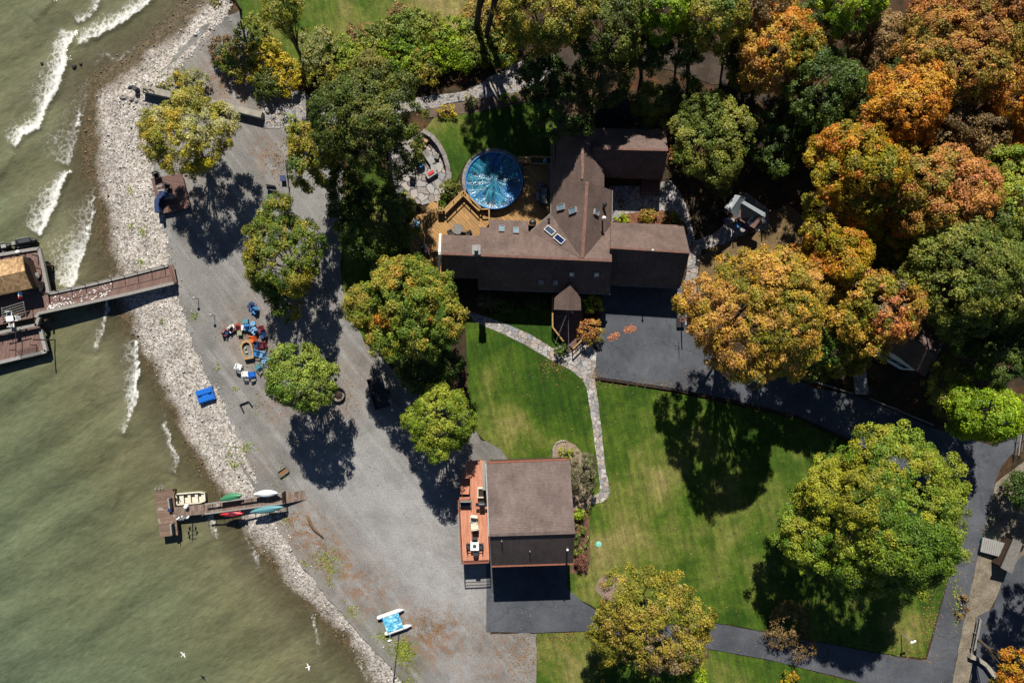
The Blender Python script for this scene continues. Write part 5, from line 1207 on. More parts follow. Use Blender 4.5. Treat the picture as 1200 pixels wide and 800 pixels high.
# ------------------------------------------------------------------ pool, golden deck and fire pit patio
pool = thing('swimming_pool', 'round above ground pool under a blue winter cover strewn with debris', 'pool', W(579, 211.5, 0)); pc = W(579, 211.5, 1.3)
mb = MB(); mb.lathe([(3.22, 0), (3.22, 1.24), (3.19, 1.24), (3.19, .5)], (pc.x, pc.y, 0), 48); part('wall', mb, 'lgrey', pool, True, smooth=False)
t = NT('pool_cover'); o = t.obj(); sp = t.n('SeparateXYZ'); t.put(sp.inputs[0], o)
ang = t.math('ARCTAN2', sp.outputs[1], sp.outputs[0]); rad = t.math('SQRT', t.math('ADD', t.math('MULTIPLY', sp.outputs[0], sp.outputs[0]), t.math('MULTIPLY', sp.outputs[1], sp.outputs[1])))
cv = t.n('CombineXYZ'); t.put(cv.inputs[0], t.math('MULTIPLY', t.math('COSINE', ang, 0), 2.4)); t.put(cv.inputs[1], t.math('MULTIPLY', t.math('SINE', ang, 0), 2.4)); t.put(cv.inputs[2], t.math('MULTIPLY', rad, .35))
rn = t.noise(cv.outputs[0], 2.3, 5, .7, .6); pt = t.noise(o, .55, 4, .6)
c = t.ramp(rn, [(0.36, (0.003, .016, .024, 1)), (.45, (.005, .06, .11, 1)), (.54, (.010, .13, .20, 1)), (.66, (.05, .19, .24, 1))])
c = t.mix(t.ramp(pt, [(.54, 0), (.66, .8)]), c, (.003, .075, .30, 1))
sx_ = t.n('SeparateXYZ'); t.put(sx_.inputs[0], o)
c = t.mix(t.ramp(t.noise(o, 1.5, 6, .75), [(.56, 0), (.64, .8)]), c, (.012, .03, .03, 1))
c = t.mix(t.ramp(t.noise(o, 2.6, 6, .8, 1.5), [(.6, 0), (.66, .7)]), c, (.25, .45, .45, 1))
t.bsdf(c, .22, t.bump(rn, .6, .15), spec=.5); MAT['cover'] = t.m
vs = [(0, 0, 1.02)]; fs = []; N = 64
for i, r in enumerate((.6, 1.2, 1.9, 2.5, 3.0, 3.2)):
    for k in range(N):
        a = 6.283 * k / N; vs.append((r * math.cos(a), r * math.sin(a), 1.02 + .2 * (r / 3.2) ** 3 + .02 * math.sin(a * 13 + r) + .02 * math.sin(a * 29)))
fs += [(0, 1 + k, 1 + (k + 1) % N) for k in range(N)]
for i in range(5): fs += [(1 + i * N + k, 1 + (i + 1) * N + k, 1 + (i + 1) * N + (k + 1) % N, 1 + i * N + (k + 1) % N) for k in range(N)]
mb = MB(); mb.add([(x + pc.x - pool.location.x, y + pc.y - pool.location.y, z) for x, y, z in vs], fs); part('cover', mb, 'cover', pool, smooth=True)
mb = MB(); ring = [(pc.x + 3.26 * math.cos(6.2832 * k / 48), pc.y + 3.26 * math.sin(6.2832 * k / 48), 1.28) for k in range(49)]; mb.tube(ring, .1, 8); part('rim', mb, 'midblue', pool, True, smooth=True)
mb = MB()
r0, r1 = 3.3, 3.75
for k in range(40):
    a0, a1 = [6.2832 * (.06 + .62 * (k + j) / 40) for j in (0, 1)]
    p = [(579, 211.5)]; z = .12; cc_ = W(579, 211.5, 0)
    mb.slab([(cc_.x + r * math.cos(a), cc_.y + r * math.sin(a), z) for r, a in ((r0, a0), (r1, a0), (r1, a1), (r0, a1))], .1)
solo('stone_edging', mb, 'stonewall', 'curved ring of paving stones on the lawn side of the pool', 'edging', W(579, 211.5, 0), world=True)

gd = thing('golden_deck', 'golden stained wooden deck wrapping the pool and the house corner', 'deck', W(560, 260)); GZ = .55
mb = MB(); mb.slab([W(x, y, GZ) for x, y in ((500, 243), (505, 236), (513, 238), (521, 249), (543, 228), (563, 248), (580, 247), (605, 236), (614, 215), (612, 194), (649, 194), (649, 252), (622, 274), (619, 262), (573, 262), (566, 272), (562, 280), (519, 280), (517, 325), (505, 330), (498, 300))], .4); part('deck_floor', mb, 'deckgold', gd, True)
def bench_rail(p, q, z, label=None):
    a, b = W(*p, z), W(*q, z); d = (b - a).normalized(); s = Vector((-d.y, d.x, 0))
    mb = MB(); mb.beam(a + Vector((0, 0, .95)), b + Vector((0, 0, .95)), .16, .07); mb.beam(a - s * .38 + Vector((0, 0, .95)), b - s * .38 + Vector((0, 0, .95)), .1, .07)
    mb.beam(a - s * .2 + Vector((0, 0, .42)), b - s * .2 + Vector((0, 0, .42)), .42, .06)
    n = max(1, round((b - a).length / 1.4))
    for i in range(n + 1):
        for o in (0, -.38): q2 = a.lerp(b, i / n) + s * o; mb.box(q2 + Vector((0, 0, .48)), (.1, .1, .95))
    part('railing', mb, 'goldrail', gd, True)
bench_rail((521, 248), (543, 226), GZ); bench_rail((544, 226), (564, 246), GZ); bench_rail((607, 187), (622, 187), 1.2)
railing([(565, 247), (573.5, 247), (573.5, 262)], GZ, gd, 'goldrail', 1.0, 1.4, .11); railing([(514, 229), (514, 249), (520, 249), (520, 245)], GZ, gd, 'goldrail', 1.0, 1.6, .11)
railing([(498, 300), (499, 262), (501, 256), (512, 246)], GZ, gd, 'goldrail', 1.0, 1.4, .11); railing([(622, 186), (648, 187)], GZ, gd, 'goldrail', 1.0, 1.4, .11); railing([(622, 194), (646, 195)], GZ, gd, 'goldrail', 1.0, 1.4, .1)
mb = MB(); mb.slab([W(x, y, 1.25) for x, y in ((607, 183), (622, 183), (622, 192), (612, 192))], .12); part('pool_step', mb, 'deckgold', gd, True)
pb = thing('planter_box', 'small golden planter with green plant beside the deck gate', 'planter', W(516.5, 248, GZ)); mb = MB()
for sx, sy, lx, ly in ((0, .3, .66, .07), (0, -.3, .66, .07), (.3, 0, .07, .53), (-.3, 0, .07, .53)): mb.box((sx, sy, .35), (lx, ly, .7))
part('box', mb, 'goldrail', pb); mb = MB(); mb.rock((0, 0, .68), (.26, .26, .2), 4); part('plant', mb, paint('box_plant', col(90, 110, 30), .9, .4, 20), pb)
t_ = thing('round_table', 'round grey table on the golden deck against the house wing', 'table', W(537, 269.5, GZ)); mb = MB(); mb.lathe([(.62, .7), (.62, .75)], (0, 0, 0), 28); part('tabletop', mb, 'grey', t_); mb = MB(); mb.lathe([(.3, 0), (.06, .08), (.06, .7)], (0, 0, 0), 12); part('leg', mb, 'black', t_)
dc = thing('deck_chair', 'dark chair at the round grey table, lake side', 'chair', W(528.5, 273, GZ), R(-60), 'dark chairs at the round deck table'); chair_parts(dc, 'black', 'black')
for x, y, r, l in ((543, 276, 170, 'dark chair tucked between round grey table and house wing'), (550, 274.5, 120, 'dark chair right of the round grey table')): dup(dc, W(x, y, GZ), R(r), l)
ht = thing('storage_cube', 'square pale covered box in the shade at the corner of the golden deck', 'box', W(488.5, 263, GZ)); mb = MB(); mb.box((0, 0, .3), (.7, .75, .6), R(-8)); part('box', mb, 'lgrey', ht); mb = MB(); mb.box((0, 0, .63), (.76, .8, .06), R(-8)); part('lid', mb, 'sky', ht)
mb = MB(); mb.slab([W(x, y, .5) for x, y in ((480, 262), (487, 252), (500, 250), (500, 300), (480, 300))], .35); solo('side_deck', mb, 'deckgold', 'shaded low corner section of wooden deck under the trees', 'deck', W(490, 280, 0), world=True)
ct = thing('covered_grill', 'dark covered grill on the golden deck near the orange patched maple', 'grill', W(498.5, 294, GZ), R(10)); mb = MB(); mb.box((0, 0, .55), (.7, 1.3, 1.0)); part('cover', mb, 'black', ct); mb = MB(); mb.box((.45, 0, .75), (.22, .5, .05)); part('shelf', mb, 'brick', ct)
# furniture east of the pool
sf = thing('patio_sofa', 'grey cushioned outdoor sofa between pool and house', 'sofa', W(637, 230, GZ), R(-90)); mb = MB(); mb.box((0, 0, .3), (2.0, .8, .3)); part('seat', mb, 'grey', sf); mb = MB(); mb.box((0, -.42, .55), (2.0, .16, .6)); part('backrest', mb, 'dgrey', sf)
for i in (-.62, 0, .62):
    mb = MB(); mb.box((i, .02, .5), (.56, .66, .14)); part('cushion', mb, 'lgrey', sf)
for sx in (-1, 1): mb = MB(); mb.box((sx * 1.02, 0, .4), (.12, .85, .5)); part('armrest', mb, 'dgrey', sf)
tb2 = thing('coffee_table', 'small pale coffee table in front of the grey sofa', 'table', W(631, 231, GZ)); mb = MB(); mb.box((0, 0, .4), (.5, .9, .05)); part('tabletop', mb, 'lgrey', tb2)
for sx in (-1, 1):
    for sy in (-1, 1): mb = MB(); mb.box((sx * .2, sy * .4, .19), (.05, .05, .38)); part('leg', mb, 'dgrey', tb2)
lc = thing('deck_chair', 'grey armchair at the pool end of the grey sofa', 'chair', W(634, 219, GZ), R(160)); chair_parts(lc, 'lgrey', 'dgrey', 'black', .7)
gl = thing('kettle_grill', 'round black covered grill in the notch of the house roof', 'grill', W(624, 262, GZ)); mb = MB(); mb.lathe([(.2, .35), (.42, .6), (.42, .7), (.25, .95), (.03, 1.02)], (0, 0, 0), 20); part('bowl', mb, 'black', gl)
for k in range(3): mb = MB(); mb.beam((.38 * math.cos(k * 2.1), .38 * math.sin(k * 2.1), 0), (.2 * math.cos(k * 2.1), .2 * math.sin(k * 2.1), .5), .04, .04); part('leg', mb, 'dgrey', gl)
bx = thing('pump_box', 'blue grey pump boxes between the pool rails and the house', 'pump', W(635, 190, GZ)); mb = MB(); mb.box((-.6, 0, .25), (.7, .5, .5)); part('box', mb, 'dgrey', bx); mb = MB(); mb.lathe([(.25, 0), (.25, .6), (.1, .7)], (.35, 0, 0), 14); part('filter', mb, 'sky', bx)
ba = thing('bench', 'brown wooden step bench in the shade behind the pool house', 'bench', W(761, 220, .3)); mb = MB()
for i in range(6): mb.box((0, .75 - i * .3, .38), (2.1, .26, .05))
part('seat', mb, 'raft', ba)
for sx in (-1, 1): mb = MB(); mb.box((sx * .95, 0, .02), (.1, 1.7, .66)); part('leg', mb, 'siding', ba)

# fire pit patio
mb = MB(); arc = [(496, 154), (506, 160), (514.5, 170), (521, 182), (525, 196), (526.5, 210), (524.5, 219)]
for (x0, y0), (x1, y1) in zip(arc, arc[1:]): mb.beam(W(x0, y0, .4), W(x1, y1, .4), .5, .8)
solo('patio_wall', mb, 'stonewall', 'curved low stone wall around the fire pit patio', 'wall', W(520, 185, 0), world=True)
mb = MB(); p = W(526.5, 208, .3); mb.box((p.x, p.y, .35), (.55, 1.0, .7)); solo('stone_pillar', mb, 'lgrey', 'pale stone block at the end of the curved patio wall', 'pillar', (p.x, p.y, 0), world=True)
cb = thing('curved_bench', 'pale curved sectional bench facing the blue fire table', 'bench', W(506, 192))
for (a, b, m) in (((497, 177), (502, 184), 'grey'), ((502, 184), (507.5, 192), 'lgrey'), ((508, 193), (509, 200), 'lgrey')):
    mb = MB(); mb.beam(W(*a, .35), W(*b, .35), .7, .3); part('seat', mb, m, cb, True)
mb = MB(); mb.beam(W(500, 207, .3), W(511, 200, .3), .75, .5); cu = solo('cushioned_bench', mb, 'lgrey', 'short pale bench with a red cushion at the end of the curved bench', 'bench', W(505, 204), world=True)
mb = MB(); mb.beam(W(502, 204.5, .6), W(508, 200.5, .6), .34, .1); cc2 = part('cushion', mb, 'red', cu, True)
ft = thing('fire_table', 'round blue grey table in the middle of the fire pit patio', 'table', W(493, 192.5)); mb = MB(); mb.lathe([(.4, 0), (.5, .55)], (0, 0, 0), 24); part('base', mb, 'dgrey', ft); mb = MB(); mb.lathe([(.52, .55), (.52, .62), (.2, .63)], (0, 0, 0), 28); part('tabletop', mb, 'midblue', ft)
ac = thing('patio_chair', 'grey chair on the lake side of the fire table', 'chair', W(481, 194), R(-80), 'chairs round the fire table'); chair_parts(ac, 'dgrey', 'grey', 'black', .65)
dup(ac, W(484, 206), R(-10), 'pale grey chair south of the fire table', {'seat': 'lgrey', 'backrest': 'lgrey'}); dup(ac, W(492, 165), R(190), 'pinkish chair at the wall end of the fire pit patio', {'seat': 'trim'})
dup(ac, W(468, 203), R(-70), 'dark chair at the edge of the fire pit patio, farthest from the pool', {'seat': 'black', 'backrest': 'dgrey'})
for i, (x, y, s) in enumerate(((495.5, 171.5, .36), (500, 163, .42), (512, 184, .3))):
    mb = MB(); mb.box((0, 0, .2), (s * 2, s * 1.8, .4), R(20 + 30 * i)); solo('garden_stool', mb, 'tan' if i < 2 else 'grey', ['small square tan stone seat on the fire pit patio', 'larger square tan stone seat beside the curved wall', 'grey stone seat behind the curved bench'][i], 'stool', W(x, y))

# ------------------------------------------------------------------ jetty wall and boulders
jt = thing('jetty_wall', 'long pale concrete jetty wall running from the lot onto the beach', 'wall', W(235, 120)); pts = [(168, 105), (215, 115), (260, 124), (308, 136)]
mb = MB()
for a, b in zip(pts, pts[1:]): mb.beam(W(*a, .45), W(*b, .45), .72, .9)
part('wall', mb, 'concrete', jt, True)
mb = MB()
for x in (172, 179): p = W(x, 107, 1.2); mb.box((p.x, p.y, 1.35), (.1, .1, 1.0))
mb.beam(W(168, 104, 1.8), W(180, 107, 1.8), .09, .09); mb.beam(W(168, 104, 1.8), W(168, 109, 1.8), .09, .09); mb.beam(W(168, 104, 1.35), W(180, 107, 1.35), .07, .07); part('railing', mb, 'black', jt, True)
mb = MB(); mb.lathe([(.3, 0), (.3, .8), (.22, .85)], (0, 0, -.1), 16); solo('steel_drum', mb, 'dgrey', 'dark blue grey drum at the beach end of the jetty wall', 'drum', W(161.5, 106))
for i, (x, y, a, b, c_, l) in enumerate(((145, 113, .65, .5, .3, 'large flat pale rock left of the jetty end'), (153, 102, .45, .2, .2, 'dark slab rock above the jetty end'), (155, 115, .5, .4, .3, 'grey rock below the jetty end'), (160, 118, .35, .3, .25, 'small pale rock below the jetty end'), (176, 101, .35, .25, .3, 'pale rock on the jetty wall side'),
                                       (314, 130, .45, .35, .3, 'pale boulder at the land end of the jetty wall'), (327, 132, .3, .25, .2, 'small pale stone right of the jetty wall end'), (321, 137, .3, .3, .2, 'small stone among the rubble at the jetty wall end'))):
    mb = MB(); mb.rock((0, 0, c_ * .4), (a, b, c_), 40 + i); solo('boulder', mb, 'dgrey' if i == 1 else 'rock', l, 'boulder', W(x, y) - Vector((0, 0, .05 if i > 4 else .12)), R(20 * i), 'boulders around the jetty wall')
for i, (x, y, s, l) in enumerate(((86.5, 77.5, .32, 'dark boulder awash in the shallows near the jetty'), (94.5, 75, .2, 'small mossy boulder awash beside the dark boulder'), (49, 74.5, .18, 'small dark rock at the back of the largest breaking wave'))):
    mb = MB(); mb.rock((0, 0, 0), (s * 1.1, s, s * .8), 60 + i); solo('shore_rock', mb, 'darkrock', l, 'rock', W(x, y, -.42), 0)

# ------------------------------------------------------------------ beach platform, chairs round the boat shaped fire pit
bp = thing('beach_platform', 'square brick brown wooden platform on the beach beneath the willow like tree', 'platform', W(200, 228)); mb = MB(); mb.slab([W(x, y, .55) for x, y in ((177, 209), (213, 203), (223, 243), (187, 251))], .14); part('floor', mb, 'raft', bp, True)
mb = MB()
for x, y in ((179, 211), (212, 206), (221, 242), (188, 249)): p = W(x, y, .2); mb.box((p.x, p.y, .2), (.2, .2, .45))
part('post', mb, 'siding', bp, True)
hm = thing('hammock_stand', 'curved dark blue covered seat on the beach platform', 'seat', W(190, 237, .56)); pts = [(186.5, 249), (185, 240), (186.5, 233), (191, 228.5), (197, 227)]
for z, w_, n in ((.3, .7, 'base'), (.75, .3, 'backrest')):
    mb = MB()
    for a, b in zip(pts, pts[1:]): mb.beam(W(*a, .55 + z), W(*b, .55 + z), w_, .5 if n == 'base' else .4)
    part(n, mb, 'navy', hm, True)
mb = MB(); mb.beam(W(193, 231, 1.1), W(203, 229, 1.1), .55, .12); part('cushion', mb, 'lgrey', hm, True)
for i, (x, y, r) in enumerate(((189.5, 219, 12), (191, 224, 8))):
    b_ = thing('folding_bench', ['white topped slatted bench on the beach platform, nearer the tree', 'white topped slatted bench on the beach platform, nearer the blue seat'][i], 'bench', W(x, y, .56), R(r)); mb = MB(); mb.box((0, 0, .42), (.8, .2, .05)); part('seat', mb, 'lgrey', b_)
    for sx in (-1, 1): mb = MB(); mb.box((sx * .32, 0, .2), (.05, .18, .4)); part('leg', mb, 'dgrey', b_)
pc_ = thing('picnic_chair', 'dark wooden chair on the beach platform in the tree shade', 'chair', W(197, 219.5, .56), R(150)); chair_parts(pc_, 'siding', 'dgrey', 'siding', .7)
dup(pc_, W(186, 207, .56), R(200), 'dark chair at the top corner of the beach platform')

def adirondack(name, label, loc, rz, group):
    r = thing(name, label, 'chair', loc, rz, group)
    m = MB(); m.box((0, .05, .34), (.56, .56, .05), 0, R(8)); part('seat', m, 'white', r)
    m = MB()
    for i in range(5): m.box(((i - 2) * .115, -.36, .66 - .02 * abs(i - 2)), (.1, .04, .72 - .05 * abs(i - 2)), 0, R(-20))
    part('backrest', m, 'white', r)
    for sx in (-1, 1):
        m = MB(); m.box((sx * .33, 0, .53), (.11, .62, .03)); part('armrest', m, 'white', r)
        m = MB(); m.box((sx * .32, .28, .26), (.06, .07, .52)); part('leg', m, 'white', r)
        m = MB(); m.beam((sx * .3, .25, .3), (sx * .29, -.5, .03), .05, .09); part('leg', m, 'white', r)
    return r
CG = 'chairs round the boat shaped fire pit'
a0 = adirondack('beach_chair', 'white beach chair nearest the lake, below the fire pit', W(281, 429.5), R(-20), CG)
def bc(x, y, r, m, l, m2=None): dup(a0, W(x, y), R(r), l, {'seat': m2 or m, 'backrest': m, 'armrest': m, 'leg': m})
bc(289, 438, 0, 'white', 'white beach chair below the fire pit, next to the blue one'); bc(296.5, 438.5, 15, 'blue', 'bright blue beach chair below the fire pit')
bc(266, 389.5, 240, 'brick', 'red framed chair with a navy patterned seat, nearest the lake lamp', 'navy'); bc(273.5, 385.5, 215, 'white', 'white framed chair with a dark patterned seat above the fire pit', 'dgrey')
bc(280.5, 384, 180, 'brick', 'dull red chair above the fire pit'); bc(291, 384.5, 170, 'midblue', 'mid blue chair above the fire pit, by the white table')
bc(299, 388, 140, 'sky', 'pale blue chair above right of the fire pit'); bc(309, 393, 110, 'navy', 'navy chair half in tree shade right of the fire pit'); bc(309, 404, 90, 'maroon', 'maroon chair right of the fire pit')
bc(302, 403.5, 90, 'navy', 'small navy chair between fire pit and maroon chair'); bc(308.5, 415, 75, 'sky', 'light blue chair right of the fire pit tail'); bc(301.5, 413.5, 80, 'midblue', 'small mid blue chair beside the light blue chair')
bc(312.5, 422, 60, 'sky', 'light blue chair half under the fresh green tree'); bc(304.5, 429.5, 40, 'teal', 'teal chair at the edge of the fresh green tree'); bc(306, 386, 120, 'maroon', 'dark maroon chair in tree shade above the navy chair')
bc(296, 359, 150, 'navy', 'navy chair in the shadow edge, farthest from the fire pit'); bc(299.5, 364, 140, 'midblue', 'blue chair in the shadow edge next to the farthest navy chair'); bc(297.2, 397.5, 100, 'orange', 'small orange chair between fire pit and navy chair')
def side_table(name, label, px, py, mat, s=.45, h=.42, round_=False):
    r = thing(name, label, 'table', W(px, py)); m = MB()
    if round_: m.lathe([(s / 2, h), (s / 2, h + .04)], (0, 0, 0), 20)
    else: m.box((0, 0, h), (s, s, .05))
    part('tabletop', m, mat, r)
    for k in range(4): a = .785 + k * 1.571; m = MB(); m.box((s * .42 * math.cos(a), s * .42 * math.sin(a), h / 2 - .02), (.05, .05, h - .04)); part('leg', m, mat, r)
side_table('side_table', 'square white side table between red and blue chairs', 285.5, 384, 'white', .6); side_table('side_table', 'square sage green side table in front of the dull red chair', 282.3, 390, 'sage', .55)
side_table('side_table', 'pale round side table above the pale blue chair', 298, 379, 'sky', .6, .45, True)
cl = thing('cooler', 'teal blue cooler with lid behind the mid blue chair', 'cooler', W(289, 376.5)); mb = MB(); mb.box((0, 0, .2), (.6, .45, .4)); part('body', mb, 'midblue', cl); mb = MB(); mb.box((0, 0, .43), (.64, .49, .06)); part('lid', mb, 'teal', cl)
cl = thing('cooler', 'red cooler at the feet of the maroon chair', 'cooler', W(303.5, 408)); mb = MB(); mb.box((0, 0, .2), (.5, .4, .4)); part('body', mb, 'red', cl); mb = MB(); mb.box((0, 0, .43), (.54, .44, .06)); part('lid', mb, 'maroon', cl)
# old rowing boat used as a fire pit
fp = thing('rowboat_fire_pit', 'old tan rowing boat with stones inside used as a fire pit', 'fire pit', W(288.5, 409.5)); out = [(283.5, 400), (288, 397.5), (292.5, 399), (295.5, 405), (297, 414), (297, 419.5), (286.5, 421.5), (283, 413), (281.5, 405)]
cx, cy = 289, 410; mb = MB(); n = len(out)
for i in range(n):
    (x0, y0), (x1, y1) = out[i], out[(i + 1) % n]; s = .74
    a, b = W(x0, y0, .55), W(x1, y1, .55); c_, d_ = W(cx + (x0 - cx) * s, cy + (y0 - cy) * s, .55), W(cx + (x1 - cx) * s, cy + (y1 - cy) * s, .55); mb.slab([a, b, d_, c_], .1)
    lo = [Vector((v.x * .985 + W(cx, cy).x * .015, v.y * .985 + W(cx, cy).y * .015, .0)) for v in (a, b)]; mb.add([a - Vector((0, 0, .08)), b - Vector((0, 0, .08)), lo[1], lo[0]], [(0, 1, 2, 3)])
part('hull', mb, 'tan', fp, True)
mb = MB(); mb.slab([W(cx + (x - cx) * .78, cy + (y - cy) * .78, .22) for x, y in out], .1); part('gravel_fill', mb, GRAV, fp, True)
mb = MB(); mb.rock((W(289, 408).x, W(289, 408).y, .32), (.16, .14, .12), 3); mb.rock((W(290, 413).x, W(290, 413).y, .3), (.2, .14, .1), 5); part('stone', mb, 'rock', fp, True)

# lamps, frames, driftwood on the lot
for i, (x, y) in enumerate(((229.5, 350), (248.7, 369.5))):
    l = thing('garden_lamp', ['short white headed lamp on the gravel beside the pier ramp', 'short white headed lamp on the gravel near the red framed chair'][i], 'lamp', W(x + 3, y), 0, 'short lamps on the gravel'); mb = MB(); mb.lathe([(.035, 0), (.035, 1.1)], (0, 0, 0), 8); part('post', mb, 'black', l); mb = MB(); mb.lathe([(.05, 1.08), (.17, 1.14), (.17, 1.2), (.02, 1.3)], (0, 0, 0), 14); part('lamp_head', mb, 'lgrey', l)
ir = thing('iron_frame', 'black three sided iron frame lying on the gravel', 'frame', W(288, 475)); mb = MB()
for a, b in (((281, 474), (285.5, 482.5)), ((281, 474), (291, 470)), ((291, 470), (295.5, 476))): mb.beam(W(*a, .12), W(*b, .12), .1, .2)
part('bar', mb, 'black', ir, True)
pt_ = thing('sand_frame', 'small wooden pallet frame filled with leaves lying on the gravel', 'pallet', W(331.5, 553)); mb = MB()
for a, b in (((325, 553), (329, 559)), ((329, 559), (338.5, 552)), ((338.5, 552), (335, 546)), ((325, 553), (335, 546))): mb.beam(W(*a, .15), W(*b, .15), .1, .3)
part('frame', mb, 'grey', pt_, True); mb = MB(); mb.slab([W(326, 553, .12), W(329, 558, .12), W(337.5, 552, .12), W(334.5, 547, .12)], .08); part('fill', mb, paint('leafy_fill', col(150, 110, 80), .9, .4, 8), pt_, True)
mb = MB(); mb.tube([W(360, 604, .16), W(363, 612, .2), W(368, 620, .17), W(379, 630, .12)], [.17, .18, .14, .06], 9); solo('driftwood_log', mb, 'log', 'curved brown driftwood log on the gravel by the lower dock', 'log', W(368, 618), world=True, smooth=True)
kt = thing('fire_ring', 'black half hidden metal ring tub under the fresh green tree', 'fire ring', W(396.5, 462)); mb = MB()
for k in range(22):
    a0_, a1_ = [6.283 * (k + j) / 22 for j in (0, 1)]
    mb.add([(.85 * math.cos(a), .85 * math.sin(a), z) for z in (.02, .42) for a in (a0_, a1_)] + [(.8 * math.cos(a), .8 * math.sin(a), z) for z in (.02, .42) for a in (a0_, a1_)], [(0, 1, 3, 2), (4, 6, 7, 5), (2, 3, 7, 6)])
part('ring', mb, 'black', kt); mb = MB(); mb.rock((0, 0, .08), (.5, .45, .15), 8); part('ash', mb, 'rust', kt)
tr = thing('utility_trailer', 'dark flat utility trailer parked in deep tree shade on the gravel', 'trailer', W(444, 462)); a, b = W(439, 442, .7), W(449, 478, .7); mb = MB(); mb.beam(a, b, 1.7, .15); part('bed', mb, 'black', tr, True)  # bodywork coloured black to stand for the tree's shade on it
d = (b - a).normalized(); s = Vector((-d.y, d.x, 0)); mb = MB()
for o in (-.85, .85): mb.beam(a + s * o + Vector((0, 0, .25)), b + s * o + Vector((0, 0, .25)), .06, .4)
part('side_rail', mb, 'black', tr, True); mb = MB(); mb.beam(a, a - d * 1.2 - Vector((0, 0, .2)), .12, .12); part('tow_bar', mb, 'black', tr, True)
for o in (-.98, .98): mb = MB(); q = a.lerp(b, .55) + s * o; mb.tube([Vector((q.x, q.y, .33)) - s * .1, Vector((q.x, q.y, .33)) + s * .1], .33, 16); part('wheel', mb, 'black', tr, True)
bn = thing('park_bench', 'small grey bench on the shaded gravel beside the low fence', 'bench', W(319, 221), R(-8)); mb = MB(); mb.box((0, 0, .42), (1.1, .4, .06)); part('seat', mb, 'grey', bn); mb = MB(); mb.box((0, .24, .68), (1.1, .05, .45)); part('backrest', mb, 'dgrey', bn)
for sx in (-1, 1): mb = MB(); mb.box((sx * .45, 0, .2), (.07, .38, .4)); part('leg', mb, 'black', bn)
fn = thing('low_fence', 'thin grey post and rail fence at the edge of the shaded gravel', 'fence', W(338, 215)); railing([(336, 190), (336.5, 196), (338, 208), (341, 232)], 0, fn, 'grey', .8, 1.4, .08)
fn2 = None
cr = thing('storage_crate', 'dark blue crate beside the low grey fence', 'crate', W(333.5, 210)); mb = MB(); mb.box((0, 0, .25), (.6, .6, .5)); part('body', mb, 'navy', cr); mb = MB(); mb.box((0, 0, .53), (.66, .66, .06)); part('lid', mb, 'navy', cr)

# blue paddle raft on the beach and the catamaran on the lot
pr = thing('paddle_raft', 'bright blue twin hulled plastic raft lying on the beach stones', 'raft', W(242.5, 462.5, 0), R(17)); mb = MB()
for sy in (-.42, .42): mb.box((0, sy, .28), (1.95, .68, .42)); mb.box((0, sy, .52), (1.75, .5, .08))
part('hull', mb, 'blue', pr); mb = MB(); mb.box((0, 0, .36), (.8, .18, .2)); mb.box((.85, 0, .36), (.2, .18, .2)); part('deck', mb, 'blue', pr)
mb = MB(); mb.tube([(1, .1, .3), (1.6, .35, .1), (2.0, .2, .05)], .02, 5); part('rope', mb, 'lgrey', pr)
ca = thing('pedal_catamaran', 'white pontoon raft with a blue and white canvas deck on the gravel by the beach', 'raft', W(461, 727), R(19.5)); Z0 = .35
for sy in (1.02, -1.02): mb = MB(); o = .0 if sy > 0 else .25; mb.tube([(-1.55 + o, sy, Z0), (-1.4 + o, sy, Z0 + .02), (1.1 + o, sy, Z0 + .02), (1.7 + o, sy, Z0 + .12)], [.2, .25, .25, .06], 10); part('pontoon', mb, 'white', ca, smooth=True)
t = NT('canvas_deck'); o = t.obj(); nn = t.noise(t.mapping(o, scale=(1, 2.2, 1)), 1.7, 4, .6, 1.2); t.bsdf(t.ramp(nn, [(.38, (.02, .12, .26, 1)), (.46, (.06, .32, .46, 1)), (.56, (.14, .44, .55, 1)), (.62, (.55, .58, .58, 1))]), .7)
mb = MB(); mb.box((.05, 0, Z0 + .3), (2.0, 1.75, .08)); part('canvas_deck', mb, t.m, ca)
mb = MB()
for x in (-.9, 1.0): mb.tube([(x, -1.05, Z0 + .24), (x, 1.05, Z0 + .24)], .05, 6)
part('cross_tube', mb, 'midblue', ca)
mb = MB(); mb.tube([(-.75, -1.2, Z0 + .2), (-1.05, -1.9, .1)], .04, 6); mb.rock((-1.15, -2.0, .1), (.28, .12, .06), 2); part('rudder', mb, 'white', ca)
mb = MB(); mb.tube([W(468, 739, .06), W(465, 765, .06), W(460, 806, .06)], .07, 6); solo('mast_pole', mb, 'dgrey', 'long thin dark pole lying between the catamaran raft and the bottom edge', 'pole', W(464, 770), world=True)
for i, (x, y, r) in enumerate(((215, 766.5, 40), (361.5, 781, 15))):
    mb = MB(); mb.tube([(-.28, 0, 0), (-.12, 0, 0), (.08, 0, .02), (.22, 0, .03), (.3, 0, .02)], [.03, .08, .09, .055, .015], 8)
    for s in (-1, 1): mb.add([(-.05, s * .05, .04), (.13, s * .05, .04), (.1, s * .35, .1), (-.1, s * .62, .02), (-.08, s * .33, .08), (-.05, s * .05, .02), (.13, s * .05, .02), (.1, s * .35, .08), (-.1, s * .62, .01), (-.08, s * .33, .06)], [(0, 1, 2, 4), (4, 2, 3), (5, 9, 7, 6), (9, 8, 7), (1, 6, 7, 2), (2, 7, 8, 3), (0, 4, 9, 5), (4, 3, 8, 9)])
    mb.add([(-.28, .03, 0), (-.28, -.03, 0), (-.42, -.09, 0), (-.42, .09, 0), (-.3, 0, -.02)], [(0, 1, 2, 3), (4, 3, 2)])
    mb.xf(Matrix.Scale(.78, 4)); solo('gull', mb, 'white', ['white gull flying over open water at the bottom left', 'white gull flying near the shore by the bottom edge'][i], 'gull', W(x, y, 4.0), R(r))
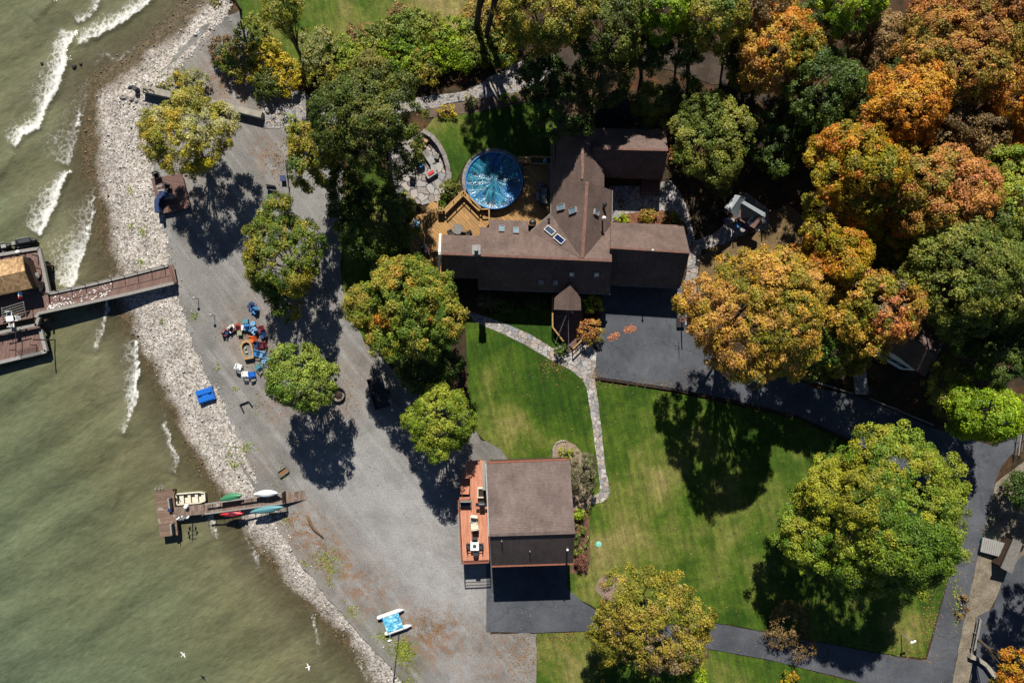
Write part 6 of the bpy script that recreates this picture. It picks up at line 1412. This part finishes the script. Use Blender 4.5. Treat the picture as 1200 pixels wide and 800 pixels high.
# ------------------------------------------------------------------ the long pier with its boathouse
PZ = 1.0
gw = thing('pier_gangway', 'long brown planked gangway with grey edge beams from the shore to the boathouse', 'pier', W(125, 340, -.5))
U = [(58, 344), (100, 335), (150, 323), (197, 311)]; Lw = [(46, 367), (100, 355.5), (150, 344.5), (204, 331.5)]
mb = MB(); mb.slab([W(x, y, PZ) for x, y in U] + [W(x, y, PZ) for x, y in Lw[::-1]], .14); part('deck_floor', mb, 'pierwood', gw, True)
for pl in (U, Lw):
    mb = MB()
    for a, b in zip(pl, pl[1:]): mb.beam(W(*a, PZ + .02), W(*b, PZ + .02), .34, .3)
    part('edge_beam', mb, 'rail', gw, True)
mb = MB()
for x in (58.5, 69.5, 85, 101, 116, 131.5, 146.5, 162, 178, 193.5):
    y = 344 - (x - 58) * .2375; p = W(x, y, PZ); mb.tube([p, p + Vector((0, 0, 1.05))], .045, 6)
mb.tube([W(58, 343.6, PZ + 1.0), W(194, 311.4, PZ + 1.0)], .022, 5); part('handrail', mb, 'black', gw, True)
mb = MB()
for i in range(6):
    for pl in (U, Lw):
        x = 62 + i * 24; y = pl[0][1] + (pl[-1][1] - pl[0][1]) * (x - pl[0][0]) / (pl[-1][0] - pl[0][0]); p = W(x, y, PZ); mb.tube([Vector((p.x, p.y, -1.9)), Vector((p.x, p.y, PZ - .1))], .1, 8)
part('piling', mb, 'siding', gw, True)
mb = MB(); mb.slab([W(x, y, .55) for x, y in ((197.5, 310.5), (203, 310), (207, 331), (204, 332))], .1); mb.slab([W(x, y, .75) for x, y in ((195, 311.5), (199, 310.5), (205.5, 331.5), (202, 332))], .1); part('step', mb, 'pierwood', gw, True)
rngp = np.random.default_rng(4); mb = MB()
for i in range(170):
    tt = rngp.random() ** 1.3; x = 55 + 75 * tt; y = 367 - (x - 46) * .2275 - 2.5 - abs(rngp.normal()) * (4 if i % 2 else 13)
    if y < 346 - (x - 58) * .2375: continue
    s = .025 + .07 * rngp.random() ** 2; p = W(x, y, PZ); mb.lathe([(s * 1.1, .004), (s * .7, .012)], p, 6, 1.2, .8)
o = solo('bird_droppings', mb, 'white', None, None, W(90, 350, PZ), world=True); o['kind'] = 'stuff'

pf = thing('pier_platform', 'brown planked pier platform with grey rim carrying the boathouse', 'platform', W(25, 340, -.5))
mb = MB(); mb.slab([W(x, y, PZ + .02) for x, y in ((-40, 307), (40, 292), (46, 291), (58, 347), (46, 366), (44, 371), (-40, 389))], .16); part('deck_floor', mb, 'pierwood', pf, True)
mb = MB()
for a, b in (((-40, 305.5), (40, 292)), ((40, 292), (46.5, 291.5)), ((46.5, 291.5), (58, 345)), ((46, 367), (43, 372)), ((43, 382), (46, 372)), ((44, 380.5), (-40, 398))): mb.beam(W(*a, PZ + .06), W(*b, PZ + .06), .36, .34)
part('edge_beam', mb, 'rail', pf, True)
mb = MB()
for x, y in ((3, 303), (13, 301), (23.5, 300.5), (45, 300), (48.5, 315), (51.5, 332), (57.5, 345)): p = W(x, y, PZ); mb.tube([p, p + Vector((0, 0, 1.0))], .06, 6)
part('post', mb, 'black', pf, True)
mb = MB()
for x in (-10, 15, 40, 52):
    for y in (310, 345, 375): p = W(x, y, PZ); mb.tube([Vector((p.x, p.y, -2)), Vector((p.x, p.y, PZ - .1))], .12, 8)
part('piling', mb, 'siding', pf, True)
lp = thing('lower_platform', 'lower brown swim platform with white splashed rim beside the boathouse pier', 'platform', W(20, 405, -.5)); LZ = .45
mb = MB(); mb.slab([W(x, y, LZ) for x, y in ((-40, 399), (44, 381), (48, 386), (54.5, 411), (20, 419), (-40, 434))], .15); part('deck_floor', mb, 'pierwood', lp, True)
mb = MB(); mb.beam(W(54.5, 411.5, LZ + .04), W(-40, 434, LZ + .04), .4, .3); mb.beam(W(48, 386, LZ + .04), W(54.5, 411.5, LZ + .04), .4, .3); part('edge_beam', mb, 'lgrey', lp, True)
mb = MB()
for x, y in ((3, 393), (15, 389.9), (18.5, 402), (18.5, 410), (30, 386), (43, 404)): p = W(x, y, LZ); mb.tube([p, p + Vector((0, 0, 1.0))], .05, 6)
for k in range(5): mb.tube([W(18.5, 411, LZ + .2 + .2 * k), W(43, 405, LZ + .2 + .2 * k)], .035, 5)
mb.tube([W(18.5, 389, LZ + .99), W(18.5, 411, LZ + .99)], .05, 5); mb.tube([W(3, 393, LZ + .98), W(30, 386, LZ + .98)], .05, 5); part('railing', mb, 'black', lp, True)
mb = MB()
for x in (0, 25, 48): p = W(x, 410 - x * .2, LZ); mb.tube([Vector((p.x, p.y, -2)), Vector((p.x, p.y, LZ - .1))], .12, 8)
part('piling', mb, 'siding', lp, True)
bh = thing('boathouse', 'small boathouse with a two tone cedar shake roof on the pier', 'boathouse', W(8, 322, PZ))
ra_, rb_ = (-32, 331, 4.0), (28.5, 317.5, 4.0); B1 = plane3(ra_, rb_, (0, 304, 3.0)); B2 = plane3(ra_, rb_, (0, 345.5, 3.0))
mb = MB(); face(mb, B1, [(-32, 331), (-36, 312), (26, 300), (28.5, 317.5)], .14); part('roof', mb, 'cedar', bh, True)
mb = MB(); face(mb, B2, [(-32, 331.2), (28.5, 317.8), (37.5, 337.5), (-28, 352)], .14); part('roof', mb, 'cedar', bh, True)
mb = MB(); cs = [W(-32, 313, 3), W(24, 303, 3), W(34, 335.5, 3), W(-26, 348, 3)]; wall_ring(mb, [Vector((c.x, c.y, 0)) for c in cs], PZ, [2.95] * 4); gable(mb, cs[1] - Vector((0, 0, .1)), cs[2] - Vector((0, 0, .1)), W(27.5, 318.5, 3.8)); part('wall', mb, 'siding', bh, True)
p = W(31.5, 322, 2.3); mb = MB(); mb.lathe([(.3, 0), (.36, .35), (.05, .5)], (p.x + .45, p.y, PZ + .02), 14); solo('barrel_planter', mb, 'grey', 'round grey tub beside the boathouse gable', 'planter', (p.x + .45, p.y, PZ + .02), world=True)
fl = thing('flag', 'red white and blue flag hanging at the corner of the boathouse', 'flag', W(37.5, 344, PZ)); mb = MB(); mb.tube([(0, 0, 0), (.05, 0, 2.2)], .03, 6); part('pole', mb, 'lgrey', fl)
for i, m in enumerate(('midblue', 'white', 'red')): mb = MB(); mb.box((.08, -.12 - .24 * i, 2.0), (.03 + .05, .24, .55), R(6)); part('cloth', mb, m, fl)
MAT['lamp_globe'] = paint('white_globe', (0.7, 0.7, 0.68, 1), .4, .05)
pl_ = thing('pier_lamp', 'white globe lamp at the top corner of the pier platform', 'lamp', W(29.5, 297, PZ)); mb = MB(); mb.tube([(0, 0, 0), (0, 0, 1.0)], .06, 8); part('post', mb, 'black', pl_); mb = MB(); mb.lathe([(.05, 1.0), (.2, 1.08), (.24, 1.22), (.14, 1.38), (.02, 1.42)], (0, 0, 0), 14); part('lamp_head', mb, 'lamp_globe', pl_)
bt = thing('bench', 'dark narrow bench along the pier platform rim, facing the shore', 'bench', W(51, 336, PZ + .02), R(-12)); mb = MB(); mb.box((0, 0, .42), (.35, 1.2, .06)); part('seat', mb, 'black', bt)
for s in (-1, 1): mb = MB(); mb.box((0, s * .5, .2), (.3, .06, .39)); part('leg', mb, 'dgrey', bt)
bt = dup(bt, W(31, 303, PZ + .02), R(-100), 'dark bench beneath the white globe lamp on the pier')
# slatted windbreak, table and chairs on the pier
wb = thing('windbreak', 'pale slatted rail screen behind the white table on the pier', 'fence', W(16, 362, PZ)); mb = MB()
for i in range(6): mb.beam(W(2, 361.5 + i * 3.0, PZ + 1.0 - .16 * i), W(28, 353.5 + i * 3.0, PZ + 1.0 - .16 * i), .05, .05)
part('slat', mb, 'rail', wb, True); mb = MB()
for a, b in (((2, 360.5), (4, 376)), ((27.5, 353.5), (30.5, 370))):
    mb = MB(); mb.beam(W(*a, PZ + 1.02), W(*b, PZ + .1), .1, .08); part('upright', mb, 'rail', wb, True)

t3 = thing('pier_table', 'small white table on the pier beside the slatted screen', 'table', W(16.5, 373.5, PZ + .02)); mb = MB(); mb.box((0, 0, .7), (.85, .6, .05), R(8)); part('tabletop', mb, 'white', t3)
for sx in (-1, 1):
    for sy in (-1, 1): mb = MB(); mb.box((sx * .34, sy * .22, .34), (.05, .05, .68)); part('leg', mb, 'white', t3)
pcg = 'chairs round the small white pier table'
w0 = thing('pier_chair', 'white chair behind the small white pier table, towards the boathouse', 'chair', W(15.5, 367.5, PZ + .02), R(185), pcg); chair_parts(w0, 'white', 'white', 'lgrey', .5)
dup(w0, W(18, 381, PZ + .02), R(5), 'white chair in front of the small white pier table, towards the swim platform', {'seat': 'lgrey'}); dup(w0, W(24, 373, PZ + .02), R(95), 'white chair at the shore side of the small white pier table')
# jet skis
def jetski(label, px, py, rz):
    r = thing('jet_ski', label, 'jet ski', W(px, py, -.45), rz, 'jet skis moored at the pier'); m = MB(); m.hull(3.1, 1.15, .45, 14, 12, 1.1, .32, .9); part('hull', m, 'black', r, smooth=True)
    m = MB(); m.box((-.45, 0, .9), (1.3, .38, .26)); m.box((.35, 0, .92), (.3, .34, .3), 0, 0, R(20)); part('seat', m, 'dgrey', r)
    m = MB(); m.tube([(.5, 0, .9), (.35, 0, 1.25)], .06, 6); m.tube([(.32, -.38, 1.22), (.36, 0, 1.27), (.32, .38, 1.22)], .035, 6); part('handlebar', m, 'black', r)
    m = MB(); m.box((.1, .52, .5), (1.6, .06, .1)); m.box((.1, -.52, .5), (1.6, .06, .1)); m.box((.95, 0, .82), (.5, .4, .1), 0, 0, R(12)); part('trim', m, 'lgrey', r)
jetski('dark grey jet ski moored at the pier corner, whole in view', 31, 284.5, R(190)); jetski('dark grey jet ski moored at the pier, cut by the left edge', 1, 291.5, R(12))
mb = MB(); p = W(64.5, 398, -.5); mb.tube([(p.x, p.y, -1.8), (p.x, p.y, 3.2)], .07, 8); 
solo('mooring_pole', mb, 'siding', 'slim dark mooring pole standing in the water beside the swim platform', 'pole', (p.x, p.y, -.5), world=True)

# ------------------------------------------------------------------ lower dock
dk = thing('lower_dock', 'weathered grey T shaped wooden dock with a metal framed walkway', 'dock', W(250, 590, -.5)); KZ = .55
mb = MB(); mb.slab([W(x, y, KZ) for x, y in ((181.5, 574), (203, 572.5), (208.5, 626.5), (187.5, 629))], .16); part('end_deck', mb, 'greywood2', dk, True)
mb = MB(); mb.slab([W(x, y, KZ - .01) for x, y in ((205, 594), (240, 590.5), (240, 602), (206, 605.5))], .14); part('walkway', mb, 'greywood', dk, True)
mb = MB(); mb.slab([W(x, y, KZ + .02) for x, y in ((240, 591), (333, 578), (333.5, 589.5), (240, 602))], .12); part('walkway', mb, 'greywood', dk, True)
mb = MB(); mb.slab([W(333, 577.5, KZ), W(356, 574.5, .06), W(359, 585, .06), W(333.5, 590, KZ)], .1); part('ramp', mb, 'greywood', dk, True)
mb = MB()
for p_, q in (((240, 590.5), (332, 577.5)), ((240, 602), (333.5, 589.3))): mb.beam(W(*p_, KZ + .75), W(*q, KZ + .75), .16, .1)
n = 10
for i in range(n + 1):
    for p_, q in (((240, 590.5), (332, 577.5)), ((240, 602), (333.5, 589.3))):
        x = W(*p_, KZ).lerp(W(*q, KZ), i / n); mb.beam(x, x + Vector((0, 0, .72)), .06, .06)
part('railing', mb, 'rail', dk, True)
mb = MB(); mb.beam(W(332.5, 576, KZ + .5), W(333.5, 590, KZ + .5), .1, 1.1); part('gate', mb, 'black', dk, True)
mb = MB()
for x, y in ((184, 577), (201, 575), (189, 626), (206, 624), (240, 596), (270, 592), (300, 587)): p = W(x, y, KZ); mb.tube([Vector((p.x, p.y, -2)), Vector((p.x, p.y, KZ - .1))], .1, 8)
mb.tube([W(202.5, 573, KZ - .3), W(202.5, 573, KZ + .9)], .07, 6); part('piling', mb, 'siding', dk, True)
mb = MB()
for a, b in (((182, 572.5), (184, 568.5)), ((186, 572.5), (188.5, 568)), ((190, 572), (190.5, 567.5))): mb.tube([W(*a, KZ + .3), W(*b, KZ + .3)], .04, 5)
mb.tube([W(181, 573, KZ + .05), W(191, 572, KZ + .05)], .05, 5); part('ladder', mb, 'lgrey', dk, True)
def dock_bench(label, px, py, rz):
    b = thing('dock_bench', label, 'bench', W(px, py, KZ), rz); m = MB(); m.box((0, 0, .42), (.4, 1.2, .06)); part('seat', m, 'lgrey', b); m = MB(); m.box((.2, 0, .68), (.06, 1.2, .35)); part('backrest', m, 'dgrey', b)
    for s in (-1, 1): m = MB(); m.box((0, s * .5, .2), (.36, .07, .39)); part('leg', m, 'dgrey', b)
dock_bench('grey bench on the dock end nearer the small motor boat', 201, 588.5, R(8)); dock_bench('grey bench on the dock end farther from the small motor boat', 203.5, 618, R(6))
mb = MB(); mb.box((0, 0, .2), (.4, .4, .4)); solo('tackle_box', mb, 'navy', 'dark blue tackle box beside the upper dock bench', 'box', W(200.5, 596.5, KZ))
# bird house pole with white gourds
gp = thing('gourd_pole', 'slim pole with white gourd birdhouses on cross arms standing at the dock walkway', 'birdhouse', W(225, 601, -.5)); mb = MB(); mb.tube([(0, 0, -1.2), (0, 0, 3.1)], .06, 8); part('pole', mb, 'steel', gp)
mb = MB()
for z, L in ((1.9, .4), (2.4, .55), (2.9, .45)): mb.tube([(-L, 0, z), (L, 0, z)], .03, 5); mb.tube([(0, -L * .5, z), (0, L * .5, z)], .03, 5)
part('arm', mb, 'steel', gp)
for x, y, z in ((-.36, 0, 1.68), (.36, 0, 1.68), (.5, 0, 2.18), (-.5, 0, 2.18), (-.4, 0, 2.68)):
    mb = MB(); mb.lathe([(.03, .2), (.08, .12), (.13, -.03), (.09, -.15), (.02, -.18)], (x, y, z), 12); part('gourd', mb, 'white', gp, smooth=True)
mb = MB(); mb.lathe([(.2, 0), (.24, .3), (.2, .5), (.05, .55)], (0, 0, 0), 14); solo('white_bucket', mb, 'white', 'white bucket on the dock walkway beside the motor boat', 'bucket', W(219.5, 592.5, KZ))
# small motor boat
jb = thing('motor_boat', 'cream and olive flat bottomed motor boat moored against the lower dock', 'boat', W(226.5, 582, -.52), R(5)); L, Wd = 3.3, 1.25
mb = MB(); outl = [(-L / 2, -Wd / 2), (L / 2 * .6, -Wd / 2), (L / 2, -Wd * .36), (L / 2, Wd * .36), (L / 2 * .6, Wd / 2), (-L / 2, Wd / 2)]
mb.slab([(x, y, .18) for x, y in outl], .2)
part('hull_floor', mb, 'cream', jb); mb = MB()
for i in range(6): (x0, y0), (x1, y1) = outl[i], outl[(i + 1) % 6]; mb.beam((x0, y0, .38), (x1, y1, .38), .07, .52)
part('hull_side', mb, 'olive', jb); mb = MB()
for i in range(6): (x0, y0), (x1, y1) = outl[i], outl[(i + 1) % 6]; mb.beam((x0, y0, .66), (x1, y1, .66), .14, .05)
part('gunwale', mb, 'cream', jb)
for x, w_ in ((-1.15, .5), (-.25, .35), (.6, .35), (1.38, .4)): mb = MB(); mb.box((x, 0, .45), (w_, Wd * .9 if x < 1 else Wd * .7, .06)); part('seat', mb, 'cream', jb)
mb = MB(); mb.box((-1.78, .05, .62), (.34, .3, .4)); m_ = part('outboard_motor', mb, 'black', jb); mb = MB(); mb.beam((-1.6, .05, .82), (-1.2, .12, .88), .05, .05); part('tiller', mb, 'black', m_)
mb = MB(); mb.box((-1.3, .38, .32), (.3, .3, .26)); part('battery_box', mb, 'black', jb)
# boats hung on the dock rails
def canoe(name, label, px, py, z, L, Wd, mat, rz, cat, seats=False):
    r = thing(name, label, cat, W(px, py, z), rz, 'boats racked along the lower dock'); m = MB(); m.hull(L, Wd, .34, 16, 12, 1.0, 0, 1.0); part('hull', m, mat, r, smooth=True)
    m = MB(); m.tube([(-L / 2 * .96, 0, .30), (-L / 4, 0, .34), (L / 4, 0, .34), (L / 2 * .96, 0, .30)], .03, 5); part('keel_strip', m, mat, r)
    if seats: m = MB(); m.lathe([(.16, .33), (.26, .37), (.22, .4)], (.1, 0, 0), 16, 1.8, 1); part('cockpit_rim', m, 'maroon', r)
canoe('canoe', 'green upturned canoe racked on the upper rail of the lower dock', 271, 582.5, 1.1, 2.6, .95, 'green', R(12), 'canoe'); canoe('canoe', 'white upturned canoe racked on the upper rail near the ramp', 312, 578, 1.25, 2.75, .85, 'white', R(3), 'canoe')
canoe('kayak', 'bright red kayak hung on the lower rail of the dock', 272, 601.5, .95, 2.65, .75, 'red', R(2), 'kayak', True); canoe('canoe', 'teal upturned canoe hung on the lower rail near the ramp', 313, 596.5, 1.2, 3.9, .85, 'teal', R(9), 'canoe')
mb = MB()
for x, y in ((262, 588), (281, 585.5), (303, 582), (322, 579.5), (264, 600), (281, 597.5), (302, 595), (326, 592)):
    p = W(x, y, .9); d = .55 if y < 589 else -.55; mb.beam((p.x, p.y, .8), (p.x, p.y + d * 1.0, .8), .06, .06)
solo('boat_rack', mb, 'steel', 'steel rack arms along both rails of the lower dock', 'rack', W(292, 590, .5), world=True)

# ------------------------------------------------------------------ smaller things on land
for i, (x, y, r) in enumerate(((719, 394, 12), (738, 385.5, -6))):
    g = np.random.default_rng(90 + i); n = 260; tt = g.normal(size=(n, 2)); ax = R(24 if i == 0 else 12); u = tt[:, 0].clip(-1.7, 1.7) * .4; v = tt[:, 1] * .17
    q = W(x, y); P_ = np.stack([q.x + u * math.cos(ax) - v * math.sin(ax), q.y + u * math.sin(ax) + v * math.cos(ax), .06 + .16 * np.exp(-(tt ** 2).sum(1)) * g.random(n)], 1)
    p = np.array([rgb(200, 138, 110), rgb(210, 150, 118), rgb(190, 124, 96)]); cc = p[g.integers(0, 3, n)] * (1 + .2 * g.normal(size=(n, 1))).clip(.5, 1.5)
    V = leaves(P_, np.array([0, 0, 1.0]) + g.normal(size=P_.shape) * .4, .19, .14, g)
    o = leaf_object('leaf_pile', V, np.repeat(np.c_[cc, np.ones(n)], 4, 0), None, (q.x, q.y, 0)); o.location = (q.x, q.y, 0); tag(o, ['salmon orange heap of fallen leaves on the parking court, nearer the round bush', 'salmon orange heap of fallen leaves on the parking court, farther from the round bush'][i], 'leaf pile', 'leaf heaps on the parking court')
mb = MB()
for a, b in (((697, 443), (785, 456)), ((785, 456), (860, 471)), ((860, 471), (935, 489)), ((935, 489), (1000, 518)), ((1000, 518), (1062, 557)), ((1062, 557), (1112, 600))): mb.beam(W(*a, .08), W(*b, .08), .16, .2)
solo('timber_edging', mb, 'rust', 'dark timber edging between parking court and lawn', 'edging', W(860, 471), world=True)
mb = MB()
for a, b in (((925, 438), (1000, 461)), ((1020, 467), (1094, 498))): mb.beam(W(*a, .08), W(*b, .08), .18, .2)
solo('stone_kerb', mb, 'grey', 'low stone kerb on the woodland side of the drive', 'kerb', W(1000, 462), world=True)
mb = MB(); pts = [(652, 546), (648.5, 538), (648.5, 527), (652, 519), (658, 516.5), (664.5, 516.5)]; gg = np.random.default_rng(3)
for (x0, y0), (x1, y1) in zip(pts, pts[1:]):
    n = max(2, int(math.hypot(x1 - x0, y1 - y0) / 1.9))
    for i in range(n): q = W(x0 + (x1 - x0) * i / n, y0 + (y1 - y0) * i / n, .08); mb.rock(q, (.14, .12, .1), int(gg.integers(999)))
solo('stone_edging', mb, 'rock', 'row of small white stones edging the planting bed at the garage corner', 'edging', W(650, 530), world=True)
for i, (x, y, s, l) in enumerate(((726.5, 684, .28, 'pale stone on the mulch ring, nearer the house'), (722, 699, .3, 'pale stone on the mulch ring, nearer the lower drive'))): mb = MB(); mb.rock((0, 0, .1), (s, s * .7, s * .6), 70 + i); solo('pale_stone', mb, 'rock', l, 'stone', W(x, y))
mb = MB(); mb.lathe([(.34, .0), (.34, .06), (.1, .1)], (0, 0, 0), 24); solo('septic_lid', mb, 'aqua', 'round aqua green lid set in the lawn beside the garage', 'lid', W(701.5, 637.2))
lm = thing('street_lamp', 'slim pale lamp post with a twin head on the road corner lawn', 'lamp', W(1056, 742)); mb = MB(); mb.tube([(0, 0, 0), (0, 0, 2.3)], .05, 8); part('post', mb, 'lgrey', lm); mb = MB(); mb.box((0, 0, 2.32), (.5, .12, .08), R(20)); mb.lathe([(.1, 2.2), (.16, 2.3), (.05, 2.42)], (.26, .1, 0), 12); mb.lathe([(.1, 2.2), (.16, 2.3), (.05, 2.42)], (-.1, -.04, 0), 12); part('lamp_head', mb, 'white', lm)
gd2 = thing('guard_rail', 'pale double rail fence along the edge of the parking lot', 'fence', W(1140, 742)); railing([(1143.5, 722), (1136.5, 758)], 0, gd2, 'lgrey', .8, 1.8, .09); railing([(1146, 724), (1139.5, 757)], 0, gd2, 'grey', .6, 1.8, .07)
mb = MB()
for a, b in (((1136, 768), (1145, 771)), ((1145, 771), (1155, 778)), ((1155, 778), (1165, 792))): mb.beam(W(*a, .3), W(*b, .3), .45, .6)
solo('curved_wall', mb, 'concrete', 'short curved pale wall beside the yellow and orange corner tree', 'wall', W(1150, 776), world=True)
hr = thing('double_handrail', 'pale double handrail near the lime green tree at the right edge', 'railing', W(1193, 510)); railing([(1193, 488), (1187, 532)], 0, hr, 'lgrey', .9, 1.5, .07); railing([(1199.5, 490), (1194, 528)], 0, hr, 'lgrey', .9, 1.5, .07)
bk = thing('basketball_hoop', 'white backboard basketball hoop on a black base at the edge of the parking court', 'basketball hoop', W(797, 378)); mb = MB(); mb.box((0, 0, .2), (.9, 1.1, .4)); part('base', mb, 'black', bk); mb = MB(); mb.tube([(.1, 0, .3), (.1, .2, 3.2)], .07, 8); part('post', mb, 'black', bk)
mb = MB(); mb.box((-.25, .25, 3.3), (.06, 1.2, .8)); part('backboard', mb, 'white', bk); mb = MB(); mb.tube([(-.5 + .23 * math.cos(6.283 * k / 12), .25 + .23 * math.sin(6.283 * k / 12), 3.05) for k in range(13)], .02, 5); part('rim', mb, 'orange', bk)
cp = thing('deck_chair', 'pale folding chair on the stone path end by the parking court', 'chair', W(800.5, 349), R(200)); chair_parts(cp, 'sky', 'lgrey', 'black', .6)

# ------------------------------------------------------------------ camera, sun, sky
cam = bpy.data.cameras.new('camera'); co = bpy.data.objects.new('camera', cam); C.objects.link(co)
co.location = CAM; co.rotation_euler = (0, 0, 0); cam.sensor_width = 36; cam.lens = 24.0; cam.clip_end = 2000; cam.clip_start = .5
sc = bpy.context.scene; sc.camera = co
EL = R(43.5); dx = .03
sun = bpy.data.lights.new('sun', 'SUN'); so_ = bpy.data.objects.new('sun', sun); C.objects.link(so_)
sun.energy = 5.0; sun.angle = R(.53); sun.color = (1.0, .955, .88)
dirv = Vector((dx * math.cos(EL), -math.cos(EL), -math.sin(EL))); so_.rotation_euler = dirv.to_track_quat('-Z', 'Y').to_euler(); so_.location = (0, 60, 60)
w = bpy.data.worlds.new('World'); sc.world = w; w.use_nodes = True; nt = w.node_tree; bg = nt.nodes['Background']
sky = nt.nodes.new('ShaderNodeTexSky'); sky.sky_type = 'NISHITA'; sky.sun_disc = False; sky.sun_elevation = EL; sky.sun_rotation = math.atan2(-dx, 1); sky.air_density = .6; sky.dust_density = .1; sky.ozone_density = 3.0
nt.links.new(sky.outputs[0], bg.inputs[0]); bg.inputs[1].default_value = 0.05
sc.view_settings.view_transform = 'Standard'; sc.view_settings.look = 'None'; sc.view_settings.gamma = 1; sc.view_settings.use_curve_mapping = False
sc.view_settings.exposure = .8
sc.render.film_transparent = False
